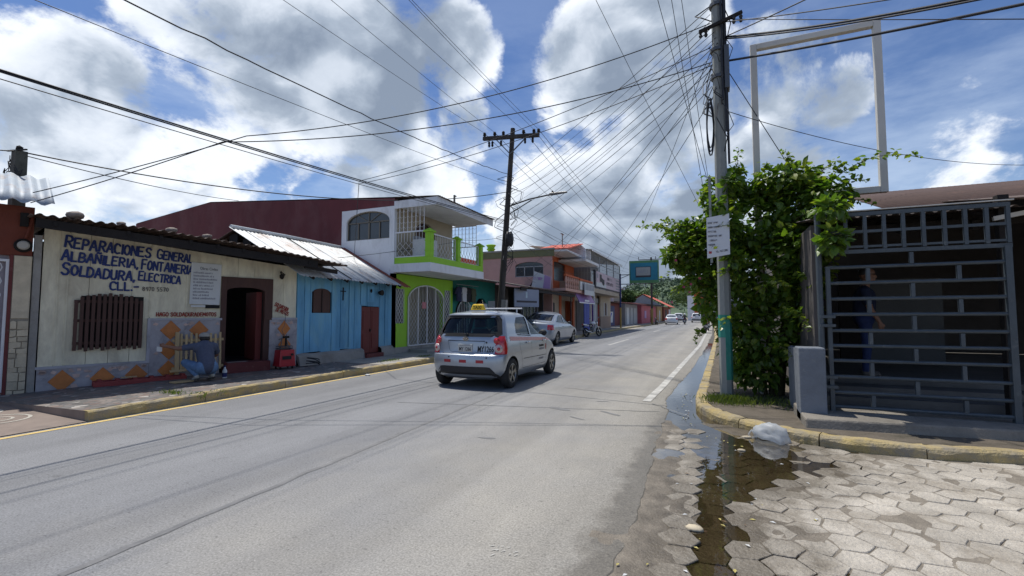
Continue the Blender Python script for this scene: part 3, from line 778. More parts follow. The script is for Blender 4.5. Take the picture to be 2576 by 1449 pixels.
M_zinc = rust_metal('zinc_sheet', (0.52, 0.54, 0.55), (0.31, 0.19, 0.125), 0.36, 2.2, 0.55, 0.15)
M_zinc_dull = rust_metal('dull_zinc_sheet', (0.36, 0.41, 0.46), (0.30, 0.22, 0.17), 0.40, 3.0, 0.6, 0.1)
M_zinc_rust = rust_metal('rusted_sheet', (0.095, 0.065, 0.053), (0.20, 0.16, 0.14), 0.30, 3.0, 0.7, 0.1)
M_zinc_red = rust_metal('rust_red_sheet', (0.26, 0.075, 0.045), (0.40, 0.33, 0.30), 0.22, 3.0, 0.7, 0.1)
M_blue = pmat('blue_board_paint', (0.14, 0.37, 0.57), 0.75, 0.30, 2.6, 0.3, 35, ((0.22, 0.43, 0.50), 0.50, 2.6), rnd=0.10, stretch=(1, 1, 0.28))
M_plaster = pmat('raw_plaster', (0.30, 0.285, 0.26), 0.9, 0.2, 2.5, 0.3, 30, ((0.19, 0.17, 0.15), 0.35, 2.0))
M_orange_wall = pmat('orange_wall', (0.165, 0.042, 0.024), 0.8, 0.2, 2.5, 0.15, 40, ((0.16, 0.05, 0.035), 0.3, 2.5))
M_stone = pmat('pale_flagstone', (0.50, 0.43, 0.31), 0.75, 0.2, 6.0, 0.25, 30, rnd=0.16)
M_mortar = pmat('mortar', (0.27, 0.24, 0.19), 0.9, 0.2, 6.0, 0.3, 40)
M_whitemetal = pmat('white_metal_paint', (0.70, 0.70, 0.71), 0.45, 0.06, 4.0, 0, 40)
M_white = pmat('white_wall_paint', (0.77, 0.775, 0.785), 0.85, 0.07, 1.6, 0.12, 40, ((0.48, 0.46, 0.44), 0.36, 1.5), stretch=(1, 1, .4))
M_maroonwall = pmat('maroon_wall_paint', (0.135, 0.030, 0.034), 0.75, 0.25, 1.3, 0.15, 30, ((0.185, 0.075, 0.075), 0.5, 0.8), stretch=(1, 1, .5))
M_green = pmat('lime_green_paint', (0.30, 0.58, 0.038), 0.7, 0.08, 2.0, 0.1, 40)
M_creamwall = pmat('cream_wall_paint', (0.46, 0.40, 0.31), 0.85, 0.1, 2.0, 0.1, 40)
M_glassdark = plain('window_glass_dark', (0.035, 0.045, 0.055), 0.12, 0, 0.6)
M_bronze = plain('bronze_frame', (0.16, 0.135, 0.10), 0.5)
M_teal = pmat('teal_wall_paint', (0.012, 0.20, 0.175), 0.7, 0.1, 2.0, 0.1, 40)
M_greymetal = plain('grey_plastic', (0.25, 0.26, 0.28), 0.5)
M_cable = plain('black_cable', (0.018, 0.019, 0.024), 0.6)
M_stone_grey = pmat('field_stone', (0.30, 0.25, 0.21), 0.9, 0.25, 9, 0.4, 30)


def corr(name, x0, x1, prof, mat, parent, amp=0.018, period=0.16, thick=0.004, z_of_x=None, jag=0.0, seed=0):
    """Corrugated sheet: waves across x, running down the (y, z) profile."""
    n = max(8, int((x1 - x0) / period * 6)); mb = MB(); k = len(prof); rnd = random.Random(seed)
    for i in range(n + 1):
        x = x0 + (x1 - x0) * i / n; w = amp * math.sin(2 * math.pi * x / period); dz = z_of_x(x) if z_of_x else 0
        jg = rnd.uniform(-jag, jag)
        for j, (y, z) in enumerate(prof): mb.v.append((x, y + (jg if j == 0 else 0), z + w + dz))
    mb.f = [(i * k + j, (i + 1) * k + j, (i + 1) * k + j + 1, i * k + j + 1) for i in range(n) for j in range(k - 1)]; mb.m = [0] * len(mb.f)
    o = mb.build(name, mat, parent, smooth=True)
    s = o.modifiers.new('thickness', 'SOLIDIFY'); s.thickness = thick
    return o


def arch_pts(a0, a1, spring, apex, n=16):
    """Points of an arch head from (a0, spring) to (a1, spring)."""
    c, hw, h = (a0 + a1) / 2, (a1 - a0) / 2, apex - spring
    return [(c - hw * math.cos(math.pi * k / n), spring + h * math.sin(math.pi * k / n)) for k in range(n + 1)]


def arch_wall(mb, u0, u1, z0, z1, op, P, thick, n=16):
    """Wall from u0 to u1 with one opening op = (a0, a1, sill, spring, apex); P(u, d, z) gives the point, d inward. z1 may be a function of u."""
    top = z1 if callable(z1) else (lambda u: z1)
    a0, a1, sill, spring, apex = op
    ar = arch_pts(a0, a1, spring, apex, n)

    def slab(q):  # outline in (u, z)
        m_ = len(q)
        mb.add([P(u, 0, z) for u, z in q] + [P(u, thick, z) for u, z in q], [tuple(range(m_)), tuple(range(2 * m_ - 1, m_ - 1, -1))] + [(i, i + m_, (i + 1) % m_ + m_, (i + 1) % m_) for i in range(m_)])
    if a0 > u0 + 1e-4: slab([(u0, z0), (a0, z0), (a0, top(a0)), (u0, top(u0))])
    if u1 > a1 + 1e-4: slab([(a1, z0), (u1, z0), (u1, top(u1)), (a1, top(a1))])
    if sill > z0 + 1e-4: slab([(a0, z0), (a1, z0), (a1, sill), (a0, sill)])
    for (p, q) in zip(ar, ar[1:]): slab([p, q, (q[0], top(q[0])), (p[0], top(p[0]))])


def diamond_bars(mb, u0, u1, z0, z1, P, pitch=0.09, r=0.007, straight=None, dz=0.11, top_of=None):
    """Wrought bars bent to and fro so that neighbours form lozenges."""
    n = max(2, round((u1 - u0) / pitch))
    for i in range(n + 1):
        u = u0 + (u1 - u0) * i / n; zt = top_of(u) if top_of else z1
        zs = min(zt, straight if straight is not None else z1)
        pts, z, k = [], z0, 0
        a = 0 if i in (0, n) else pitch * 0.44 * (1 if i % 2 else -1)
        while z < zs - 1e-3:
            pts.append(P(u + a * (1 if k % 2 else -1), z)); z += dz; k += 1
        pts.append(P(u, zs))
        if zt > zs + 0.02: pts.append(P(u, zt))
        if len(pts) > 1: mb.tube(pts, r, 4)


# ------------------------------------------------------------------ repair workshop (cream boards)
SA = Vector((-10.69, 4.145, 0)); SB = Vector((-9.373, 8.377, 0))
shop = empty('repair_workshop', SA, math.atan2(SB.y - SA.y, SB.x - SA.x), 'cream board workshop with blue hand painted lettering and diamond tiled dado', 'house')
wall_top = lambda x: 2.93 - 0.083 * x
mb = MB()
mb.box(0.0, 0.52, 0.05, 0.20, 0, 2.5).box(0.52, 1.43, 0.05, 0.20, 0, 0.80).box(0.52, 1.43, 0.05, 0.2, 1.75, 2.5).box(1.43, 2.88, 0.05, 0.20, 0, 2.5).box(3.67, 4.40, 0.05, 0.20, 0, 2.5).box(2.88, 3.67, 0.05, 0.2, 2.02, 2.5)
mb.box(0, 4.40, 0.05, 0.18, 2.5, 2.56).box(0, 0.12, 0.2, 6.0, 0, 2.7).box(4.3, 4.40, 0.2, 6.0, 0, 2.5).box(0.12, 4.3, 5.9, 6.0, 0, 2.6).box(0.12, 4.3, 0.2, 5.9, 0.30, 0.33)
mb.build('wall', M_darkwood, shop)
mb = MB().box(0.0, 4.4, -0.02, 0.02, 0, 0.1)
cuts = [0.0, 0.20, 0.33, 0.62, 0.93, 1.24, 1.53, 1.82, 2.14, 2.46, 2.77]
for a, b in zip(cuts, cuts[1:]):
    z0 = 0.50 if b < 1.56 else 1.33
    spans = [(z0, None)]
    if b > 0.53 and a < 1.42: spans = [(z0, 0.80), (1.75, None)]
    for (p, q) in spans:
        t0, t1 = (wall_top(a), wall_top(b)) if q is None else (q, q)
        m1 = MB().hexa([(a + .003, 0.0, p), (b - .003, 0.0, p), (b - .003, .05, p), (a + .003, .05, p), (a + .003, 0.0, t0), (b - .003, 0.0, t1), (b - .003, .05, t1), (a + .003, .05, t0)])
        m1.build('board', M_cream, shop, loc=(0, random.uniform(-.006, .004), 0))
for a, b in ((2.77, 3.10), (3.10, 3.45), (3.45, 3.85)):
    MB().hexa([(a + .003, 0.0, 2.24), (b - .003, 0.0, 2.24), (b - .003, .05, 2.24), (a + .003, .05, 2.24), (a + .003, 0, wall_top(a)), (b - .003, 0, wall_top(b)), (b - .003, .05, wall_top(b)), (a + .003, .05, wall_top(a))]).build('board', M_cream, shop)
for a, b in ((3.85, 4.12), (4.12, 4.42)):
    MB().hexa([(a + .003, 0.0, 1.33), (b - .003, 0.0, 1.33), (b - .003, .05, 1.33), (a + .003, .05, 1.33), (a + .003, 0, wall_top(a)), (b - .003, 0, wall_top(b)), (b - .003, .05, wall_top(b)), (a + .003, .05, wall_top(a))]).build('board', M_cream, shop)
for (a, b) in ((0.333, 0.52), (1.43, 1.527)): MB().box(a, b, 0.0, .05, .801, 1.749).build('board', M_cream, shop)
for k in range(12):  # battens over the seams and patched ends
    x = cuts[k % len(cuts)] if k < 11 else 4.12
    if x in (0.62, 0.93, 1.24) or x == 0: continue
    z0 = 0.52 if x < 1.5 else 1.36
    MB().box(x - .012, x + .012, -0.012, -0.001, z0, wall_top(x) - .03).build('batten', M_cream, shop)
# ledges and dado
MB().box(-0.02, 1.55, -0.05, 0.0, 0.455, 0.50).build('ledge', M_cream2, shop)
MB().box(1.50, 2.80, -0.05, 0.0, 1.285, 1.33).build('ledge', M_cream2, shop)
MB().box(1.50, 1.55, -0.045, 0.0, 0.50, 1.285).build('ledge', M_cream2, shop)
MB().box(3.84, 4.44, -0.05, 0.0, 1.285, 1.33).build('ledge', M_cream2, shop)
for (a, b, c) in ((0.0, 1.548, .454), (1.552, 2.78, 1.284), (3.80, 4.44, 1.284)): MB().box(a, b, -0.035, 0.05, -0.02, c).build('dado', M_dado, shop)


def diamond(x, z, w, h, y=-0.046):
    mb = MB(); a = [(-w, 0), (0, -h), (w, 0), (0, h)]
    mb.add([(p, 0, q) for p, q in a] + [(p * .97, -0.012, q * .97) for p, q in a], [(4, 5, 6, 7), (0, 1, 5, 4), (1, 2, 6, 5), (2, 3, 7, 6), (3, 0, 4, 7)])
    mb.build('diamond_tile', M_terra, shop, loc=(x, -0.0365, z))


for (x, z) in ((0.32, 0.235), (0.865, 0.235), (1.36, 0.245), (1.88, 1.09), (1.87, 0.69), (1.865, 0.29), (2.375, 1.08), (4.13, 1.07), (4.15, 0.69)):
    diamond(x, z, 0.178 if x < 4 else 0.150, 0.197)
rnd = random.Random(21)
for k in range(150):
    x = rnd.uniform(0.05, 4.4); top = 0.45 if x < 1.55 else 1.26
    edge = rnd.random() < 0.55
    z = (top - rnd.uniform(0.03, 0.07)) if edge else rnd.uniform(0.06, top - .05)
    if 2.75 < x < 3.85: continue
    if any(abs(x - dx) / 0.2 + abs(z - dz) / 0.23 < 1.15 for dx, dz in ((0.32, 0.235), (0.865, 0.235), (1.36, 0.245), (1.88, 1.09), (1.87, 0.69), (1.865, 0.29), (2.375, 1.08), (4.13, 1.07), (4.15, 0.69))): continue
    n = rnd.choice((3, 4, 4)); r = rnd.uniform(0.035, 0.072); t0 = rnd.uniform(0, 6)
    pts = [(r * math.cos(t0 + 2 * math.pi * i / n) * rnd.uniform(.75, 1.2), 0, r * .7 * math.sin(t0 + 2 * math.pi * i / n)) for i in range(n)]
    MB().prism(pts, (0, -0.008, 0)).build('tile_chip', M_pinktile, shop, loc=(x, -0.0365, z))
# lettering
pb = lambda s, x0, x1, z, h, st, sd, big=1.12, tl=-0.066, mat=M_blueletter: brush('painted_lettering', s, mat, shop, (x0, z), x1 - x0, h, st, tl, sd, big)
pb('REPARACIONES', 0.27, 1.50, 2.612, .185, .036, 1); pb('GENERAL', 1.61, 2.21, 2.527, .165, .033, 2)
pb('ALBAÑILERIA,', 0.235, 1.31, 2.378, .165, .034, 3); pb('FONTANERIA', 1.37, 2.235, 2.300, .175, .034, 4)
pb('SOLDADURA,', 0.24, 1.27, 2.120, .175, .036, 5, 1.2); pb('ELECTRICA', 1.33, 2.02, 2.078, .155, .031, 6)
pb('CLL.-', 0.91, 1.33, 1.875, .15, .034, 7, 1.0, -.02)
pb('8970 5570', 1.40, 1.82, 1.872, .075, .011, 8, 1.0, 0.0, M_blackletter)
pb('HAGO SOLDADURADEMOTOS', 1.64, 2.69, 1.372, .075, .017, 9, 1.0, .0, M_redletter)
pb('SOLDADURA', 3.90, 4.24, 1.62, .085, .016, 10, 1.0, -.42, M_redletter); pb('DE MOTOS', 3.93, 4.24, 1.49, .085, .016, 11, 1.0, -.38, M_redletter)
# window grid of brown slats
win = empty('window'); win.parent = shop
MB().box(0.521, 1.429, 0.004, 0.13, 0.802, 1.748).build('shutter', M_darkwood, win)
for k in range(13):
    x = 0.455 + 0.935 * k / 12; hgt = 0.045 if k in (0, 12) else 0
    MB().box(x - .026, x + .026, -0.06, -0.035, 0.755 + 0.02 * math.sin(k * 2.1), 1.71 + 0.085 * math.sin(math.pi * k / 12) - hgt + 0.012 * math.sin(k * 3.3)).build('slat', M_brown, win, bevel=0.004)
for z in (0.86, 1.27, 1.62):
    MB().box(0.43, 1.42, -0.034, -0.004, z, z + .05).build('rail', M_brown, win)
# doorway
fr = MB(); ar = arch_pts(2.88, 3.67, 1.93, 2.02, 12)
fr.box(2.77, 2.878, -0.045, 0.06, 0.36, 2.24).box(3.672, 3.85, -0.045, 0.06, 1.28, 2.24).box(3.672, 3.80, -0.02, 0.06, 0.36, 1.28)
for (p, q) in zip(ar, ar[1:]):
    fr.hexa([(p[0], -0.045, p[1]), (q[0], -0.045, q[1]), (q[0], .06, q[1]), (p[0], .06, p[1]), (p[0], -0.045, 2.24), (q[0], -0.045, 2.24), (q[0], .06, 2.24), (p[0], .06, 2.24)])
fr.build('door_frame', M_brown, shop)
MB().box(3.55, 3.67, 0.12, 0.75, 0.36, 1.93).build('door_leaf', M_maroon_door, shop)
MB().box(2.84, 3.74, -0.30, 0.15, 0.02, 0.36).build('door_step', M_maroon, shop, bevel=0.015)
MB().box(2.9, 3.3, -0.16, -0.05, 0.361, 0.366).build('worn_patch', M_plaster, shop)
# roof: low pitched rusty sheets over dark rafters
ez = lambda x: -0.012 * x - 0.0118 * x * x
PR = [(-0.78, 3.03), (0.6, 3.13), (2.6, 3.3), (6.2, 3.45)]
for k, (a, b) in enumerate(((-0.22, 0.75), (0.70, 1.68), (1.62, 2.62), (2.56, 3.55), (3.5, 4.45), (4.40, 5.34))):
    corr('roof_sheet', a, b, [(y, z + 0.006 * (k % 2)) for y, z in PR] if k < 5 else [(y, z) for y, z in PR[:2]], M_zinc_rust, shop, 0.02, 0.15, z_of_x=ez, jag=0.025, seed=k)
MB().hexa([(-0.15, -0.70, 2.83), (4.6, -0.70, 2.52), (4.6, -0.66, 2.52), (-0.15, -0.66, 2.83), (-0.15, -0.70, 2.98), (4.6, -0.70, 2.69), (4.6, -0.66, 2.69), (-0.15, -0.66, 2.98)]).build('eave_beam', M_darkwood, shop)
for k in range(10):
    x = 0.05 + k * 0.48; z = 2.97 + ez(x)
    MB().hexa([(x, -0.72, z - .10), (x + .05, -0.72, z - .10), (x + .05, 3, z + .10), (x, 3, z + .10), (x, -0.72, z - .025), (x + .05, -0.72, z - .025), (x + .05, 3, z + .19), (x, 3, z + .19)]).build('rafter', M_darkwood, shop)
MB().hexa([(4.3, -0.66, 2.50), (5.15, -0.62, 2.42), (5.15, -0.58, 2.42), (4.3, -0.62, 2.50), (4.3, -0.66, 2.58), (5.15, -0.62, 2.52), (5.15, -0.58, 2.52), (4.3, -0.62, 2.58)]).build('eave_beam', M_darkwood, shop)
# small lamp bracket with old wire above the corner
mb = MB().lathe([(0.02, 0), (0.05, .03), (0.055, .09), (0.03, .12)], (4.02, -0.10, 2.25), 'z', 10)
mb.tube([(4.02, -0.02, 2.40), (4.0, -.1, 2.44), (3.97, -.16, 2.38), (4.04, -.14, 2.30), (4.1, -.08, 2.36), (4.02, -.05, 2.42)], 0.012, 5)
mb.build('lamp_holder', M_darkwood, shop)
# narrow grey post between the two houses
MB().box(-0.115, -0.015, -0.03, 0.10, 0.02, 2.78).build('corner_post', M_plaster, shop, bevel=0.008)

# poster on the boards
nt_ = empty('paper_notice', shop.matrix_basis @ Vector((2.475, -0.028, 2.06)), shop.rotation_euler.z, 'white printed paper notice pinned to the cream boards beside the dark doorway', 'notice')
MB().box(-0.285, 0.275, -0.005, 0.005, -0.44, 0.44).build('sheet', M_paper, nt_, rot=(0, 0.02, 0))
text('print', 'Obras Civiles', M_blackletter, nt_, (-0.12, -0.0075, 0.30), 0.085, (math.pi / 2, 0.02, 0), 0, 0.33)
for k in range(9):
    rr = random.Random(k + 60); mb = MB(); x = -0.235; end = x + rr.uniform(.28, .47)
    while x < end:
        w = rr.uniform(.012, .03); mb.box(x, x + w * .8, -0.0085, -0.0055, 0.215 - k * .068, 0.215 - k * .068 + rr.uniform(.025, .04)); x += w + (.015 if rr.random() < .15 else .002)
    mb.build('print', M_grayletter, nt_)
MB().box(-0.26, 0.0, -0.008, -0.003, -0.50, -0.455).build('sticker', M_paper, nt_); MB().box(0.0, 0.27, -0.009, -0.004, -0.52, -0.45).build('paint_patch', M_black, nt_)
# stones that hold the roof sheets down
for k, (x, y, r, s) in enumerate(((0.33, -0.5, 0.12, 'large round stone'), (1.75, -0.35, 0.10, 'flat stone'), (1.0, -0.2, 0.07, 'small stone'), (2.35, -0.42, 0.085, 'pale stone'))):
    z = 3.05 + ez(x) + 0.1 * (y + .78) + r * .42
    o = MB().ico((0, 0, 0), r, 2, (1.25, 1, .6), 0.12, k).build('roof_stone', M_stone_grey, None, True, loc=shop.matrix_basis @ Vector((x, y, z)))
    tag(o, s + (' weighing down the rusty eave above the word REPARACIONES', ' on the rusty eave above the word GENERAL', ' between two bigger stones on the rusty workshop eave', ' on the rusty eave nearest the notice and doorway')[k], 'stone', 'stones on the workshop roof')

# ------------------------------------------------------------------ neighbouring orange house (only its corner is seen)
oh = empty('orange_house', SA, shop.rotation_euler.z, 'orange walled house corner with flagstone pillar and zinc roof', 'house')
MB().box(-4.0, -0.13, -0.02, 0.2, 2.40, 3.25).box(-4, -1.55, -0.02, 0.2, 0, 2.4).box(-4, -0.13, 0.2, 6, 0, 0.1).box(-0.33, -0.13, 0.2, 6, 0, 3.2).build('wall', M_orange_wall, oh)
MB().box(-0.345, -0.125, -0.045, 0.2, -0.02, 2.40).build('pillar', M_mortar, oh)
MB().box(-0.338, -0.132, -0.060, -0.046, 1.34, 2.395).build('pillar_slab', M_stone, oh, bevel=0.006)
rnd = random.Random(4); z = 0.05
while z < 1.30:
    h = rnd.uniform(0.07, 0.14); c = rnd.uniform(-0.27, -0.20)
    for a, b in ((-0.340, c - .006), (c + .006, -0.130)):
        j = lambda: rnd.uniform(-.012, .012)
        MB().prism([(a, 0, z + j()), (b, 0, z + j()), (b + j() * .3, 0, z + h + j()), ((a + b) / 2, 0, z + h + j()), (a, 0, z + h + j())], (0, -rnd.uniform(.012, .02), 0)).build('flagstone', M_stone, oh, loc=(0, -0.045, 0), bevel=0.003)
    z += h + 0.014
MB().box(-0.39, -0.347, -0.05, 0.1, 0.08, 2.4).build('door_jamb', M_maroon, oh)
gd = MB().box(-0.43, -0.392, -0.03, 0.01, 0.12, 2.33).box(-1.4, -0.43, -0.03, 0.01, 2.29, 2.33).box(-1.4, -0.43, -0.03, 0.01, 0.12, 0.16)
for k in range(9):
    z = 0.35 + k * 0.23; gd.tube([(-0.56 + .09 * math.cos(t), -0.02, z + .10 * math.sin(t)) for t in [i * .7 for i in range(10)]], 0.008, 4)
gd.box(-0.66, -0.645, -0.03, 0.0, .16, 2.29).build('metal_door', M_whitemetal, oh)
MB().box(-1.45, -0.40, 0.04, 0.06, 0.1, 2.4).build('door_panel', pmat('mauve_door_panel', (0.30, 0.27, 0.30), 0.6), oh)
for k, (a, b) in enumerate(((-1.75, -0.72), (-0.78, 0.08))):
    corr('roof_sheet', a, b, [(-0.42, 3.27), (0.15, 3.56), (0.95, 3.98)], M_zinc_dull, oh, 0.030, 0.235, z_of_x=lambda x: 0.0, seed=k)
mt = MB().lathe([(0.115, 0.0), (0.115, -0.03), (0.09, -0.05)], (-0.245, -0.022, 2.575), 'y', 20).build('meter_box', M_darkwood, oh)
MB().lathe([(0.078, -0.051), (0.075, -0.10), (0.055, -0.115)], (-0.245, -0.022, 2.575), 'y', 20).build('meter_glass', pmat('meter_face', (0.42, 0.40, 0.35), 0.4), oh)
MB().tube([(-0.15, -0.05, 3.1), (-0.19, -0.05, 2.85), (-0.22, -0.05, 2.70)], 0.022, 6).build('conduit', M_orange_wall, oh)
MB().box(-0.30, -0.20, -0.09, -0.02, 2.90, 3.13).build('junction_box', M_darkwood, oh)

# ------------------------------------------------------------------ blue plank house
BA = Vector((-9.373, 8.395, 0)); BB = Vector((-9.477, 12.20, 0))
bh = empty('blue_plank_house', BA, math.atan2(BB.y - BA.y, BB.x - BA.x), 'blue painted plank house with maroon door and bright zinc roof', 'house')
LB = (BB - BA).length
mb = MB(); mb.box(0, 2.36, 0.05, 0.16, 0, 2.45).box(3.18, LB, 0.05, 0.16, 0, 2.45).box(2.36, 3.18, 0.05, 0.16, 1.64, 2.45).box(0, .1, .16, 4.2, 0, 2.4).box(LB - .1, LB, .16, 4.2, 0, 2.4).box(.1, LB - .1, 4.1, 4.2, 0, 2.4)
mb.build('wall', M_darkwood, bh)
cb = [0.0, 0.22, 0.42, 0.80, 1.16, 1.50, 1.84, 2.06, 2.36, 2.62, 2.90, 3.18, 3.46, 3.64, LB]
rnd = random.Random(9)
for a, b in zip(cb, cb[1:]):
    z0 = 0.44 + rnd.uniform(-.03, .02)
    if 2.3 < a < 3.15: z0 = 1.66
    spans = [(z0, 2.50)]
    if a >= 0.41 and b <= 1.17: spans = [(z0, 1.45), (2.0, 2.50)]
    for p, q in spans:
        MB().box(a + .004, b - .004, 0, .05, p, q).build('board', M_blue, bh, loc=(0, rnd.uniform(-.012, .006), 0), rot=(0, rnd.uniform(-.004, .004), 0))
for x in (0.42, 1.5, 1.84, 3.46):
    MB().box(x - .018, x + .018, -0.028, -0.014, 0.5, 2.45).build('batten', M_blue, bh)
# rough cement sill
si = MB(); n = 24
for i in range(n + 1):
    x = LB * i / n; z = 0.43 + 0.03 * mnoise.noise(Vector((x * 2.5, 1, 4))); o_ = -0.16 + .02 * mnoise.noise(Vector((x * 3, 5, 4)))
    si.v += [(x, o_, 0.05), (x, o_ + .06, z - .06), (x, -0.02, z), (x, 0.05, z)]
for i in range(n):
    if 2.36 < LB * (i + .5) / n < 3.18: continue
    si.f += [(i * 4 + j, i * 4 + j + 1, i * 4 + j + 5, i * 4 + j + 4) for j in range(3)]
si.f += [(0, 1, 2, 3), (n * 4 + 3, n * 4 + 2, n * 4 + 1, n * 4)]; si.m = [0] * len(si.f)
si.build('cement_sill', M_plaster, bh)
MB().box(2.38, 3.16, -0.22, 0.1, 0.03, 0.26).build('door_step', M_maroon, bh, bevel=0.015)
for a, b in ((2.37, 2.765), (2.775, 3.17)):
    dl = MB().box(a, b, 0.0, 0.04, 0.27, 1.635).build('door_leaf', M_maroon_door, bh)
    MB().box(a + .06, b - .06, -0.012, -0.001, 0.40, 0.85).box(a + .06, b - .06, -0.012, -0.001, 0.95, 1.52).build('door_panel', M_maroon_door, dl, bevel=0.004)
MB().box(2.735, 2.76, -0.03, -0.001, .9, .98).build('latch', M_darkwood, bh)
wn = MB(); ar = arch_pts(0.50, 1.08, 1.98, 2.09, 10)
wn.prism([(0.50, -0.02, 1.46), (1.08, -0.02, 1.46)] + [(x, -0.02, z) for x, z in reversed(ar)], (0, 0.05, 0))
sh = wn.build('window_shutter', M_brown, bh)
MB().box(0.77, 0.79, -0.035, -0.021, 1.47, 2.05).build('shutter_bar', M_darkwood, sh)
cr = MB().box(1.535, 1.56, -0.05, -0.03, 1.80, 2.16).box(1.45, 1.645, -0.051, -0.031, 2.04, 2.065).build('wall_cross', M_darkwood, bh)
MB().box(2.58, 2.90, -0.03, -0.014, 1.78, 2.28).box(2.30, 2.5, -0.025, -0.013, 1.7, 2.35).build('patch_board', M_blue, bh)
MB().lathe([(0.05, 0), (0.075, -.06), (0.09, -.12)], (3.14, -0.02, 2.08), 'y', 12).build('wall_lamp', M_darkwood, bh)
MB().ico((2.73, -0.05, 2.12), 0.05, 1, (1, .4, 1.3)).build('meter', M_darkwood, bh)
# gabled zinc roof
EAVE, RIDGE = (-0.48, 2.33), (2.03, 3.66)
for k, (a, b) in enumerate(((-0.35, 0.55), (0.50, 1.38), (1.33, 2.22), (2.17, 3.05), (3.0, 3.72))):
    corr('roof_sheet', a, b, [(EAVE[0], EAVE[1] + .008 * (k % 2)), (RIDGE[0], RIDGE[1] + .008 * (k % 2))], M_zinc, bh, 0.014, 0.12, jag=0.015, seed=k)
corr('roof_sheet', 3.68, 4.05, [(EAVE[0] - .12, EAVE[1] - .05), (RIDGE[0], RIDGE[1] + .03)], M_zinc_red, bh, 0.014, 0.12, jag=0.02)
corr('roof_sheet', -0.2, 3.9, [(RIDGE[0] - .02, RIDGE[1] - .02), (4.6, 2.6)], M_zinc_rust, bh, 0.014, 0.12)
MB().tube([(-0.30, RIDGE[0], RIDGE[1] + .03), (1.5, RIDGE[0], RIDGE[1] + .045), (3.7, RIDGE[0], RIDGE[1] + .03)], 0.05, 8).build('ridge_cap', M_zinc, bh)
MB().bar((1.38, -0.47, 2.365), (1.36, 1.9, 3.64), 0.03, 0.02).build('roof_batten', M_darkwood, bh)
gb = MB()
for k in range(6):
    y = 0.5 + k * 0.5; gb.box(-0.12, -0.09, y, y + .3, 2.45, 2.5 + (3.55 - 2.5) * (1 - abs(y + .1 - 2.03) / 2.4))
gb.build('gable_planks', M_darkwood, bh)
for k in range(7):
    x = 0.1 + k * .6; MB().bar((x, -0.42, 2.30), (x, 2.0, 3.60), 0.05, 0.07).build('rafter', M_darkwood, bh)

# ------------------------------------------------------------------ green house with balcony
GX, GY = -9.45, 12.25
gh = empty('green_balcony_house', (GX, GY, 0), math.pi / 2, 'lime green and white two storey house with railed balcony and maroon side wall', 'house')
# local x runs along the street, local y into the house; the flank facing the camera is the plane x = 0
mb = MB(); arch_wall(mb, 0, 3.74, 0.0, 2.75, (0.76, 3.02, 0.34, 1.93, 2.45), lambda u, d, z: (u, d, z), 0.15)
mb.build('wall', M_green, gh)
MB().box(0.01, 3.74, -0.03, 0.0, 0.0, 0.34).build('plinth', M_conc, gh)
MB().box(0.4, 3.5, 0.9, 0.95, 0, 2.7).box(0.4, 0.45, 0.2, .9, 0, 2.7).box(3.45, 3.5, .2, .9, 0, 2.7).build('hall', M_creamwall, gh)
side = MB(); arch_wall(side, 0.0, 2.23, 0.0, 4.97, (0.20, 2.02, 3.92, 4.52, 4.88), lambda u, d, z: (d, u, z), 0.14, 18)
side.build('flank_wall', M_white, gh)
mt_ = lambda u: 5.22 + 0.74 * u / 9.2 if u < 9.2 else 5.96 - 0.48 * (u - 9.2) / 5.0
mw = MB()
for a, b in ((0.0, 2.232), (2.232, 4.5), (4.5, 7.0), (7.0, 9.2), (9.2, 14.2)):
    z0 = 4.972 if b < 2.3 else 0
    mw.add([(0, a, z0), (0, b, z0), (0, b, mt_(b)), (0, a, mt_(a)), (.14, a, z0), (.14, b, z0), (.14, b, mt_(b)), (.14, a, mt_(a))], [(0, 1, 2, 3), (7, 6, 5, 4), (3, 2, 6, 7), (0, 3, 7, 4), (1, 5, 6, 2)])
mw.build('maroon_wall', M_maroonwall, gh, loc=(-0.003, 0, 0))
wn = empty('arched_window'); wn.parent = gh
MB().box(0.10, 0.115, 0.18, 2.04, 3.90, 4.90).build('pane', M_glassdark, wn)
f = MB(); F_ = lambda u, z: (0.085, u, z)
for u in (0.215, 0.66, 1.11, 1.56, 2.005): f.bar(F_(u, 3.92), F_(u, 4.52), 0.035 if u != 1.11 else .06, 0.035, (1, 0, 0))
f.bar(F_(0.2, 4.52), F_(2.02, 4.52), .035, .035, (1, 0, 0)).bar(F_(.2, 3.935), F_(2.02, 3.935), .035, .035, (1, 0, 0)).bar(F_(1.11, 4.52), F_(1.11, 4.87), .03, .03, (1, 0, 0)).bar(F_(1.11, 4.52), F_(0.6, 4.81), .02, .02, (1, 0, 0)).bar(F_(1.11, 4.52), F_(1.62, 4.81), .02, .02, (1, 0, 0))
ap = arch_pts(0.215, 2.005, 4.52, 4.865, 16)
for p, q in zip(ap, ap[1:]): f.bar(F_(*p), F_(*q), .035, .035, (1, 0, 0))
f.build('window_frame', M_bronze, wn)
# upper front wall, seen through the balcony
up = MB(); arch_wall(up, 0.14, 3.74, 3.06, 5.0, (1.2, 2.5, 3.08, 4.25, 4.72), lambda u, d, z: (u, d + 0.03, z), 0.14)
up.build('upper_wall', M_creamwall, gh)
MB().box(1.15, 2.55, 0.13, 0.15, 3.07, 4.75).build('balcony_door', M_brown, gh)
MB().box(0, 3.74, 0.15, 14.1, 0, 0.1).box(3.6, 3.74, .15, 14.1, 0, 5.0).box(.14, 3.6, 14.0, 14.1, 0, 5.2).build('rear_walls', M_creamwall, gh)
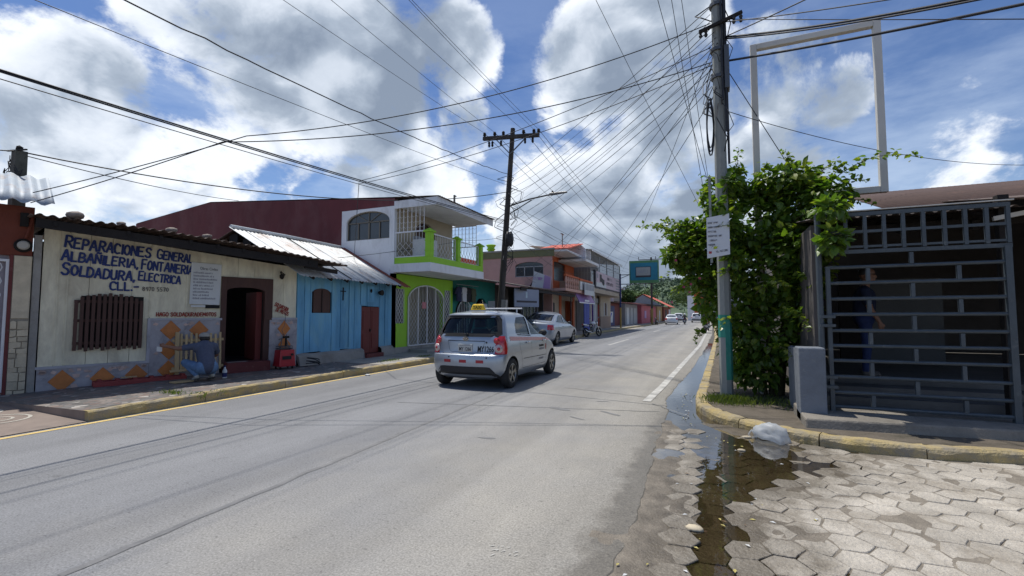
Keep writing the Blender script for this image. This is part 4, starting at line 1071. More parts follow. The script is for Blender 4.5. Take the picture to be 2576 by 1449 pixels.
# balcony slab, kerb, posts
MB().box(0.0, 3.70, -1.40, -0.001, 2.77, 3.05).build('balcony_slab', M_white, gh, bevel=0.01)
MB().box(0.02, 3.68, -1.38, -1.20, 3.052, 3.25).box(0.02, 0.2, -1.20, -0.002, 3.052, 3.25).build('balcony_kerb', M_green, gh)
for x in (0.11, 1.83, 3.56):
    pc = MB().box(x - .10, x + .10, -1.385, -1.185, 3.252, 4.02).build('post', M_green, gh, bevel=0.006)
    MB().box(x - .112, x + .112, -1.397, -1.173, 3.42, 3.45).box(x - .112, x + .112, -1.397, -1.173, 3.74, 3.77).build('post_band', M_green, pc)
    MB().box(x - .15, x + .15, -1.435, -1.135, 4.021, 4.06).add([(x - .15, -1.435, 4.06), (x + .15, -1.435, 4.06), (x + .15, -1.135, 4.06), (x - .15, -1.135, 4.06), (x, -1.285, 4.17)], [(0, 1, 4), (1, 2, 4), (2, 3, 4), (3, 0, 4)]).build('post_cap', M_green, pc)
for a, b in ((0.235, 1.705), (1.955, 3.435)):
    r_ = MB(); P_ = lambda u, z: (u, -1.29, z)
    diamond_bars(r_, a, b, 3.27, 4.0, P_, 0.105, 0.008, 3.72, 0.115)
    r_.bar(P_(a, 4.0), P_(b, 4.0), .03).bar(P_(a, 3.27), P_(b, 3.27), .025).bar(P_(a, 3.27), P_(a, 4.0), .025).bar(P_(b, 3.27), P_(b, 4.0), .025)
    r_.build('railing', M_whitemetal, gh)
r_ = MB(); P_ = lambda u, z: (0.045, u, z)
diamond_bars(r_, -1.17, -0.02, 3.27, 4.06, P_, 0.11, 0.008, 3.76, 0.115)
r_.bar(P_(-1.17, 4.07), P_(-.02, 4.07), .035).bar(P_(-1.17, 3.27), P_(-.02, 3.27), .03).bar(P_(-.02, 3.27), P_(-.02, 4.07), .025)
r_.build('railing', M_whitemetal, gh)
for xx, mm in ((0.045, M_whitemetal), (3.6, M_whitemetal)):
    gr = MB(); P_ = lambda u, z: (xx, u, z)
    for k in range(8):
        u = -1.12 + 1.1 * k / 7; gr.bar(P_(u, 4.09 if xx < 1 else 4.05), P_(u, 4.93 if xx < 1 else 4.85), 0.016)
        if k < 7:
            for zz in (4.25, 4.42, 4.60, 4.78): gr.tube([P_(u, zz), P_(u + .08, zz - .06), P_(u + .157, zz)], 0.005, 4)
    gr.bar(P_(-1.13, 4.95 if xx < 1 else 4.86), P_(0, 4.95 if xx < 1 else 4.86), .03).bar(P_(-1.13, 4.08 if xx < 1 else 4.04), P_(0, 4.08 if xx < 1 else 4.04), .03)
    gr.build('grille', mm, gh)
# roof over the balcony
MB().box(-0.01, 3.95, -1.62, -0.004, 4.955, 4.985).build('ceiling', M_white, gh)
MB().box(-0.03, -0.011, -1.64, -0.004, 4.86, 5.11).box(-0.03, 3.97, -1.66, -1.641, 4.86, 5.11).build('fascia', M_white, gh)
corr('roof_sheet', -0.06, 4.02, [(-1.72, 5.13), (0.0, 5.25)], M_zinc_rust, gh, 0.012, 0.12)
corr('roof_sheet', 0.02, 3.8, [(0.005, 5.26), (9.2, 5.99), (14.2, 5.5)], M_zinc_rust, gh, 0.012, 0.2)
MB().bar((1.1, -1.60, 5.1), (1.1, -1.60, 5.42), 0.05).bar((1.1, -1.6, 5.40), (1.22, -1.6, 5.40), .03).build('roof_bracket', M_bronze, gh)
# ground floor grilles
gt = MB(); P_ = lambda u, z: (u, -0.035, z)
top_ = lambda u: 1.93 + 0.52 * math.sqrt(max(0, 1 - ((u - 1.89) / 1.13) ** 2))
diamond_bars(gt, 0.79, 2.99, 0.37, 2.4, P_, 0.088, 0.007, 1.95, 0.10, top_)
for u in (0.775, 1.33, 1.89, 2.45, 3.005): gt.bar(P_(u, 0.36), P_(u, top_(min(max(u, .78), 3.0))), 0.035)
ap = arch_pts(0.775, 3.005, 1.93, 2.44, 18)
for p, q in zip(ap, ap[1:]): gt.bar(P_(*p), P_(*q), .035, .035, (0, 1, 0))
gt.bar(P_(0.775, 0.36), P_(3.005, 0.36), .035)
gt.build('gate', M_whitemetal, gh)
for a, b, z0, z1 in ((0.11, 0.53, 1.12, 2.26), (3.12, 3.5, 1.12, 2.34)):
    MB().box(a, b, -0.006, -0.001, z0, z1).build('window_pane', M_glassdark, gh)
    q_ = MB(); diamond_bars(q_, a, b, z0, z1, lambda u, z: (u, -0.03, z), 0.07, 0.007, None, 0.10); q_.build('window_grille', M_whitemetal, gh)
MB().box(0.85, 2.9, -0.75, -0.031, 0.15, 0.24).build('entry_ramp', M_conc, gh)
MB().box(1.55, 1.80, -0.06, -0.05, 1.62, 1.85).build('paper_sign', pmat('pink_paper', (0.55, 0.22, 0.24), 0.8), gh)

wa_ = empty('washing_machine', (GX + .62, GY + .85, 3.056), math.pi / 2, 'white household appliance standing on the balcony behind the side railing', 'appliance')
MB().box(-.30, .30, -.30, .30, .03, .86).build('case', M_whitemetal, wa_, bevel=.02); MB().box(-.30, .30, .12, .30, .861, .97).build('control_panel', M_greymetal, wa_, bevel=.01); MB().box(-.26, .26, -.26, .10, .862, .878).build('lid', M_whitemetal, wa_, bevel=.006)

# ================================================================== FURTHER ALONG THE STREET
M_pinkwall = pmat('pink_wall_paint', (0.50, 0.30, 0.27), 0.85, 0.12, 1.5, 0.15, 30, ((0.33, 0.25, 0.21), 0.30, 1.1))
M_olive = pmat('olive_band', (0.17, 0.17, 0.085), 0.8, 0.15, 2.0)
M_orange = pmat('orange_paint', (0.50, 0.115, 0.04), 0.75, 0.12, 2.0)
M_peach = pmat('peach_paint', (0.60, 0.36, 0.28), 0.8, 0.12, 2.0)
M_redtile = pmat('red_roof_tile', (0.55, 0.12, 0.075), 0.7, 0.2, 5.0, 0.2, 20)
M_greygrille = pmat('grey_metal_paint', (0.36, 0.37, 0.38), 0.5, 0.06, 4.0, 0)
M_greywall = pmat('grey_wall', (0.30, 0.30, 0.31), 0.8, 0.12, 1.5)
M_tan = pmat('tan_render', (0.42, 0.35, 0.27), 0.85, 0.12, 1.5)
M_brownwall = pmat('brown_dado', (0.30, 0.215, 0.165), 0.85, 0.12, 1.5)
M_bluepaint = pmat('ultramarine_paint', (0.012, 0.045, 0.36), 0.55, 0.1, 2.0, 0)
M_darkblue = pmat('navy_mural', (0.012, 0.022, 0.12), 0.6, 0.15, 1.5, 0)
M_redmural = pmat('red_mural', (0.15, 0.025, 0.022), 0.7, 0.2, 1.5)
M_banner = pmat('pink_banner', (0.56, 0.44, 0.48), 0.6, 0.08, 1.0, 0)
M_purple = pmat('purple_print', (0.23, 0.12, 0.30), 0.6, 0.1, 2.0, 0)
M_lilac = pmat('lilac_print', (0.42, 0.26, 0.45), 0.6, 0.08, 2.0, 0)
M_signgrey = pmat('blue_grey_sign', (0.26, 0.29, 0.37), 0.6, 0.08, 2.0, 0)
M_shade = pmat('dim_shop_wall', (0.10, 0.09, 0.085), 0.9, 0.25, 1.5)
M_pole_wood = pmat('creosoted_pole', (0.055, 0.048, 0.042), 0.9, 0.3, 6.0, 0.4, 40, ((0.12, 0.11, 0.10), 0.3, 3), stretch=(1, 1, 0.2))
M_steel = plain('dull_steel', (0.22, 0.23, 0.24), 0.45, 0.6)
M_cloth = [pmat('cloth_%s' % n, c, 0.9, 0.12, 6.0) for n, c in (('navy', (0.03, 0.035, 0.08)), ('white', (0.62, 0.62, 0.64)), ('olive', (0.08, 0.09, 0.05)), ('pale_blue', (0.30, 0.36, 0.55)), ('black', (0.02, 0.02, 0.022)), ('red', (0.35, 0.05, 0.05)))]


def scribble(name, mat, parent, x0, x1, z0, h, y, seed=1, wide=0.55):
    """A line of print too blurred to read: a row of short strokes."""
    rnd = random.Random(seed); mb = MB(); x = x0
    while x < x1 - h * .3:
        w = h * rnd.uniform(.35, .7)
        if rnd.random() > .14:
            mb.box(x, min(x1, x + w * .30), y - .002, y + .002, z0, z0 + h * rnd.uniform(.8, 1.0))
            mb.box(x + w * .301, min(x1, x + w * wide + .02), y - .002, y + .002, z0 + h * rnd.choice((0, .4, .75)), z0 + h * rnd.uniform(.76, .98))
        x += w * rnd.uniform(.85, 1.05)
    return mb.build(name, mat, parent)


def house(name, X0, y0, label, cat='house'):
    return empty(name, (X0, y0, 0), math.pi / 2, label, cat)


# --- teal clothes shop: y 16 .. 19.9
ts = house('teal_shop', -9.5, 16.03, 'teal walled clothes shop with arched openings under the lean-to roof', 'shop')
mb = MB(); arch_wall(mb, 0, 1.72, 0, 2.9, (0.25, 1.45, 0.2, 1.45, 2.0), lambda u, d, z: (u, d, z), 0.15)
arch_wall(mb, 1.72, 4.0, 0, 2.9, (1.95, 3.15, 0.85, 1.6, 2.15), lambda u, d, z: (u, d, z), 0.15)
mb.build('wall', M_teal, ts)
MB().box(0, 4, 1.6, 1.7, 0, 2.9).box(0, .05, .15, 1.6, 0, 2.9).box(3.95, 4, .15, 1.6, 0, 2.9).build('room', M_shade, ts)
MB().box(-0.2, 4.0, -0.1, 6, 2.901, 2.98).build('roof', M_conc_dark, ts)
gt = MB()
for k in range(9):
    u = 0.28 + 1.14 * k / 8; gt.bar((u, -0.10, 0.2), (u, -0.10, 1.45 + .55 * math.sqrt(max(0, 1 - ((u - .85) / .6) ** 2))), 0.016)
ap = arch_pts(0.27, 1.43, 1.45, 2.0, 14)
for p, q in zip(ap, ap[1:]): gt.bar((p[0], -.10, p[1]), (q[0], -.10, q[1]), .03, .03, (0, 1, 0))
gt.bar((.27, -.1, .2), (.27, -.1, 1.45), .03).bar((1.43, -.1, .2), (1.43, -.1, 1.45), .03)
gt.build('arched_gate', M_whitemetal, ts)


def garment(loc, mat, kind, label, rz=math.pi / 2, s=1.0):
    root = empty('hanging_shirt' if kind == 'shirt' else 'hanging_trousers', loc, rz, label, 'clothes', 'clothes hung outside the teal shop')
    mb = MB()
    if kind == 'shirt':
        out = [(-.16, 0), (-.17, -.42), (.17, -.44), (.16, 0), (.24, -.16), (.30, -.12), (.17, .13), (.06, .16), (0, .13), (-.06, .16), (-.17, .13), (-.30, -.12), (-.24, -.16)]
    else:
        out = [(-.13, .1), (-.16, -.5), (-.03, -.5), (0, -.08), (.03, -.5), (.16, -.5), (.13, .1)]
    front = [(x * s, -0.03 + .02 * math.cos(x * 18), z * s) for x, z in out]; back = [(x * s, 0.03, z * s) for x, z in out]
    n = len(out)
    mb.add(front + back, [tuple(range(n)), tuple(range(2 * n - 1, n - 1, -1))] + [(i, i + n, (i + 1) % n + n, (i + 1) % n) for i in range(n)])
    mb.build('fabric', mat, root)
    MB().tube([(-.12 * s, 0, .12 * s), (0, 0, .19 * s), (.12 * s, 0, .12 * s)], .006, 4).tube([(0, 0, .19 * s), (0.01, 0, .25 * s), (0.03, 0, .23 * s)], .005, 4).build('hanger', M_steel, root)
    return root


MB().bar((0.0, -0.20, 2.62), (1.9, -0.20, 2.62), .02).build('clothes_rail', M_steel, ts)
for k, (y, z, m_, lb) in enumerate(((16.2, 2.37, 0, 'dark navy shirt hanging over the arched white gate of the teal shop'), (16.62, 2.37, 1, 'white shirt hanging between dark shirts at the teal shop'), (17.0, 2.37, 4, 'black shirt hanging beside the white shirt at the teal shop'), (17.42, 2.36, 2, 'olive shirt at the end of the clothes rail on the teal shop'))):
    garment((-9.30, y, z), M_cloth[m_], 'shirt', lb)
for k, (y, m_, lb) in enumerate(((18.35, 3, 'pale blue shirt hanging in the small arched opening of the teal shop'), (18.75, 1, 'white shirt hanging beside the pale blue one in the small teal arch'))):
    garment((-9.42, y, 1.75), M_cloth[m_], 'shirt', lb)

M_darkrust = rust_metal('dark_rust_sheet', (0.055, 0.042, 0.036), (0.10, 0.07, 0.055), .3)
# --- low dark shops under a rusty lean-to: y 20 .. 28.5
ls = house('lean_to_shops', -9.6, 20.0, 'row of dim shops under a rusty sheet lean-to behind the wooden pole', 'shop')
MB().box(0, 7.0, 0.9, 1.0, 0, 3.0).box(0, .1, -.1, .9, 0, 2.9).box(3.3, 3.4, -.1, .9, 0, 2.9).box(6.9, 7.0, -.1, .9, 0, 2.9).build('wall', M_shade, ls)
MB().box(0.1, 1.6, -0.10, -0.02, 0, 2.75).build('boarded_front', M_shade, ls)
MB().box(1.62, 3.28, -0.10, -0.02, 0, 0.95).build('counter', M_brownwall, ls)
for x in (3.7, 4.9):
    wf = MB().box(x, x + 1.1, -0.06, -0.02, 1.0, 2.2).build('window', M_glassdark, ls)
    MB().box(x - .04, x, -.09, -.02, .95, 2.25).box(x + 1.1, x + 1.14, -.09, -.02, .95, 2.25).box(x, x + 1.1, -.09, -.02, 2.2, 2.25).box(x + .53, x + .57, -.09, -.061, 1.0, 2.2).build('frame', M_greygrille, wf)
MB().box(3.4, 6.9, -0.05, 0.0, 0, 0.95).build('front_wall', M_brownwall, ls)
for k in range(4):
    x0 = -4.2 + k * 3.3
    prof = [(-1.62, 2.72), (1.2, 3.25)] if k else [(-1.2, 2.80), (1.0, 3.2)]
    corr('roof_sheet', x0, x0 + 3.35, prof, M_darkrust, ls, 0.015, 0.14, jag=0.03, seed=k)
for x in (2.9, 8.2):
    MB().bar((x, -1.5, 0.14), (x, -1.5, 2.70), 0.06).build('roof_post', M_pole_wood, ls)
MB().bar((-0.2, -1.52, 2.62), (9.0, -1.52, 2.60), 0.05, .16).build('eave_beam', M_darkwood, ls)
sg = empty('shop_sign', (-8.35, 19.7, 2.2), math.pi / 2 - 0.35, 'blue grey printed shop sign hanging under the lean-to beside the wooden pole', 'sign')
MB().box(0, 1.75, 0, 0.04, -0.42, 0.42).build('panel', M_signgrey, sg)
MB().box(0.15, 1.6, -0.008, -0.001, -0.22, -0.13).build('stripe', M_blackletter, sg)
MB().box(0.78, 0.90, -0.008, -0.001, 0.0, 0.28).build('bottle_print', pmat('pale_print', (0.45, 0.55, 0.60), 0.6), sg)
for (y, z, s, c, lb) in ((26.2, 1.2, .34, 5, 'red'), (26.9, 1.25, .3, 3, 'pale blue')):
    pass

# --- pink house flank with olive band, y = 27 plane
ph = house('pink_house', -8.95, 27.0, 'pink two storey house with olive roof band and arched triple window', 'house')
mb = MB(); zt = 5.02
arch_wall(mb, 0.0, 5.0, 0, zt, (0.55, 2.45, 3.78, 4.45, 4.72), lambda u, d, z: (d, u, z), 0.15, 12)
mb.build('flank_wall', M_pinkwall, ph)
MB().box(-0.05, 0.2, -0.1, 5.1, zt + .002, 5.42).build('roof_band', M_olive, ph)
MB().box(-0.10, 0.25, -0.15, 5.1, 5.421, 5.52).build('coping', M_conc, ph)
MB().lathe([(.18, 0), (.22, .1), (.30, .18), (.22, .26), (.26, .36), (.34, .44), (.30, .48)], (0.3, 4.3, 5.52), 'z', 12).build('urn', M_green, ph)
wn = empty('window'); wn.parent = ph
MB().box(0.10, 0.12, 0.5, 2.5, 3.76, 4.74).build('pane', M_glassdark, wn)
f = MB()
for u in (0.57, 1.2, 1.83, 2.43): f.bar((0.08, u, 3.78), (0.08, u, 4.45), .05)
f.bar((.08, .55, 4.42), (.08, 2.45, 4.42), .05).bar((.08, .55, 3.8), (.08, 2.45, 3.8), .05)
f.build('window_frame', M_greygrille, wn)
MB().box(0.15, 1.0, 4.9, 5.0, 0, 5.0).box(.15, 6.9, 9, 9.1, 0, 5).build('rear_wall', M_pinkwall, ph)
# leaning white and pink advertising board in front of it
bd = empty('advertising_board', (-8.6, 25.7, 2.95), 0, 'white and pink advertising board propped on the lean-to roof', 'sign')
a_ = [on_y(1337, 739, 25.7), on_y(1384, 752, 25.7), on_y(1386, 697, 25.7), on_y(1344, 682, 25.7)]
a_[0].z, a_[1].z = 3.05, 2.92
o = Vector(bd.location)
MB().prism([p - o for p in a_], (0, .04, 0)).build('panel', M_paper, bd)
b0, b1 = a_[0].lerp(a_[1], .62), a_[3].lerp(a_[2], .62)
MB().prism([b0 - o + Vector((0, -.006, 0)), a_[1] - o + Vector((0, -.006, 0)), a_[2] - o + Vector((0, -.006, 0)), b1 - o + Vector((0, -.006, 0))], (0, .005, 0)).build('pink_field', M_lilac, bd)
c0, c1 = a_[0].lerp(a_[3], .50), a_[0].lerp(a_[3], .66)
c2, c3 = c1 + (b1 - a_[3]) * .8, c0 + (b1 - a_[3]) * .8
sc_ = scribble('print', M_lilac, bd, 0, .62, 0, .20, 0, 3); sc_.location = c0.lerp(c3, .07) - o + Vector((0, -.01, -.02)); sc_.rotation_euler = (0, .12, 0)
MB().bar(a_[0] + Vector((-.25, .25, -.05)) - o, a_[3] + Vector((-.02, .03, -.5)) - o, .05).build('strut', M_darkwood, bd)

# --- orange and white balcony house: y 27.2 .. 34
ob = house('orange_balcony_house', -9.55, 27.25, 'orange walled two storey house with peach balcony parapet and red tile roof', 'house')
mb = MB(); arch_wall(mb, 0.0, 6.9, 2.95, 5.3, (2.0, 4.6, 3.7, 4.9, 5.0), lambda u, d, z: (u, d, z), .15); mb.build('upper_wall', M_orange, ob)
MB().box(2.0, 4.6, .1, .12, 3.7, 5.0).build('pane', M_glassdark, ob)
MB().box(0.0, 0.5, -0.02, .15, 0, 2.95).box(3.1, 3.6, -.02, .15, 0, 2.95).box(6.5, 6.9, -.02, .15, 0, 2.95).build('pier', M_orange, ob)
MB().box(0.5, 3.1, .02, .1, 0, 2.9).box(3.6, 6.5, .6, .7, 0, 2.9).box(3.6, 6.5, .02, .1, 2.4, 2.9).build('front_wall', M_tan, ob)
MB().box(0.9, 2.1, -.01, .02, 0.15, 2.2).build('shop_door', M_shade, ob)
MB().box(0.0, 6.8, -1.4, -0.001, 2.88, 3.05).build('balcony_slab', M_peach, ob)
MB().box(3.3, 6.8, -1.42, -1.30, 3.06, 3.72).box(3.2, 3.3, -1.42, -0.01, 3.06, 3.72).build('balcony_parapet', M_tan, ob)
MB().box(3.15, 6.85, -1.46, -1.26, 3.721, 3.86).box(0.0, 3.15, -1.42, -1.28, 3.80, 3.90).build('balcony_coping', M_orange, ob)
for k in range(7):
    x = 0.25 + k * .45; MB().lathe([(.05, 3.06), (.08, 3.2), (.04, 3.35), (.09, 3.55), (.05, 3.79)], (x, -1.35, 0), 'z', 8).build('baluster', M_peach, ob)
for k in range(5): MB().box(3.35 + k * .68, 3.35 + k * .68 + .56, -1.44, -1.421, 3.12, 3.66).build('parapet_panel', M_whitemetal, ob)
MB().box(-0.1, 4.3, -1.5, 0.1, 5.3, 5.42).build('awning_slab', M_white, ob)
MB().box(3.0, 7.0, -1.9, 0.1, 5.0, 5.16).build('awning_slab', M_white, ob)
for r_ in range(6):
    x0, x1 = -0.15 + r_ * .62, -0.15 + r_ * .62 + .66
    for c_ in range(5):
        y = -1.6 + c_ * .46; z0, z1 = 5.43 + r_ * .13, 5.57 + r_ * .13
        MB().hexa([(x0, y, z0), (x1, y, z1), (x1, y + .44, z1), (x0, y + .44, z0), (x0, y + .05, z0 + .06), (x1, y + .05, z1 + .06), (x1, y + .39, z1 + .06), (x0, y + .39, z0 + .06)]).build('roof_tile', M_redtile, ob)
gp = [(3.58, -1.75, 5.05), (3.58, -1.75, 5.9), (3.58, -1.3, 6.3), (3.58, .8, 6.3), (3.58, .8, 5.05)]
MB().prism(gp, (.14, 0, 0)).build('gable', M_white, ob)
MB().box(0.4, 6.9, 0.15, 6, 2.9, 3.0).box(.0, 6.9, 6, 6.1, 0, 5.3).box(6.75, 6.9, .15, 6, 0, 5.3).build('rear_wall', M_orange, ob)
MB().bar((1.0, -0.9, 5.42), (1.0, -0.9, 6.6), .05).bar((.7, -.9, 6.55), (1.3, -.9, 6.55), .05).build('service_mast', M_bronze, ob)
aw = empty('shop_awning', (-8.05, 27.9, 2.55), math.pi / 2, 'purple and white printed fascia sign below the peach balcony', 'sign')
MB().add([(2.2, 0, -.28), (6.6, 0, -.28), (6.6, .3, .30), (2.2, .3, .30), (2.2, .05, -.28), (6.6, .05, -.28), (6.6, .35, .30), (2.2, .35, .30)], [(0, 1, 2, 3), (7, 6, 5, 4), (0, 4, 5, 1), (3, 2, 6, 7), (0, 3, 7, 4), (1, 5, 6, 2)]).build('panel', M_purple, aw)
MB().add([(5.0, -.006, -.26), (6.55, -.006, -.26), (6.55, .290, .28), (5.0, .290, .28)], [(0, 1, 2, 3)]).build('print', M_lilac, aw)
MB().box(3.7, 5.0, .02, .03, -.22, -.1).box(2.2, 6.6, -.02, .02, -.36, -.285).build('trim', M_whitemetal, aw)
ng = empty('noticeboard', (-8.0, 31.0, 3.0), math.pi / 2, 'white gridded panel fixed to the peach balcony parapet', 'sign')
MB().box(0.1, 2.9, -0.06, -0.02, -0.22, 0.62).build('panel', M_paper, ng)
for k in range(6): MB().box(.25 + k * .44, .25 + k * .44 + .34, -.066, -.061, 0.12, .55).build('cell', M_grayletter, ng)
for (x, c) in ((0.6, 4), (6.1, 1)):
    pass

# --- grey grilled house with a pink banner: y 34.4 .. 47
wg = house('grilled_house', -9.3, 34.45, 'grey two storey house with barred upper floor and bright blue ground floor doors', 'house')
L_ = 12.2
MB().box(0, L_, 1.2, 1.3, 3.4, 6.2).build('upper_wall', M_greywall, wg)
MB().box(0, 0.12, -0.9, 7, 3.4, 6.3).build('flank_wall', M_greywall, wg)
MB().box(-0.05, L_, -1.15, 1.3, 3.12, 3.45).build('balcony_slab', M_tan, wg)
gr = MB()
for k in range(52): gr.bar((L_ * k / 51, -0.95, 3.46), (L_ * k / 51, -0.95, 6.2), .022)
for k in range(9): gr.bar((-.02, -0.95 + k * .24, 3.46), (-.02, -0.95 + k * .24, 6.2), .025)
for z in (3.6, 4.6, 5.5, 6.2): gr.bar((0, -.95, z), (L_, -.95, z), .05).bar((-.02, -.95, z), (-.02, 1.2, z), .05)
for x in (0, 3, 6, 9, L_): gr.bar((x, -.95, 3.45), (x, -.95, 6.25), .08)
gr.build('grille', M_greygrille, wg)
for x in (1.2, 5.2, 9): MB().box(x, x + 1.6, 1.17, 1.199, 4.3, 5.6).build('window_pane', M_glassdark, wg)
corr('roof_sheet', -0.3, L_ + .2, [(-1.2, 6.33), (4, 6.9)], M_zinc, wg, .02, .3)
MB().box(-0.3, L_ + .2, -1.22, -1.16, 6.2, 6.36).build('gutter_board', M_whitemetal, wg)
# ground floor
MB().box(0, 3.4, 0.3, .4, 0, 3.1).box(3.4, 9.0, .35, .45, 2.35, 3.1).box(7.6, L_, .0, .1, 1.25, 3.1).build('front_wall', M_tan, wg)
MB().box(7.6, L_, -.005, .1, 0, 1.249).build('front_dado', M_brownwall, wg)
MB().box(9.2, 10.2, -.02, -.006, 1.35, 2.5).build('window_pane', M_brown, wg)
MB().box(9.05, 9.19, -.04, -.006, 1.3, 2.55).box(10.21, 10.35, -.04, -.006, 1.3, 2.55).build('window_surround', M_white, wg)
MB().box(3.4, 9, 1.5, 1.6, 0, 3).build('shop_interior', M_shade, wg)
for x in (2.6, 3.5, 5.6): MB().box(x, x + .85, .22, .28, .15, 2.4).build('door_leaf', M_bluepaint, wg)
MB().box(4.5, 5.4, .6, .65, .15, 2.3).build('door_glass', M_glassdark, wg)
MB().box(4.4, 4.5, .2, .3, .15, 2.4).box(6.5, 7.5, .25, .3, .15, 2.4).build('door_frame', M_greygrille, wg)
MB().box(0.2, 2.4, .22, .29, .15, 2.5).build('roller_door', M_shade, wg)
for x in (0.1, 1.3): MB().bar((x, -.9, .14), (x, -.9, 3.1), .12).build('column', M_white, wg)
MB().box(2.5, 6.6, -.02, .2, 2.45, 2.85).build('fascia_sign', M_greywall, wg)
bn = empty('hanging_banner', (-8.27, 35.6, 4.25), math.pi / 2, 'pink and white printed banner across the barred upper floor', 'sign')
MB().box(0, 11.0, -.06, -.02, -.62, .58).build('panel', M_banner, bn)
MB().box(-.35, -.001, -.10, .05, -.68, .64).box(0, 11.0, -.07, -.02, -.70, -.621).build('frame', M_blackletter, bn)
MB().box(0.01, 3.8, -.066, -.061, -.61, -.28).build('white_field', M_paper, bn)
MB().box(.35, .85, -.066, -.061, .05, .42).build('print', M_grayletter, bn)
MB().box(1.35, 2.1, -.066, -.061, -.18, .42).build('print', M_blackletter, bn); MB().prism([(2.1, -.066, -.2), (2.6, -.066, -.42), (3.1, -.066, -.38), (3.15, -.066, .05), (2.6, -.066, .1), (2.1, -.066, .2)], (0, .004, 0)).build('print', M_blackletter, bn)
scribble('print', M_blackletter, bn, 4.3, 6.4, .12, .27, -.064, 5)
scribble('print', M_blackletter, bn, 3.95, 6.8, -.32, .30, -.064, 6)
for k in range(4): MB().box(8.2, 10.6 - .25 * (k % 2), -.066, -.061, .30 - .26 * k, .42 - .26 * k).build('print', M_grayletter, bn)

# --- pole sign: teal and green box on a blue and yellow post
ps = empty('pole_sign', (-8.05, 45.2, 0), 0, 'teal and green box sign cantilevered from a blue and yellow post', 'sign')
MB().tube([(0, 0, 0), (0, 0, 2.1)], .085, 10).build('post_foot', pmat('yellow_post_paint', (0.42, 0.26, 0.06), 0.6), ps)
MB().tube([(0, 0, 2.101), (0, 0, 5.35)], .08, 10).build('post', M_darkblue, ps)
MB().bar((0, 0, 5.25), (1.0, 0, 5.25), .07).bar((0, 0, 4.35), (3.3, 0, 4.35), .07).bar((0, 0, 4.9), (.9, 0, 5.25), .05).bar((0, 0, 3.8), (1.1, 0, 4.35), .05).build('bracket', M_blackletter, ps)
MB().box(0.9, 3.6, -.12, .12, 4.42, 6.55).build('sign_box', pmat('green_sign_paint', (0.10, 0.24, 0.10), 0.6), ps)
MB().box(1.0, 3.5, -.135, -.121, 4.68, 6.32).build('sign_face', pmat('teal_sign_paint', (0.03, 0.21, 0.29), 0.6, 0.25, 1.5), ps)
MB().box(1.5, 2.9, -.165, -.136, 4.95, 5.95).build('sign_frame', M_blackletter, ps)
MB().box(1.55, 2.85, -.175, -.166, 5.12, 5.9).build('sign_panel', pmat('sign_panel_grey', (0.36, 0.36, 0.33), 0.6), ps)
scribble('print', M_grayletter, ps, 1.75, 2.65, 5.36, .28, -.178, 8)

# --- remaining low fronts towards the end of the street
def front(name, y0, y1, X0, h, mat, label, roof=None, depth=6.0, opening=None, rmat=None, over=0.9):
    r_ = house(name, X0, y0, label)
    MB().box(0, y1 - y0, 0, .15, 0, h).box(0, .15, .15, depth, 0, h).box(y1 - y0 - .15, y1 - y0, .15, depth, 0, h).build('wall', mat, r_)
    if roof: corr('roof_sheet', -0.2, y1 - y0 + .2, [(-over, h + .05), (depth, h + roof)], rmat or M_zinc_rust, r_, .02, .22)
    for (a, b, z0, z1, m_) in (opening or ()): MB().box(a, b, -.05, -.004, z0, z1).build('shutter' if z0 < .5 else 'window', m_, r_)
    return r_


M_rose = pmat('rose_wall', (0.50, 0.13, 0.16), 0.8, 0.12, 1.0); M_ochre = pmat('ochre_wall', (0.45, 0.30, 0.14), 0.85, 0.12, 1.0)
M_brick = pmat('brick_red_wall', (0.26, 0.085, 0.055), 0.85, 0.15, 2.0); M_pinkroof = rust_metal('pink_roof_sheet', (0.50, 0.20, 0.20), (0.40, 0.22, 0.2), .1)
m1 = front('mural_front', 48.0, 56.5, -10.2, 2.7, M_redmural, 'dark red and navy painted wall beside the blue and yellow post', .6, 6, ((0.3, 5.2, .2, 2.4, M_darkblue),))
MB().prism([(1.3, -.075, .55), (3.9, -.075, .55), (4.2, -.075, 1.75), (1.0, -.075, 1.75)], (0, .02, 0)).build('mural_panel', M_paper, m1)
MB().prism([(1.5, -.085, 1.55), (2.5, -.085, .95), (2.7, -.085, 1.25), (2.1, -.085, 1.6)], (0, .008, 0)).build('mural_chevron', M_redmural, m1)
MB().prism([(2.5, -.085, .95), (3.7, -.085, 1.62), (3.1, -.085, 1.62), (2.7, -.085, 1.25)], (0, .008, 0)).build('mural_chevron', M_bluepaint, m1)
front('shuttered_front', 57.0, 67.0, -9.6, 2.75, M_greywall, 'grey shuttered shop front with pink sheet awning', .5, 6, ((0.8, 2.6, .2, 2.3, M_paper), (3.6, 5.6, .2, 2.3, M_greygrille), (6.4, 9.0, .2, 2.3, M_greygrille)), M_pinkroof, 1.3)
front('rose_house', 67.5, 86, -9.1, 2.8, M_rose, 'low rose pink house beside the far utility pole', .9, 7, ((3, 5, .9, 2.0, M_lilac), (10, 11.2, .2, 2.2, M_maroon_door)))
front('ochre_house', 86.5, 95, -8.9, 3.0, M_ochre, 'low ochre house between the rose house and the brick house', .9, 7, ((3.2, 4.4, .2, 2.2, M_white),))
bk = front('brick_house', 95.5, 112, -8.6, 3.0, M_brick, 'brick red gabled house with sloping tile roof at the bend', None, 8, ((3, 6, .2, 2.4, M_shade), (11, 15, .4, 2.6, M_white)))
MB().add([(0, -1.0, 3.02), (16.5, -1.0, 3.02), (16.5, 4, 5.6), (0, 4, 5.6), (0, 9, 3.0), (16.5, 9, 3.0)], [(0, 1, 2, 3), (3, 2, 5, 4)]).build('roof', M_redtile, bk)
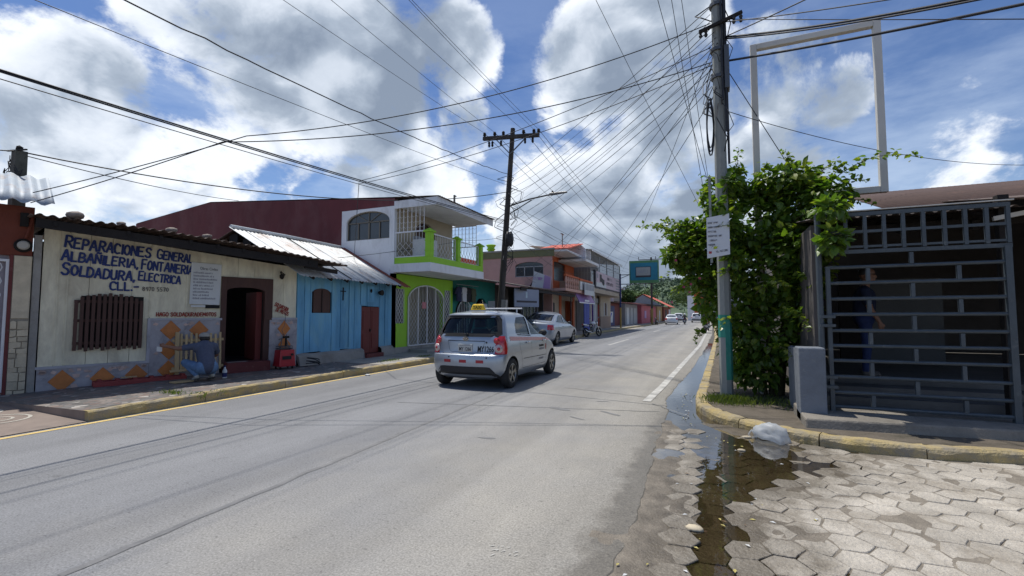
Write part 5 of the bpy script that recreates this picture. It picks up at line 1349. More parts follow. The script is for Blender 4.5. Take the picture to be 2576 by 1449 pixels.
MB().add([(0.02, 0, 3.0), (.02, 8, 3.0), (.02, 4, 5.4)], [(0, 1, 2)]).build('gable', M_greywall, bk)
oe = empty('orange_white_building', (-3.9, 124, 0), 0, 'orange and white building closing the far end of the street', 'building')
MB().box(0, 4.0, 0, 8, 0, 7.0).build('wall', M_orange, oe)
MB().box(4.0, 6.0, -.1, 8, 0, 7.5).box(-1.6, 0, .1, 8, 0, 6.2).build('pilaster', M_white, oe)
MB().box(6.0, 12, 0, 8, 0, 7.0).build('wall', M_white, oe)
MB().box(1.0, 2.8, -.1, -.01, 0, 4.0).build('door', M_shade, oe); MB().box(7.0, 9.5, -.1, -.01, 1.5, 5.0).build('window', M_glassdark, oe)
# white shed and stained wall above the mural front
hb = house('hillside_shed', -13.5, 66, 'small white roofed shed standing above the shuttered shop fronts')
MB().box(0, 9, 0, 5, 0, 5.4).build('wall', M_tan, hb); MB().box(-.6, 9.6, -.8, 5.5, 5.41, 5.7).build('roof', M_white, hb)
bw = house('bare_wall_house', -11.5, 50.2, 'stained pale block wall rising behind the teal sign')
MB().box(0, 9.5, 0, .3, 0, 4.6).box(0, .3, .3, 6, 0, 4.6).build('wall', pmat('stained_blockwork', (0.40, 0.40, 0.40), .9, .3, .8, .1, 20, ((0.15, 0.15, 0.16), .4, .7)), bw)

# ------------------------------------------------------------------ far hill, woods, trees
def hill_mat():
    return pmat('far_woodland', (0.085, 0.125, 0.075), 0.95, 0.35, 0.09, 0, 1, ((0.12, 0.155, 0.10), 0.35, 0.05))  # slight distance haze put into the colour as a greyed green


M_hill = hill_mat()
hl = MB(); nx, ny = 60, 24
for j in range(ny + 1):
    for i in range(nx + 1):
        x = -330 + 620 * i / nx; y = 260 + 380 * j / ny
        hgt = 58 * math.exp(-((x + 34) / 66) ** 2) + 20 * math.exp(-((x + 170) / 80) ** 2) + 26 * math.exp(-((x - 130) / 90) ** 2)
        t = min(1, j / ny * 1.6); z = hgt * (0.55 * math.sin(t * math.pi / 2)) + 2.5 * mnoise.noise(Vector((x * .03, y * .03, 0)))
        hl.v.append((x, y, z - 1.5))
hl.f = [(j * (nx + 1) + i, j * (nx + 1) + i + 1, (j + 1) * (nx + 1) + i + 1, (j + 1) * (nx + 1) + i) for j in range(ny) for i in range(nx)]; hl.m = [0] * len(hl.f)
hill = hl.build('hill', M_hill, smooth=True); tag(hill, kind='structure')


def leafy(mb, c, rad, n, size, rnd, flat=0.8):
    for k in range(n):
        d = Vector((rnd.gauss(0, 1), rnd.gauss(0, 1), rnd.gauss(0, 1))).normalized() * rnd.random() ** .4
        p = Vector((c[0] + d.x * rad[0], c[1] + d.y * rad[1], c[2] + d.z * rad[2]))
        a = Vector((rnd.gauss(0, 1), rnd.gauss(0, 1), rnd.gauss(0, flat))).normalized(); b = a.cross(Vector((rnd.gauss(0, 1), rnd.gauss(0, 1), rnd.gauss(0, 1)))).normalized()
        s = size * rnd.uniform(.6, 1.3)
        mb.add([p - a * s, p + b * s * .5, p + a * s, p - b * s * .5], [(0, 1, 2, 3)])


rnd = random.Random(77); wd = MB()
for k in range(900):
    x = rnd.uniform(-200, 150); y = rnd.uniform(275, 520); j = (y - 260) / 380 * 24; t = min(1, j / 24 * 1.6)
    hgt = 58 * math.exp(-((x + 34) / 66) ** 2) + 20 * math.exp(-((x + 170) / 80) ** 2) + 26 * math.exp(-((x - 130) / 90) ** 2)
    z = hgt * (0.55 * math.sin(t * math.pi / 2)); r = rnd.uniform(2.5, 5)
    leafy(wd, (x, y, z + r * .4), (r * 1.2, r * 1.2, r * .9), 26, 1.3, rnd)
tag(wd.build('woods', M_hill, fix=False), 'dark green woods covering the distant hillside', 'woods', kind='stuff')
M_leaf_far = pmat('distant_leaf', (0.075, 0.13, 0.035), 0.8, 0.35, 0.8, 0, 1)
M_bark = pmat('bark', (0.10, 0.075, 0.055), 0.95, 0.3, 8, 0.5, 30)
for (x, y, h, r, lb) in ((-5.0, 131, 8.6, 6.0, 'broad green tree rising behind the brick house at the far bend'), (-13.5, 78, 5.6, 2.2, 'dark green tree showing under the teal box sign'), (3.5, 136, 10, 5, 'loose brownish green tree behind the orange and white building'), (-16, 118, 8, 5, 'rounded green tree behind the ochre house roof')):
    t = empty('street_tree', (x, y, 0), 0, lb, 'tree')
    MB().tube([(0, 0, -.1), (.1, .1, h * .4), (0, 0, h * .75)], [r * .07, r * .05, r * .02], 7).build('trunk', M_bark, t)
    cr = MB(); rnd = random.Random(int(y))
    for k in range(9): leafy(cr, (rnd.uniform(-.6, .6) * r, rnd.uniform(-.6, .6) * r, h * .72 + rnd.uniform(-.25, .25) * h * .5), (r * .5, r * .5, h * .17), 220, .26, rnd)
    cr.build('crown', M_leaf_far, t, fix=False)

# ================================================================== VEHICLES
def car_paint(name, c, metal=0.55, rough=0.32):
    m = pmat(name, c, rough, 0.05, 2.5, 0, 1, None, metal, 0.5, 0, None, 0.6)
    return m


M_silver = car_paint('silver_paint', (0.36, 0.395, 0.44))
M_silver2 = car_paint('pale_silver_paint', (0.30, 0.33, 0.375))
M_whitecar = car_paint('white_car_paint', (0.62, 0.63, 0.64), 0.0, 0.35)
M_rubber = pmat('tyre_rubber', (0.022, 0.022, 0.023), 0.85, 0.25, 9, 0.3, 60)
M_alloy = plain('grey_alloy', (0.25, 0.24, 0.22), 0.38, 0.75)
M_plastic = pmat('black_plastic', (0.022, 0.023, 0.026), 0.6, 0.15, 9, 0.1, 90)
M_trim = plain('seam_black', (0.012, 0.012, 0.013), 0.7)
M_carglass = glass_mat('car_glass', (0.60, 0.66, 0.65), 0.03)
M_carglass_rear = glass_mat('car_glass_rear', (0.42, 0.47, 0.47), 0.04)
M_seat = pmat('seat_cloth', (0.15, 0.15, 0.155), 0.9, 0.1, 20)
M_redlens = plain('red_lens', (0.46, 0.012, 0.014), 0.12, 0, 0.7, 0.8)
M_clearlens = plain('clear_lens', (0.52, 0.42, 0.40), 0.15, 0, 0.7, 0.8)
M_reflect = plain('red_reflector', (0.36, 0.02, 0.03), 0.35)
M_chrome = plain('chrome', (0.62, 0.63, 0.64), 0.14, 1.0)
M_plate = pmat('plate_white', (0.50, 0.50, 0.47), 0.5, 0.1, 25, 0)
M_taxi_yellow = plain('taxi_yellow', (0.82, 0.53, 0.012), 0.4)


def stripe_mat():
    m = bpy.data.materials.new('checked_stripe'); m.use_nodes = True
    nt = m.node_tree; N, L = nt.nodes.new, nt.links.new; b = nt.nodes['Principled BSDF']; b.inputs['Roughness'].default_value = 0.4
    tc = N('ShaderNodeTexCoord'); mp = N('ShaderNodeVectorMath'); mp.operation = 'MULTIPLY'; mp.inputs[1].default_value = (0, 1, 1); L(tc.outputs['Object'], mp.inputs[0])
    ch = N('ShaderNodeTexChecker'); ch.inputs['Scale'].default_value = 48; ch.inputs[1].default_value = (0.62, 0.10, 0.08, 1); ch.inputs[2].default_value = (0.64, 0.45, 0.42, 1)
    off = N('ShaderNodeVectorMath'); off.operation = 'ADD'; off.inputs[1].default_value = (.003, .003, .003); L(mp.outputs[0], off.inputs[0]); L(off.outputs[0], ch.inputs[0]); L(ch.outputs[0], b.inputs['Base Color'])
    return m


M_stripe = stripe_mat()


def tab(t, z):
    if z <= t[0][0]: return t[0][1]
    for (a, va), (b, vb) in zip(t, t[1:]):
        if z <= b:
            k = (z - a) / (b - a); return va + (vb - va) * k
    return t[-1][1]


NR, NC, NS, NF = 12, 7, 34, 12


class Shell:
    """Car outer skin, lofted upwards through rounded plan loops. y = 0 at the rear bumper, x across."""
    def __init__(self, yr, yf, hw, rc=0.24, rf=0.42, rear_bulge=0.06, front_bulge=0.16, taper=0.05):
        self.yr, self.yf, self.hw, self.rc, self.rf, self.rb, self.fb, self.tp = yr, yf, hw, rc, rf, rear_bulge, front_bulge, taper

    def half(self, z, inset=0.0):
        """Half plan loop from the rear centre round the right side to the front centre."""
        w = tab(self.hw, z) - inset; yr = tab(self.yr, z) + inset; yf = tab(self.yf, z) - inset
        rc = min(self.rc, w * .6); rf = min(self.rf, w * .7, (yf - yr) * .4); L_ = tab(self.yf, 0.5)
        pts = []
        for i in range(NR): pts.append([(w - rc) * i / NR, yr])
        for i in range(NC + 1):
            t = math.pi / 2 * i / NC; pts.append([w - rc + rc * math.sin(t), yr + rc - rc * math.cos(t)])
        y0, y1 = yr + rc, yf - rf
        for i in range(1, NS): pts.append([w, y0 + (y1 - y0) * i / NS])
        for i in range(NC + 1):
            t = math.pi / 2 * i / NC; pts.append([w - rf + rf * math.cos(t), y1 + rf * math.sin(t)])
        for i in range(1, NF + 1): pts.append([(w - rf) * (1 - i / NF), yf])
        out = []
        for x, y in pts:
            u = x / w
            if y < yr + rc + .05: y += self.rb * u * u * max(0, 1 - (y - yr) / (rc + .05))
            if y > y1 - .05: y -= self.fb * u * u * max(0, (y - y1 + .05) / (rf + .05))
            c = (y / L_ - .45); x *= 1 - self.tp * c * c * 2.2
            out.append((x, y))
        return out

    def pt(self, k, z, off=0.0):
        """Point at loop position k (float, 0 = rear centre) and height z, pushed out by off; negative k mirrors."""
        s = -1 if k < 0 else 1; k = abs(k); h = self.half(z); i = min(int(k), len(h) - 2); f = k - i
        x, y = h[i][0] + (h[i + 1][0] - h[i][0]) * f, h[i][1] + (h[i + 1][1] - h[i][1]) * f
        tx, ty = h[i + 1][0] - h[i][0], h[i + 1][1] - h[i][1]; l = math.hypot(tx, ty) or 1
        return Vector((s * (x + ty / l * off), y - tx / l * off, z))

    def k_at_y(self, y, z):
        h = self.half(z)
        for i in range(NR, len(h) - 1):
            if h[i + 1][1] >= y and h[i + 1][0] > .3: return i + (y - h[i][1]) / max(1e-6, h[i + 1][1] - h[i][1])
        return len(h) - 1

    def side(self, y, z, off=0.0, s=1):
        p = self.pt(self.k_at_y(y, z), z, off); return Vector((p.x * s, p.y, z))

    def k_at_x(self, x, z):
        h = self.half(z); x = abs(x)
        for i in range(NR + NC):
            if h[i + 1][0] >= x: return i + (x - h[i][0]) / max(1e-6, h[i + 1][0] - h[i][0])
        return NR + NC

    def rear(self, x, z, off=0.0):
        k = self.k_at_x(x, z); return self.pt(-k if x < 0 else k, z, off)

    def solid(self, zs, inset=0.0, crown=0.03):
        mb = MB(); rows = []
        for z in zs:
            h = self.half(z, inset); loop = [(x, y, z) for x, y in h] + [(-x, y, z) for x, y in reversed(h[1:-1])]
            rows.append(loop)
        top = rows[-1]; cy = sum(p[1] for p in top) / len(top)
        for k, dz in ((.8, .45), (.5, .8), (.2, 1.0)): rows.append([(x * k, cy + (y - cy) * k, z + crown * dz) for x, y, z in top])
        n = len(rows[0])
        for r in rows: mb.v += r
        mb.f = [(i * n + j, i * n + (j + 1) % n, (i + 1) * n + (j + 1) % n, (i + 1) * n + j) for i in range(len(rows) - 1) for j in range(n)]
        mb.f += [tuple(range(n - 1, -1, -1)), tuple((len(rows) - 1) * n + j for j in range(n))]; mb.m = [0] * len(mb.f)
        return mb

    def patch(self, poly, fn, off, nu=10, nv=6):
        """Panel lying on the skin: bilinear patch of the four corners in (u, z); fn(u, z, off) gives the point."""
        mb = MB(); (a, b, c, d) = poly
        for j in range(nv + 1):
            for i in range(nu + 1):
                s, t = i / nu, j / nv
                u = (a[0] * (1 - s) + b[0] * s) * (1 - t) + (d[0] * (1 - s) + c[0] * s) * t
                z = (a[1] * (1 - s) + b[1] * s) * (1 - t) + (d[1] * (1 - s) + c[1] * s) * t
                mb.v.append(tuple(fn(u, z, off)))
        mb.f = [(j * (nu + 1) + i, j * (nu + 1) + i + 1, (j + 1) * (nu + 1) + i + 1, (j + 1) * (nu + 1) + i) for j in range(nv) for i in range(nu)]; mb.m = [0] * len(mb.f)
        return mb


def cutter(mb):
    o = mb.build('cutter', M_trim); return o


def wheel_meshes(r, wdt, rim):
    ty = MB().lathe([(rim, -wdt / 2 + .015), (rim + .02, -wdt / 2), (r - .03, -wdt / 2 + .004), (r - .008, -wdt / 2 + .022), (r, -wdt / 2 + .045), (r, wdt / 2 - .045), (r - .008, wdt / 2 - .022), (r - .03, wdt / 2 - .004), (rim + .02, wdt / 2), (rim, wdt / 2 - .015)], (0, 0, 0), 'x', 36, cap=False)
    rm = MB().lathe([(rim + .003, wdt / 2 - .012), (rim - .012, wdt / 2 - .008), (rim - .022, wdt / 2 - .03), (rim - .03, -wdt / 2 + .02), (0.03, -wdt / 2 + .03)], (0, 0, 0), 'x', 30, cap=False)
    for k in range(5):
        t = 2 * math.pi * k / 5 + .3; c, s = math.cos(t), math.sin(t)
        for a in (-.14, .14):
            c2, s2 = math.cos(t + a), math.sin(t + a)
            rm.bar((wdt / 2 - .035, .04 * c, .04 * s), (wdt / 2 - .022, (rim - .018) * c2, (rim - .018) * s2), .034, .02, (1, 0, 0))
    rm.lathe([(0.055, wdt / 2 - .05), (0.05, wdt / 2 - .02), (0.02, wdt / 2 - .015)], (0, 0, 0), 'x', 16)
    return ty.mesh('tyre', M_rubber, True), rm.mesh('rim', M_alloy)


def glazing(S, poly, fn, name, parent, mat, off=-0.012, nu=12, nv=8):
    return S.patch(poly, fn, off, nu, nv).build(name, mat, parent, True)


def make_car(name, label, group, S, zs, wheels, wr, spec, paint, loc, rz, glass=None, detail=True):
    root = empty(name, loc, rz, label, 'car', group)
    body = S.solid(zs, 0.0, spec.get('crown', .035)).build('body', paint, None, True)
    cuts = []
    if detail:
        zi = [z for z in zs if z > .32 and z < zs[-1] - .03]
        cuts.append(cutter(S.solid([.34] + zi[1:], 0.05, 0.01)))
    for poly in (spec['side_windows'] if detail else ()):
        P3 = [(-1.2, y, z) for y, z in poly]; cuts.append(cutter(MB().prism(P3, (2.4, 0, 0))))
    for poly, y0, y1 in (spec['end_windows'] if detail else ()):
        cuts.append(cutter(MB().prism([(x, y0, z) for x, z in poly], (0, y1 - y0, 0))))
    for y in wheels:
        for s in (-1, 1): cuts.append(cutter(MB().lathe([(wr * 1.13, 0), (wr * 1.13, .6)], (s * .48 if s > 0 else -.48 - .6, y, wr * 1.02), 'x', 36)))
    for c in cuts:
        m = body.modifiers.new('cut', 'BOOLEAN'); m.operation = 'DIFFERENCE'; m.object = c; m.solver = 'EXACT'; m.material_mode = 'TRANSFER'
    if cuts:
        apply_mods(body)
        for c in cuts: bpy.data.objects.remove(c)
        for p in body.data.polygons: p.use_smooth = True
        body.data.set_sharp_from_angle(angle=R(32))
    body.parent = root
    # glass
    g1 = glass or M_carglass
    sd = lambda s: (lambda y, z, off: S.side(y, z, off, s))
    for poly in spec['side_windows']:
        q = spec['glass_quads'][spec['side_windows'].index(poly)]
        for s in (-1, 1): glazing(S, q, sd(s), 'side_window', root, g1 if detail else M_glassdark, -0.012 if detail else .004)
    for q, nm, kind in spec['end_glass']:
        if kind == 'rear': fn = lambda x, z, off: S.rear(x, z, off)
        else: fn = lambda x, z, off: Vector((x, tab(S.yf, z) - S.fb * (x / tab(S.hw, z)) ** 2 * .6 + off, z))
        glazing(S, q, fn, nm, root, (M_carglass_rear if kind == 'rear' else g1) if detail else M_glassdark, -0.012 if detail else .004)
    # wheels
    ty, rm = wheel_meshes(wr, .17, wr * .64)
    for y in wheels:
        for s in (-1, 1):
            w = empty('wheel', (s * (spec['track'] - .085), y, wr), 0); w.parent = root
            if s < 0: w.rotation_euler = (0, 0, math.pi)
            link('tyre', ty, w); link('rim', rm, w)
    return root, body


def seam(S, pts, parent, w=.006, off=.0015, s=1):
    mb = MB()
    for (a, b) in zip(pts, pts[1:]):
        n = max(1, int(abs(a[0] - b[0]) + abs(a[1] - b[1])) * 8) + 3
        for i in range(n):
            t0, t1 = i / n, (i + 1) / n
            p0 = (a[0] + (b[0] - a[0]) * t0, a[1] + (b[1] - a[1]) * t0); p1 = (a[0] + (b[0] - a[0]) * t1, a[1] + (b[1] - a[1]) * t1)
            d = Vector((p1[0] - p0[0], p1[1] - p0[1])); l = d.length or 1; nx_, nz_ = -d.y / l * w / 2, d.x / l * w / 2
            mb.ngon([S.side(p0[0] - nx_, p0[1] - nz_, off, s), S.side(p0[0] + nx_, p0[1] + nz_, off, s), S.side(p1[0] + nx_, p1[1] + nz_, off, s), S.side(p1[0] - nx_, p1[1] - nz_, off, s)])
    return mb.build('door_seam', M_trim, parent, fix=False)


# ------------------------------------------------------------------ the taxi
TS = Shell(
    yr=[(.18, .20), (.24, .10), (.32, .035), (.44, .0), (.56, .0), (.64, .02), (.67, .055), (.72, .07), (.90, .085), (1.0, .115), (1.10, .155), (1.30, .25), (1.38, .285), (1.41, .26), (1.435, .30), (1.46, .50)],
    yf=[(.18, 3.36), (.30, 3.50), (.45, 3.535), (.60, 3.49), (.72, 3.40), (.80, 3.24), (.87, 3.02), (.93, 2.80), (.985, 2.62), (1.02, 2.52), (1.10, 2.38), (1.20, 2.22), (1.32, 2.02), (1.40, 1.86), (1.435, 1.74), (1.46, 1.52)],
    hw=[(.18, .70), (.26, .755), (.36, .785), (.55, .797), (.68, .797), (.80, .790), (.90, .778), (.97, .758), (1.02, .742), (1.12, .715), (1.25, .675), (1.35, .635), (1.40, .600), (1.435, .545), (1.46, .43)],
    rc=.22, rf=.46, rear_bulge=.10, front_bulge=.14)
zs_t = [.18, .21, .24, .28, .32, .38, .44, .50, .56, .61, .64, .655, .67, .70, .74, .78, .82, .86, .90, .94, .97, 1.0, 1.03, 1.07, 1.12, 1.17, 1.22, 1.27, 1.32, 1.36, 1.38, 1.40, 1.412, 1.425, 1.44, 1.46]
rw = [(-.59, 1.03), (.59, 1.03), (.62, 1.07), (.56, 1.29), (.51, 1.35), (-.51, 1.35), (-.56, 1.29), (-.62, 1.07)]
spec_t = dict(crown=.03, track=.795,
    side_windows=[[(.80, 1.03), (1.52, .985), (1.50, 1.36), (1.02, 1.345), (.86, 1.22)], [(1.585, .983), (2.50, .962), (2.42, 1.02), (2.02, 1.29), (1.90, 1.345), (1.57, 1.362)]],
    glass_quads=[[(.72, 1.0), (1.55, .96), (1.53, 1.38), (.86, 1.37)], [(1.55, .95), (2.52, .94), (1.98, 1.36), (1.54, 1.38)]],
    end_windows=[(rw, -.2, .85), ([(-.60, 1.05), (.60, 1.05), (.52, 1.37), (-.52, 1.37)], 1.80, 3.3)],
    end_glass=[([(-.64, 1.01), (.64, 1.01), (.55, 1.37), (-.55, 1.37)], 'rear_window', 'rear'), ([(-.68, 1.03), (.68, 1.03), (.60, 1.385), (-.60, 1.385)], 'windscreen', 'front')])
taxi, tbody = make_car('taxi', 'silver hatchback taxi with yellow roof sign and red checked side stripe', None, TS, zs_t, (.535, 2.915), .285, spec_t, M_silver, (-4.315, 7.71, 0), 0)
rear = lambda x, z, off: TS.rear(x, z, off)
# black blind border round the rear window, lower bumper insert, hatch seams
def ring_patch(outer, inner, fn, off, name, mat, parent):
    mb = MB(); n = len(outer)
    for i in range(n):
        a, b, c, d = outer[i], outer[(i + 1) % n], inner[(i + 1) % n], inner[i]; m_ = 8
        for k in range(m_):
            t0, t1 = k / m_, (k + 1) / m_; L2 = lambda p, q, t: (p[0] + (q[0] - p[0]) * t, p[1] + (q[1] - p[1]) * t)
            mb.ngon([fn(*L2(a, b, t0), off), fn(*L2(a, b, t1), off), fn(*L2(d, c, t1), off), fn(*L2(d, c, t0), off)])
    return mb.build(name, mat, parent, fix=False)


ring_patch([(-.63, .985), (.63, .985), (.685, 1.03), (.612, 1.31), (.55, 1.388), (-.55, 1.388), (-.612, 1.31), (-.685, 1.03)], [(-.575, 1.045), (.575, 1.045), (.60, 1.085), (.545, 1.28), (.495, 1.335), (-.495, 1.335), (-.545, 1.28), (-.60, 1.085)], rear, .008, 'window_border', M_trim, taxi)
bi = [(-.60, .21), (.60, .21), (.66, .27), (.60, .42), (.50, .44), (-.50, .44), (-.60, .42), (-.66, .27)]
mb = MB(); nn = 20
for i in range(nn):
    x0, x1 = -.66 + 1.32 * i / nn, -.66 + 1.32 * (i + 1) / nn
    zt_ = lambda x: .43 if abs(x) < .52 else .43 - (abs(x) - .52) * 1.15
    for (a, b) in ((0, .5), (.5, 1.0)):
        zz = lambda x, t: .205 + (zt_(x) - .205) * t
        mb.ngon([rear(x0, zz(x0, a), .006 + .012 * math.sin(a * 3.1)), rear(x1, zz(x1, a), .006 + .012 * math.sin(a * 3.1)), rear(x1, zz(x1, b), .006 + .012 * math.sin(b * 3.1)), rear(x0, zz(x0, b), .006 + .012 * math.sin(b * 3.1))])
mb.build('bumper_insert', M_plastic, taxi, True, fix=False)


def rseam(pts, w=.008, name='hatch_seam'):
    mb = MB()
    for a, b in zip(pts, pts[1:]):
        n = 8; d = Vector((b[0] - a[0], b[1] - a[1])); l = d.length; nx_, nz_ = -d.y / l * w / 2, d.x / l * w / 2
        for i in range(n):
            p = (a[0] + (b[0] - a[0]) * i / n, a[1] + (b[1] - a[1]) * i / n); q = (a[0] + (b[0] - a[0]) * (i + 1) / n, a[1] + (b[1] - a[1]) * (i + 1) / n)
            mb.ngon([rear(p[0] - nx_, p[1] - nz_, .002), rear(p[0] + nx_, p[1] + nz_, .002), rear(q[0] + nx_, q[1] + nz_, .002), rear(q[0] - nx_, q[1] - nz_, .002)])
    return mb.build(name, M_trim, taxi, fix=False)


rseam([(-.625, .985), (-.60, .665), (.60, .665), (.625, .985)])
rseam([(-.40, .90), (-.345, .72), (-.28, .695), (.28, .695), (.345, .72), (.40, .90), (-.40, .90)], .005, 'recess_edge')
rseam([(-.40, .905), (.40, .905)], .012, 'handle_edge')
# tail lamps wrap the corners
for s in (-1, 1):
    lamp = empty('tail_lamp'); lamp.parent = taxi
    mb = MB(); nu, nv = 12, 12
    for j in range(nv + 1):
        t = j / nv; z = .665 + .335 * t
        k0 = TS.k_at_x(.60 + .04 * t - .02 * math.sin(t * 3.1), z); k1 = NR + NC + .6 - 2.2 * t - (1.2 * (1 - t) ** 3)
        for i in range(nu + 1):
            k = k0 + (k1 - k0) * i / nu; e = math.sin(math.pi * i / nu) ** .5 * math.sin(math.pi * (t * .9 + .05)) ** .5
            p = TS.pt(k, z, .004 + .022 * e); mb.v.append((p.x * s, p.y, p.z))
    mb.f = [(j * (nu + 1) + i, j * (nu + 1) + i + 1, (j + 1) * (nu + 1) + i + 1, (j + 1) * (nu + 1) + i) for j in range(nv) for i in range(nu)]; mb.m = [0] * len(mb.f)
    mb.build('red_lens', M_redlens, lamp, True)
    for (z, r1, r2, m1_, m2_) in ((.765, .078, .032, M_clearlens, M_redlens), (.915, .058, .03, M_redlens, M_redlens)):
        c = TS.pt(NR + 1.7 + (0.3 if z < .8 else -.2), z, .026); nrm = (TS.pt(NR + 1.9, z, .1) - TS.pt(NR + 1.9, z, 0)).normalized()
        c.x *= s; nrm.x *= s
        up_ = Vector((0, 0, 1)); sx_ = nrm.cross(up_).normalized(); uz = sx_.cross(nrm)
        for (r_, h_, mm, nm) in ((r1, .004, m1_, 'lens_ring'), (r2, .012, m2_, 'lens_centre')):
            vs = [c + nrm * h_ + (sx_ * math.cos(2 * math.pi * k / 20) + uz * math.sin(2 * math.pi * k / 20)) * r_ for k in range(20)] + [c + nrm * (h_ + .008)] + [c - nrm * .02 + (sx_ * math.cos(2 * math.pi * k / 20) + uz * math.sin(2 * math.pi * k / 20)) * r_ for k in range(20)]
            q_ = MB().add(vs, [(k, (k + 1) % 20, 20) for k in range(20)] + [(k + 21, (k + 1) % 20 + 21, (k + 1) % 20, k) for k in range(20)])
            q_.build(nm, mm, lamp, True)
# plate, lettering, emblem, reflectors
pl = MB().box(-.155, .155, .062, .074, .70, .845).build('number_plate', M_plate, taxi, bevel=.006)
text('plate_number', 'MY 1266', M_blackletter, pl, (0, .0605, .722), .095, (math.pi / 2, 0, 0), .002, .255, align='CENTER')
MB().box(-.11, .11, .059, .0615, .815, .828).build('plate_print', M_grayletter, pl)
fn_ = text('fleet_number', 'MY1266', M_trim, taxi, (0, 0, 0), .155, (0, 0, 0), .003, .315)
for v in fn_.data.vertices:
    p = TS.rear(v.co.x + .262, v.co.y + .702, .006 + (.001 if v.co.z > 0 else 0)); v.co = p
em = MB(); c = rear(0, .945, .012)
vs = [(c.x + .065 * math.cos(2 * math.pi * k / 24), c.y - .004, c.z + .036 * math.sin(2 * math.pi * k / 24)) for k in range(24)]
em.prism(vs, (0, .03, 0)).build('emblem', M_chrome, taxi)
vs = [(c.x + .056 * math.cos(2 * math.pi * k / 24), c.y - .0065, c.z + .029 * math.sin(2 * math.pi * k / 24)) for k in range(24)]
MB().prism(vs, (0, .003, 0)).build('emblem_field', M_trim, taxi)
text('emblem_letters', 'KIA', M_chrome, taxi, (c.x, c.y - .0085, c.z - .017), .05, (math.pi / 2, 0, 0), .001, .085, align='CENTER')
for x in (-.36, -.02, .33):
    q_ = TS.patch([(x - .075, .50), (x + .075, .50), (x + .075, .555), (x - .075, .555)], rear, .004, 6, 2); q_.build('reflector', M_reflect, taxi)
for x, z in ((-.33, .60), (.46, .60)): MB().lathe([(.014, 0), (.012, -.012)], tuple(rear(x, z, .004)), 'y', 10).build('parking_sensor', M_trim, taxi)
MB().lathe([(.018, 0), (.016, -.01)], tuple(rear(.43, .88, .004)), 'y', 12).build('lock', M_trim, taxi)
wp = MB().tube([tuple(rear(.02, 1.03, .03)), tuple(rear(-.05, 1.045, .04)), tuple(rear(-.40, 1.04, .035))], [.014, .010, .006], 6); wp.lathe([(.03, 0), (.025, -.03)], tuple(rear(.02, 1.025, .01)), 'y', 12); wp.build('wiper', M_trim, taxi)
MB().tube([tuple(TS.rear(x, 1.40, .02)) for x in (-.52, -.3, 0, .3, .52)], .012, 6).build('spoiler_lip', M_silver, taxi)
# flanks
for s in (-1, 1):
    fl = lambda y, z, off: TS.side(y, z, off, s)
    seam(TS, [(1.54, .96), (1.54, .33)], taxi, s=s); seam(TS, [(.93, .99), (.90, .78), (1.03, .45), (1.06, .33), (2.45, .33), (2.52, .60), (2.50, .955)], taxi, s=s)
    seam(TS, [(1.08, .52), (2.48, .50)], taxi, .012, s=s)
    TS.patch([(.46, .905), (3.05, .80), (3.0, .865), (.46, .985)], fl, .003, 44, 2).build('checked_stripe', M_stripe, taxi, True)
    for y in (1.33, 2.33):
        hd = MB().tube([fl(y - .09, .83, .012), fl(y - .05, .835, .035), fl(y + .05, .832, .035), fl(y + .09, .825, .012)], .016, 6); hd.build('door_handle', M_chrome, taxi, True)
    mr_ = empty('wing_mirror'); mr_.parent = taxi
    MB().ico(tuple(fl(2.40, .99, .13)), .10, 2, (1.0, .55, .75)).build('housing', M_plastic, mr_, True); MB().bar(fl(2.42, .965, 0), fl(2.40, .985, .1), .05, .03).build('arm', M_plastic, mr_)
    for z, w_ in ((.70, .30), (.63, .30), (.42, .26)):
        x0 = 2.0
        sc_ = MB(); rr = random.Random(int(z * 100)); y_ = x0
        while y_ < x0 + w_:
            w2 = rr.uniform(.018, .032); sc_.ngon([fl(y_, z, .0035), fl(y_ + w2, z, .0035), fl(y_ + w2, z + .045, .0035), fl(y_, z + .045, .0035)]); y_ += w2 + .008
        sc_.build('door_print', M_trim if z > .65 else M_grayletter, taxi, fix=False)
    TS.patch([(2.40, .62), (2.46, .62), (2.47, .75), (2.41, .75)], fl, .0035, 4, 4).build('door_crest', M_reflect, taxi)
    TS.patch([(.86, .995), (1.55, .955), (1.55, .975), (.84, 1.015)], fl, .002, 10, 1).build('window_strip', M_trim, taxi)
    TS.patch([(1.535, .965), (1.575, .965), (1.565, 1.37), (1.515, 1.37)], fl, .002, 2, 8).build('pillar_strip', M_silver, taxi)
# roof: taxi lamp, aerial, bars
rs = empty('roof_sign'); rs.parent = taxi; rs.location = (-.06, .72, 1.485)
MB().hexa([(-.165, -.06, .0), (.165, -.06, .0), (.165, .06, 0), (-.165, .06, 0), (-.12, -.035, .135), (.12, -.035, .135), (.12, .035, .135), (-.12, .035, .135)]).build('lamp_box', M_taxi_yellow, rs, bevel=.028)
MB().box(-.175, .175, -.07, .07, -.012, .012).build('lamp_base', M_plate, rs)
text('lamp_letters', 'TAXI', M_trim, rs, (0, -.0565, .032), .10, (math.pi / 2 - .17, 0, 0), .002, .19, align='CENTER')
MB().tube([(0.02, .84 - 0, 1.48), (.0, .78, 1.70)], [.008, .004], 6).build('aerial', M_plate, taxi)
MB().tube([(-.55, 1.42, 1.535), (.62, 1.42, 1.535)], .018, 6).tube([(-.5, 1.42, 1.45), (-.5, 1.42, 1.53)], .015, 6).tube([(.5, 1.42, 1.44), (.5, 1.42, 1.53)], .015, 6).build('roof_bar', M_whitemetal, taxi)
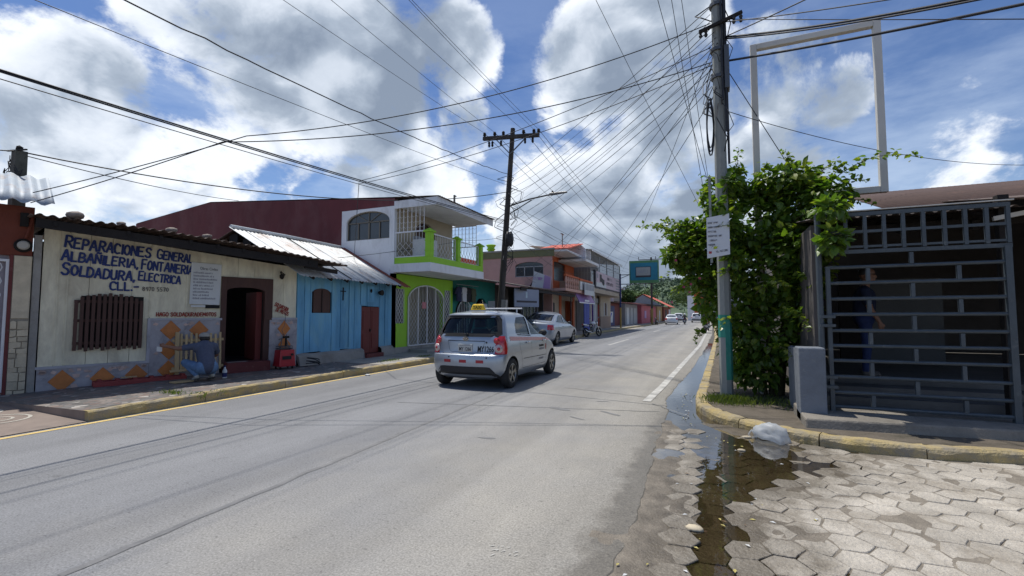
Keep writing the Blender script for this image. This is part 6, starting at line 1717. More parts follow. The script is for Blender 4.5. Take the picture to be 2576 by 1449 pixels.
# cabin
for x in (-.36, .36):
    st = empty('front_seat'); st.parent = taxi
    MB().box(x - .23, x + .23, 1.62, 2.1, .38, .58).build('cushion', M_seat, st, bevel=.05); MB().hexa([(x - .22, 1.52, .56), (x + .22, 1.52, .56), (x + .22, 1.66, .56), (x - .22, 1.66, .56), (x - .19, 1.36, 1.10), (x + .19, 1.36, 1.10), (x + .19, 1.47, 1.10), (x - .19, 1.47, 1.10)]).build('backrest', M_seat, st, bevel=.04)
    MB().box(x - .12, x + .12, 1.34, 1.43, 1.12, 1.29).build('headrest', M_seat, st, bevel=.03)
MB().box(-.62, .62, .72, 1.2, .38, .58).box(-.6, .6, .62, .74, .55, 1.0).build('rear_bench', M_seat, taxi, bevel=.04)
MB().box(-.66, .66, 2.32, 2.66, .62, .99).build('dashboard', M_plastic, taxi, bevel=.04)
MB().box(-.64, .64, .36, 3.0, .24, .30).build('underbody', M_trim, taxi)
MB().tube([(.10 + .17 * math.cos(t) - .46, 2.2 + .05 * math.sin(t), .95 + .17 * math.sin(t)) for t in [i * .5 for i in range(14)]], .014, 6).build('steering_wheel', M_plastic, taxi)

# ------------------------------------------------------------------ the parked silver saloon
SS = Shell(
    yr=[(.20, .16), (.30, .04), (.45, .0), (.60, .02), (.85, .06), (.96, .10), (1.0, .14), (1.03, .30), (1.06, .44), (1.15, .64), (1.30, .98), (1.38, 1.22), (1.43, 1.45), (1.47, 1.75)],
    yf=[(.20, 4.42), (.32, 4.55), (.50, 4.60), (.62, 4.54), (.72, 4.36), (.80, 4.0), (.87, 3.65), (.93, 3.45), (.97, 3.32), (1.05, 3.12), (1.2, 2.82), (1.32, 2.58), (1.40, 2.42), (1.43, 2.34), (1.47, 2.15)],
    hw=[(.20, .78), (.30, .85), (.50, .885), (.72, .885), (.88, .862), (.95, .835), (1.02, .78), (1.15, .72), (1.30, .66), (1.40, .60), (1.47, .46)], rc=.30, rf=.5, rear_bulge=.14, front_bulge=.2)
zs_s = [.20, .25, .30, .38, .45, .55, .65, .72, .80, .85, .90, .94, .97, 1.0, 1.015, 1.03, 1.045, 1.06, 1.10, 1.15, 1.2, 1.25, 1.3, 1.34, 1.38, 1.41, 1.43, 1.455, 1.47]
spec_s = dict(crown=.02, track=.87,
    side_windows=[[(.90, 1.06), (1.98, .985), (1.96, 1.37), (1.50, 1.365), (1.3, 1.30)], [(2.06, .983), (3.18, .95), (2.62, 1.28), (2.42, 1.36), (2.04, 1.365)]],
    glass_quads=[[(.80, 1.04), (2.02, .96), (2.0, 1.39), (1.36, 1.39)], [(2.02, .96), (3.22, .93), (2.48, 1.38), (2.0, 1.38)]],
    end_windows=[([(-.60, 1.10), (.60, 1.10), (.50, 1.37), (-.50, 1.37)], .45, 1.7), ([(-.62, 1.02), (.62, 1.02), (.52, 1.36), (-.52, 1.36)], 2.45, 3.9)],
    end_glass=[([(-.62, 1.085), (.62, 1.085), (.55, 1.385), (-.55, 1.385)], 'rear_window', 'rear'), ([(-.66, 1.0), (.66, 1.0), (.57, 1.38), (-.57, 1.38)], 'windscreen', 'front')])


def saloon_detail(root, S, plate='M 1', full=True):
    rr_ = lambda x, z, off: S.rear(x, z, off)
    for s in (-1, 1):
        mb = MB()
        for j in range(7):
            z = .72 + .22 * j / 6
            for i in range(9):
                k0 = S.k_at_x(.60, z); k1 = NR + NC - .6 - j * .2; p = S.pt(k0 + (k1 - k0) * i / 8, z, .006 + .012 * math.sin(math.pi * i / 8)); mb.v.append((p.x * s, p.y, p.z))
        mb.f = [(j * 9 + i, j * 9 + i + 1, j * 9 + i + 10, j * 9 + i + 9) for j in range(6) for i in range(8)]; mb.m = [0] * len(mb.f)
        mb.build('tail_lamp', M_redlens, root, True)
        if full:
            seam(S, [(2.03, .96), (2.03, .35)], root, s=s); seam(S, [(1.06, 1.0), (1.02, .8), (1.2, .45), (1.25, .33), (3.1, .33), (3.15, .6), (3.13, .95)], root, s=s)
            for y in (1.7, 2.85): MB().tube([S.side(y - .1, .86, .01, s), S.side(y, .865, .035, s), S.side(y + .1, .86, .01, s)], .014, 6).build('door_handle', M_silver2, root, True)
            q = MB().ico(tuple(S.side(3.0, 1.0, .13, s)), .11, 2, (1.0, .6, .65)); q.build('wing_mirror', M_plastic, root, True)
    S.patch([(-.16, .74), (.16, .74), (.16, .86), (-.16, .86)], rr_, .008, 4, 2).build('number_plate', M_plate, root)
    S.patch([(-.6, .22), (.6, .22), (.55, .34), (-.55, .34)], rr_, .006, 8, 2).build('bumper_insert', M_plastic, root, True)
    MB().box(-.7, .7, .4, 3.9, .24, .30).build('underbody', M_trim, root)


saloon, _ = make_car('saloon_car', 'pale silver saloon parked half on the kerb beyond the taxi', None, SS, zs_s, (.95, 3.62), .315, spec_s, M_silver2, (-7.37, 19.4, 0.070), 0)
saloon.rotation_euler = (0, .084, 0)
saloon_detail(saloon, SS)
for x in (-.38, .38): MB().box(x - .22, x + .22, 2.0, 2.15, .5, 1.12).box(x - .11, x + .11, 1.98, 2.06, 1.14, 1.28).build('seat', M_seat, saloon, bevel=.04)
MB().box(-.65, .65, 1.05, 1.2, .5, 1.05).build('rear_bench', M_seat, saloon, bevel=.04)
# ------------------------------------------------------------------ cars in the distance
far1, _ = make_car('saloon_car', 'white saloon driving away in front of the ochre house', None, SS, zs_s, (.95, 3.62), .315, spec_s, M_whitecar, (-5.25, 69.5, 0), .06, detail=False)
saloon_detail(far1, SS, full=False)
US = Shell(
    yr=[(.25, .12), (.4, .02), (.6, .0), (.95, .03), (1.05, .08), (1.5, .28), (1.62, .36), (1.68, .5), (1.72, .8)],
    yf=[(.25, 4.1), (.4, 4.2), (.7, 4.18), (.95, 4.0), (1.03, 3.4), (1.08, 3.0), (1.3, 2.75), (1.55, 2.45), (1.66, 2.2), (1.72, 1.9)],
    hw=[(.25, .8), (.4, .88), (.7, .9), (1.0, .875), (1.1, .85), (1.4, .76), (1.6, .69), (1.68, .62), (1.72, .5)], rc=.2, rf=.4)
zs_u = [.25, .3, .4, .55, .7, .85, .95, 1.0, 1.03, 1.05, 1.08, 1.15, 1.25, 1.35, 1.45, 1.55, 1.62, 1.66, 1.69, 1.72]
spec_u = dict(crown=.02, track=.88,
    side_windows=[[(.5, 1.1), (1.5, 1.08), (1.5, 1.6), (.6, 1.58)], [(1.6, 1.08), (2.75, 1.08), (2.4, 1.55), (1.6, 1.6)]],
    glass_quads=[[(.5, 1.1), (1.5, 1.08), (1.5, 1.6), (.6, 1.58)], [(1.6, 1.08), (2.7, 1.1), (2.35, 1.55), (1.6, 1.6)]],
    end_windows=[], end_glass=[([(-.66, 1.1), (.66, 1.1), (.58, 1.56), (-.58, 1.56)], 'rear_window', 'rear'), ([(-.7, 1.12), (.7, 1.12), (.6, 1.6), (-.6, 1.6)], 'windscreen', 'front')])
for (x, y, lb) in ((-5.75, 92.5, 'white off-road car partly hidden behind the white saloon'), (-2.5, 89.5, 'white off-road car with spare wheel driving away near the bush')):
    sv, _ = make_car('off_road_car', lb, 'off-road cars in the distance', US, zs_u, (.85, 3.35), .36, spec_u, M_whitecar, (x, y, 0), 0, detail=False)
    MB().lathe([(.34, .0), (.36, -.05), (.34, -.18), (.1, -.2)], (.1, .0, 1.0), 'y', 24).build('spare_wheel', M_whitecar, sv)
    for s in (-1, 1): US.patch([(s * .72, .85), (s * .84, .85), (s * .83, 1.05), (s * .72, 1.05)], lambda a, z, off: US.rear(a, z, off), .01, 2, 3).build('tail_lamp', M_redlens, sv)
    US.patch([(-.8, .42), (.8, .42), (.8, .6), (-.8, .6)], lambda a, z, off: US.rear(a, z, off), .03, 8, 2).build('bumper', M_plastic, sv)


# ------------------------------------------------------------------ motorcycles
M_bike_white = plain('white_fairing', (0.62, 0.62, 0.64), 0.3, 0, .5, .5)
M_bike_dark = plain('dark_fairing', (0.03, 0.03, 0.035), 0.35, 0, .5, .5)
M_bike_green = plain('green_fairing', (0.12, 0.22, 0.05), 0.35, 0, .5, .5)
M_engine = plain('engine_metal', (0.12, 0.12, 0.12), 0.45, .7)


def motorcycle(label, loc, rz, lean, fairing, group='motorcycles along the street'):
    """Rear wheel contact at the origin, front towards +y."""
    root = empty('motorcycle', loc, rz, label, 'motorcycle', group)
    root.rotation_euler = (0, lean, rz)
    WB = 1.32
    for y, w in ((0, .055), (WB, .042)):
        wh = empty('wheel', (0, y, .30)); wh.parent = root
        n = 32; mb = MB(); prof = [(.30 - w + w * math.cos(t), w * math.sin(t)) for t in [2 * math.pi * k / 8 for k in range(9)]]
        mb.lathe([(r, h) for r, h in prof], (0, 0, 0), 'x', n, cap=False).build('tyre', M_rubber, wh, True)
        sp = MB().lathe([(.205, -.02), (.215, 0), (.205, .02), (.19, .02), (.19, -.02), (.205, -.02)], (0, 0, 0), 'x', n, cap=False).lathe([(.05, -.05), (.05, .05)], (0, 0, 0), 'x', 12)
        for k in range(6): sp.bar((0, .04 * math.cos(k * math.pi / 3), .04 * math.sin(k * math.pi / 3)), (0, .2 * math.cos(k * math.pi / 3), .2 * math.sin(k * math.pi / 3)), .022, .03, (1, 0, 0))
        sp.build('rim', M_engine, wh)
    MB().bar((0.07, 0, .3), (.07, .5, .38), .03, .05).bar((-.07, 0, .3), (-.07, .5, .38), .03, .05).tube([(0, .5, .4), (0, .45, .7), (0, 1.0, .85)], .025, 6).tube([(0, 1.02, .84), (0, .85, .35), (0, .5, .32)], .022, 6).build('frame', M_bike_dark, root)
    MB().ico((0, .68, .45), .17, 2, (.75, 1.1, 1.0), .06).box(-.07, .07, .6, .78, .5, .66).build('engine', M_engine, root)
    MB().tube([(.10, .75, .4), (.13, .5, .26), (.13, .1, .32), (.14, -.18, .42)], [.02, .02, .035, .045], 8).build('exhaust', M_chrome, root, True)
    for s in (-1, 1): MB().tube([(s * .075, WB, .30), (s * .075, 1.08, .88)], [.024, .02], 8).build('fork', M_chrome, root)
    MB().ico((0, .82, .86), .2, 2, (.72, 1.25, .62)).build('tank', fairing, root, True)
    MB().hexa([(-.09, .05, .72), (.09, .05, .72), (.11, .62, .76), (-.11, .62, .76), (-.10, .02, .80), (.10, .02, .80), (.10, .62, .82), (-.10, .62, .82)]).build('seat', M_plastic, root, bevel=.03)
    MB().hexa([(-.07, -.22, .76), (.07, -.22, .76), (.10, .25, .66), (-.10, .25, .66), (-.06, -.26, .84), (.06, -.26, .84), (.10, .2, .80), (-.10, .2, .80)]).build('tail', fairing, root, bevel=.02)
    MB().box(-.055, .055, -.285, -.25, .755, .825).build('tail_lamp', M_redlens, root)
    MB().hexa([(-.05, -.36, .45), (.05, -.36, .45), (.05, -.2, .72), (-.05, -.2, .72), (-.06, -.35, .46), (.06, -.35, .46), (.06, -.19, .74), (-.06, -.19, .74)]).build('rear_mudguard', M_plastic, root)
    MB().box(-.09, .09, -.372, -.362, .46, .60).build('number_plate', M_plate, root)
    mud = MB(); pr = [(0.0 + .34 * math.cos(t), .34 * math.sin(t)) for t in [0.5 + 0.25 * k for k in range(8)]]
    for (a, b) in zip(pr, pr[1:]): mud.hexa([(-.05, WB + a[0], .3 + a[1]), (.05, WB + a[0], .3 + a[1]), (.05, WB + b[0], .3 + b[1]), (-.05, WB + b[0], .3 + b[1]), (-.05, WB + a[0] * 1.03, .3 + a[1] * 1.03), (.05, WB + a[0] * 1.03, .3 + a[1] * 1.03), (.05, WB + b[0] * 1.03, .3 + b[1] * 1.03), (-.05, WB + b[0] * 1.03, .3 + b[1] * 1.03)])
    mud.build('front_mudguard', fairing, root)
    MB().tube([(-.36, .92, .98), (-.2, 1.03, 1.0), (0, 1.05, .95), (.2, 1.03, 1.0), (.36, .92, .98)], .014, 6).build('handlebar', M_engine, root)
    MB().lathe([(.02, .14), (.085, .08), (.09, 0)], (0, 1.12, .88), 'y', 14).build('headlamp', M_chrome, root)
    for s in (-1, 1):
        MB().tube([(s * .22, 1.0, 1.0), (s * .34, .98, 1.17)], .007, 5).ico((s * .35, .98, 1.2), .055, 1, (1.2, .4, .8)).build('mirror', M_chrome, root)
    MB().bar((-.08, .55, .3), (-.28, .5, .02), .022).build('side_stand', M_engine, root)
    return root


motorcycle('white and black motorcycle parked at the kerb before the blue doors', (-7.30, 28.9, 0), -.42, -.12, M_bike_white)

# ================================================================== RIGHT-HAND CORNER
M_polecon = pmat('pole_concrete', (0.245, 0.26, 0.25), 0.85, 0.18, 3.0, 0.2, 40, ((0.20, 0.21, 0.20), 0.35, 2.2), stretch=(1, 1, .4))
M_polegreen = pmat('pole_green_paint', (0.035, 0.235, 0.185), 0.7, 0.18, 4.0, 0.1, 40, ((0.25, 0.28, 0.26), 0.2, 5))
M_framewhite = pmat('sign_frame_white', (0.60, 0.58, 0.53), 0.55, 0.08, 2.0, 0, 40, ((0.35, 0.30, 0.24), 0.10, 3))
M_gate = pmat('gate_blue_grey_paint', (0.062, 0.078, 0.092), 0.5, 0.2, 5.0, 0.1, 50, ((0.18, 0.19, 0.19), 0.14, 9))
M_gatepost = pmat('blue_grey_masonry', (0.165, 0.185, 0.215), 0.8, 0.18, 4.0, 0.4, 30, ((0.30, 0.30, 0.28), 0.16, 11))
M_threshold = pmat('threshold_concrete', (0.23, 0.21, 0.18), 0.9, 0.2, 2.5, 0.4, 40, ((0.11, 0.10, 0.085), 0.4, 2), fine=.2)
M_shedroof = rust_metal('shed_roof_sheet', (0.075, 0.045, 0.038), (0.12, 0.07, 0.055), .3, rough=.9, metal=0)

# --- concrete utility pole
cp = empty('concrete_utility_pole', (0.19, 8.0, 0.10), 0, 'tall faceted concrete utility pole with green painted foot beside the bush', 'utility pole')
MB().lathe([(.098, -.2), (.094, 1.5), (.086, 5.0), (.078, 8.6)], (0, 0, 0), 'z', 8).build('shaft', M_polecon, cp)
bn_ = MB()
for k in range(8):
    z0 = .95 if k in (3, 4, 5) else .62 if k == 2 else .30
    a0, a1 = 2 * math.pi * k / 8, 2 * math.pi * (k + 1) / 8
    if k in (2,): continue
    r0 = lambda z: .1005 - (z / 1.5) * .004
    bn_.ngon([(r0(z0) * math.cos(a0), r0(z0) * math.sin(a0), z0), (r0(z0) * math.cos(a1), r0(z0) * math.sin(a1), z0), (r0(1.30) * math.cos(a1), r0(1.30) * math.sin(a1), 1.30), (r0(1.30) * math.cos(a0), r0(1.30) * math.sin(a0), 1.30)])
bn_.build('painted_band', M_polegreen, cp)
for a, r_ in ((-.6, .022), (-1.1, .018), (.1, .02)):
    MB().tube([(math.cos(a) * .125, math.sin(a) * .125, 3.6 + abs(a)), (math.cos(a) * .115, math.sin(a) * .115, 6.0), (math.cos(a) * .11, math.sin(a) * .11, 8.0)], r_, 6).build('riser_cable', M_cable, cp)
MB().bar((-.27, -.16, 5.86), (.36, -.10, 6.07), .05, .045).build('cross_arm', M_darkwood, cp)
for x in (-.25, -.17, .24, .34):
    MB().lathe([(.018, 0), (.03, .03), (.018, .06), (.03, .09), (.015, .12)], (x, -.12, 5.78 + .12 * (x > 0)), 'z', 8).build('insulator', M_cable, cp)
for z in (5.1, 5.55, 6.3): MB().lathe([(.118, z), (.118, z + .05)], (0, 0, 0), 'z', 10).build('clamp', M_engine, cp)
rnd = random.Random(12)
for k in range(16):  # slack loops of old cable
    z = rnd.uniform(4.6, 6.5); a = rnd.uniform(0, 6.28); h = rnd.uniform(.25, .8); r_ = rnd.uniform(.1, .22)
    MB().tube([(math.cos(a) * .11, math.sin(a) * .11, z), (math.cos(a) * (.11 + r_), math.sin(a) * (.11 + r_), z - h * .4), (math.cos(a + .5) * (.11 + r_ * .8), math.sin(a + .5) * (.11 + r_ * .8), z - h * .8), (math.cos(a + .7) * .11, math.sin(a + .7) * .11, z - h)], rnd.uniform(.005, .010), 5).build('cable_loop', M_cable, cp)
MB().tube([(-.14 + .05 * math.cos(t), -.1, 4.2 + .42 * math.sin(t) + .01 * t) for t in [i * .35 for i in range(54)]], .012, 5).build('cable_coil', M_cable, cp)
MB().box(.09, .16, -.1, .1, 4.9, 5.6).build('junction_box', M_engine, cp)

# --- small white sign on a thin post, half grown over
ws = empty('white_notice_sign', (0.115, 7.72, 0.10), -.05, 'white printed sign on a thin post half hidden by leaves at the concrete pole', 'sign')
MB().bar((-.095, .03, 2.1), (-.10, .03, 3.45), .035).build('post', M_polecon, ws)
MB().hexa([(-.155, -.012, 2.17), (.165, -.012, 2.215), (.165, .012, 2.215), (-.155, .012, 2.17), (-.155, -.012, 2.80), (.165, -.012, 2.84), (.165, .012, 2.84), (-.155, .012, 2.80)]).build('panel', pmat('sign_white', (0.62, 0.64, 0.67), .5, .05, 3, 0), ws)
text('print', 'TEL. 7837-3882', M_blackletter, ws, (-.03, -.0145, 2.245), .045, (math.pi / 2, -.14, 0), 0, .17)
for k in range(6): scribble('print', M_grayletter, ws, -.14, -.14 + (.10, .13, .20, .12, .22, .15)[k], 2.36 + k * .068, .03, -.014, 30 + k)
MB().box(-.13, -.09, -.0155, -.0125, 2.24, 2.275).build('print', M_reflect, ws)

# --- empty rectangular sign frame
sf = empty('empty_sign_frame', (0, 8.72, 0), 0, 'empty white rectangular sign frame of thick square tube above the bush', 'sign frame')
fx0, fx1, fz0, fz1, tw = 0.76, 2.48, 3.33, 6.02, .10
MB().box(fx0 - tw / 2, fx0 + tw / 2, -tw / 2, tw / 2, .1, fz1).build('upright', M_framewhite, sf, bevel=.008)
MB().box(fx1 - tw / 2, fx1 + tw / 2, -tw / 2, tw / 2, fz0 - tw / 2, fz1).build('upright', M_framewhite, sf, bevel=.008)
MB().box(fx0 + tw / 2 + .001, fx1 - tw / 2 - .001, -tw / 2, tw / 2, fz1 - tw, fz1 - .002).build('rail', M_framewhite, sf, bevel=.008)
MB().box(fx0 + tw / 2 + .001, fx1 - tw / 2 - .001, -tw / 2, tw / 2, fz0 - tw / 2 + .002, fz0 + tw / 2).build('rail', M_framewhite, sf, bevel=.008)

# --- masonry gatepost and steel gate
gp_ = MB().box(-.15, .13, -.14, .16, -.02, .88).build('gatepost', M_gatepost, None, bevel=.015, loc=(1.12, 6.78, .12)); tag(gp_, 'chipped blue grey masonry gatepost beside the bush', 'gatepost')
ga = empty('steel_gate', (0, 6.86, .24), 0, 'tall dark blue grey steel bar gate with latticed top panel', 'gate')
rail_z = [1.985, 1.79, 1.595, 1.405, 1.206, 1.022, .84, .645, .455, .28]
z_ = lambda z: z - .24
for z in rail_z:
    MB().tube([(1.345, 0, z_(z)), (3.0, 0, z_(z) + .006)], .021, 8).build('rail', M_gate, ga)
for i, (a, b) in enumerate(zip(rail_z, rail_z[1:])):
    for x in ((1.756, 2.606) if i % 2 == 0 else (2.18,)):
        MB().bar((x, 0, z_(b) + .018), (x, 0, z_(a) - .018), .038).build('spacer', M_gate, ga)
MB().bar((2.18, 0, z_(1.985) + .02), (2.18, 0, 2.14 - .24), .038).build('spacer', M_gate, ga)
MB().bar((1.345, 0, z_(.22)), (1.345, 0, z_(2.0)), .045).build('stile', M_gate, ga)
MB().bar((3.03, 0, z_(.18)), (3.03, 0, z_(2.17)), .06).build('stile', M_gate, ga)
MB().tube([(1.255, .0, -.1), (1.255, 0, z_(2.66))], .034, 10).build('hinge_post', M_gate, ga)
for z in (.62, 1.25, 1.36, .5): MB().box(1.24, 1.40, -.05, .05, z_(z), z_(z) + .035).build('hinge', M_gate, ga)
tp = [1.38, 1.55, 1.745, 1.934, 2.119, 2.308, 2.5, 2.685, 2.869, 3.05]
for x in tp: MB().bar((x, 0, z_(2.20)), (x, 0, z_(2.62)), .036).build('lattice_bar', M_gate, ga)
for z, w_ in ((2.175, .045), (2.42, .032), (2.635, .045), (2.235, .026)):
    MB().bar((1.34, 0.002, z_(z)), (3.07, 0.002, z_(z) - .005), w_).build('lattice_rail', M_gate, ga)
MB().box(1.25, 3.1, -.028, .028, z_(2.672), z_(2.684)).build('cap_strip', M_framewhite, ga)
# bricks and curb behind the post: low wall going back to the shed
MB().box(1.02, 1.20, 6.95, 7.9, .1, .95).build('wall_stub', M_gatepost, ga, loc=(0, -6.86, -.24))
# threshold slab
th = MB().hexa([(.97, 6.30, .02), (7, 6.95, .02), (7, 7.35, .02), (.97, 7.2, .02), (.97, 6.34, .205), (7, 7.0, .215), (7, 7.35, .24), (.97, 7.2, .24)]).build('gate_threshold', M_threshold, None, bevel=.02); tag(th, kind='structure')
# --- yard with steps and shed
M_yard = pmat('yard_concrete_dark', (0.13, 0.122, 0.112), .9, .25, 2)
yd = MB().box(1.3, 9, 7.36, 7.75, 0, .33).box(1.3, 9, 7.751, 8.15, 0, .42).box(1.3, 9, 8.151, 15, 0, .50).build('yard', M_yard); tag(yd, kind='structure')
sh_ = empty('yard_shed', (4.5, 11, .5), 0, 'dark open shed with rusty sheet roof behind the steel gate', 'shed')
O = Vector((4.5, 11, .5)); W_ = lambda x0, x1, y0, y1, z0, z1: (x0 - 4.5, x1 - 4.5, y0 - 11, y1 - 11, z0 - .5, z1 - .5)
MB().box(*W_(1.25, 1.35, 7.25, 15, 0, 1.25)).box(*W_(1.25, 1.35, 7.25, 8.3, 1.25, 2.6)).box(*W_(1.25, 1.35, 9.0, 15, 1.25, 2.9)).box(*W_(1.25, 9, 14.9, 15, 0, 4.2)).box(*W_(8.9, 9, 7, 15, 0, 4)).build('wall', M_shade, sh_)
MB().box(*W_(2.75, 4.0, 11.2, 11.3, .5, 2.1)).build('metal_panel', pmat('dark_grey_panel', (0.10, 0.105, 0.11), .7, .15, 2), sh_)
MB().box(*W_(2.35, 2.7, 11.1, 11.2, .5, 2.3)).build('dark_door', M_darkwood, sh_)
MB().box(*W_(1.5, 1.9, 11.9, 12.0, 1.5, 2.1)).build('daylight_panel', pmat('window_daylight', (0.5, 0.55, 0.6), .4), sh_)  # solid pale panel, its colour standing in for daylight at a window opening
o_ = corr('roof_sheet', 2.5 - 4.5, 8.5 - 4.5, [(8.7 - 11, 3.02 - .5), (10.5 - 11, 3.60 - .5), (14.8 - 11, 4.6 - .5)], M_shedroof, sh_, .014, .11)
corr('roof_sheet', 1.2 - 4.5, 3.3 - 4.5, [(7.05 - 11, 2.64 - .5), (9.0 - 11, 2.93 - .5), (14.8 - 11, 3.9 - .5)], M_darkrust, sh_, .014, .11)
corr('roof_sheet', 3.22 - 4.5, 8.5 - 4.5, [(6.72 - 11, 2.66 - .5), (8.9 - 11, 3.10 - .5)], M_zinc_rust, sh_, .014, .11)
for x in (1.6, 2.3, 3.0, 3.7, 4.4, 5.1): MB().bar((x - 4.5, 7.4 - 11, 2.50 - .5), (x - 4.5, 14 - 11, 3.9 - .5), .07, .12).build('rafter', M_darkwood, sh_)
for y, z in ((7.5, 2.62), (8.4, 2.84), (9.3, 3.0)): MB().bar((1.4 - 4.5, y - 11, z - .5 - .1), (8 - 4.5, y - 11, z - .5), .08, .10).build('purlin', M_darkwood, sh_)
for x in (3.15, 5.5): MB().bar((x - 4.5, 7.2 - 11, -.3), (x - 4.5, 7.2 - 11, 2.3), .10).build('post', M_darkwood, sh_)
MB().bar((3.05 - 4.5, 7.15 - 11, 2.02), (4.5 - 4.5, 7.0 - 11, 2.28), .05).build('brace', M_framewhite, sh_)

# ------------------------------------------------------------------ bush
def leaf_mat(name, c, c2):
    m = bpy.data.materials.new(name); m.use_nodes = True
    nt = m.node_tree; N, L = nt.nodes.new, nt.links.new; b = nt.nodes['Principled BSDF']
    b.inputs['Roughness'].default_value = .38; b.inputs['Specular IOR Level'].default_value = .5
    pos = N('ShaderNodeNewGeometry'); n = N('ShaderNodeTexNoise'); n.inputs['Scale'].default_value = 7; n.inputs['Detail'].default_value = 6; L(pos.outputs['Position'], n.inputs['Vector'])
    wn = N('ShaderNodeMath'); wn.operation = 'ADD'; L(n.outputs['Fac'], wn.inputs[0])
    rp = N('ShaderNodeMapRange'); L(pos.outputs['Random Per Island'], rp.inputs[0]); rp.inputs[3].default_value = -.22; rp.inputs[4].default_value = .22; L(rp.outputs[0], wn.inputs[1])
    r = N('ShaderNodeValToRGB'); L(wn.outputs[0], r.inputs[0]); e = r.color_ramp.elements
    e[0].position = .30; e[0].color = (*c, 1); e[1].position = .72; e[1].color = (*c2, 1)
    L(r.outputs[0], b.inputs['Base Color'])
    tr = N('ShaderNodeBsdfTranslucent'); mul = N('ShaderNodeVectorMath'); mul.operation = 'MULTIPLY'; L(r.outputs[0], mul.inputs[0]); mul.inputs[1].default_value = (1.5, 1.7, .55); L(mul.outputs[0], tr.inputs[0])
    mx = N('ShaderNodeMixShader'); mx.inputs[0].default_value = .40; L(b.outputs[0], mx.inputs[1]); L(tr.outputs[0], mx.inputs[2]); L(mx.outputs[0], nt.nodes['Material Output'].inputs[0])
    return m


M_leaf = leaf_mat('bush_leaf', (0.055, 0.110, 0.020), (0.155, 0.245, 0.036))
M_leaf_young = leaf_mat('young_leaf', (0.10, 0.17, 0.020), (0.24, 0.28, 0.045))
M_twig = pmat('green_twig', (0.07, 0.065, 0.035), .8, .2, 6)
M_petal = plain('pink_bract', (0.52, 0.05, 0.16), .6)
bush = empty('flowering_bush', (0.9, 8.7, .1), 0, 'large leafy green bush with arching shoots behind the concrete pole', 'bush')
BO = Vector((0.9, 8.7, .1))


def leaf_shape(L_=.078, W_=.060):  # broad pointed leaf, folded along the midrib
    return [(0, 0, 0), (-W_ * .8, L_ * .45, .010), (-W_ * .75, L_ * 1.0, .008), (0, L_ * 1.75, -.012), (W_ * .75, L_ * 1.0, .008), (W_ * .8, L_ * .45, .010), (0, L_ * .9, -.004)], [(0, 6, 1), (1, 6, 2), (2, 6, 3), (3, 6, 4), (4, 6, 5), (5, 6, 0)]


LV, LF = leaf_shape()
rnd = random.Random(31)


def leaf_matrix(p, out, s):
    d = (out * .8 + Vector((rnd.gauss(0, .5), rnd.gauss(0, .5), rnd.gauss(-.25, .45)))).normalized()
    n = (Vector((0, 0, 1)) * .9 + out * .6 + Vector((rnd.gauss(0, .4), rnd.gauss(0, .4), rnd.gauss(0, .4)))).normalized()
    x = d.cross(n).normalized(); n = x.cross(d)
    m = Matrix((x, d, n)).transposed().to_4x4(); m.translation = p
    return m @ Matrix.Scale(s, 4)


BLOBS = []  # centre, radii
for (px, py, y, rx, ry, rz) in ((1900, 560, 8.75, .80, .55, .52), (1790, 620, 8.75, .62, .5, .46), (1772, 675, 8.9, .42, .45, .35), (2010, 520, 8.6, .55, .45, .42), (2070, 590, 8.4, .34, .35, .30), (1960, 690, 8.6, .72, .5, .60), (1850, 760, 8.8, .56, .5, .58), (1920, 840, 8.65, .56, .45, .52), (1905, 930, 8.7, .40, .4, .36), (1975, 450, 8.5, .5, .3, .22), (2095, 600, 6.72, .16, .1, .16), (2090, 520, 6.75, .16, .1, .12), (1700, 645, 8.7, .22, .25, .12), (1735, 640, 8.75, .36, .35, .28), (1835, 560, 7.84, .17, .10, .17), (1800, 520, 7.88, .12, .08, .10), (1850, 650, 7.84, .13, .08, .10), (1840, 460, 7.9, .12, .08, .12), (1815, 490, 8.55, .32, .3, .30), (1990, 620, 8.35, .5, .35, .4), (1730, 585, 8.8, .34, .3, .15), (2075, 490, 8.35, .32, .3, .22), (1868, 880, 8.9, .34, .4, .45), (1950, 480, 8.6, .42, .35, .22), (1790, 745, 9.0, .30, .35, .28), (2010, 760, 8.4, .30, .3, .5), (1845, 450, 8.5, .18, .2, .22)):
    c = on_y(px, py, y); BLOBS.append((c, (rx, ry, rz)))
fol = MB(); young = MB(); singles = []
for (c, (rx, ry, rz)) in BLOBS:
    n = int(3300 * (rx * ry * rz) ** .72) + 40
    for k in range(n):
        d = Vector((rnd.gauss(0, 1), rnd.gauss(0, 1), rnd.gauss(0, 1))).normalized(); rr = rnd.random() ** .24
        rr *= 1 + .22 * mnoise.noise(Vector((d.x * 2 + c.x * 3, d.y * 2, d.z * 2 + c.z)))
        p = c + Vector((d.x * rx, d.y * ry, d.z * rz)) * rr
        if p.z < .22: continue
        if p.y < 8.16 and p.x < .42 and ry > .12: p.y = 8.16 + rnd.random() * .3
        s = rnd.uniform(.55, 1.15); mtx = leaf_matrix(p - BO, d, s)
        outer = rr > .86
        if outer and d.y < -.1 and len(singles) < 240 and rnd.random() < .03: singles.append((mtx, rnd.random() < .25)); continue
        tgt = young if (rr > .8 and d.z > -.3 and rnd.random() < .42) else fol
        tgt.add([mtx @ Vector(v) for v in LV], LF)
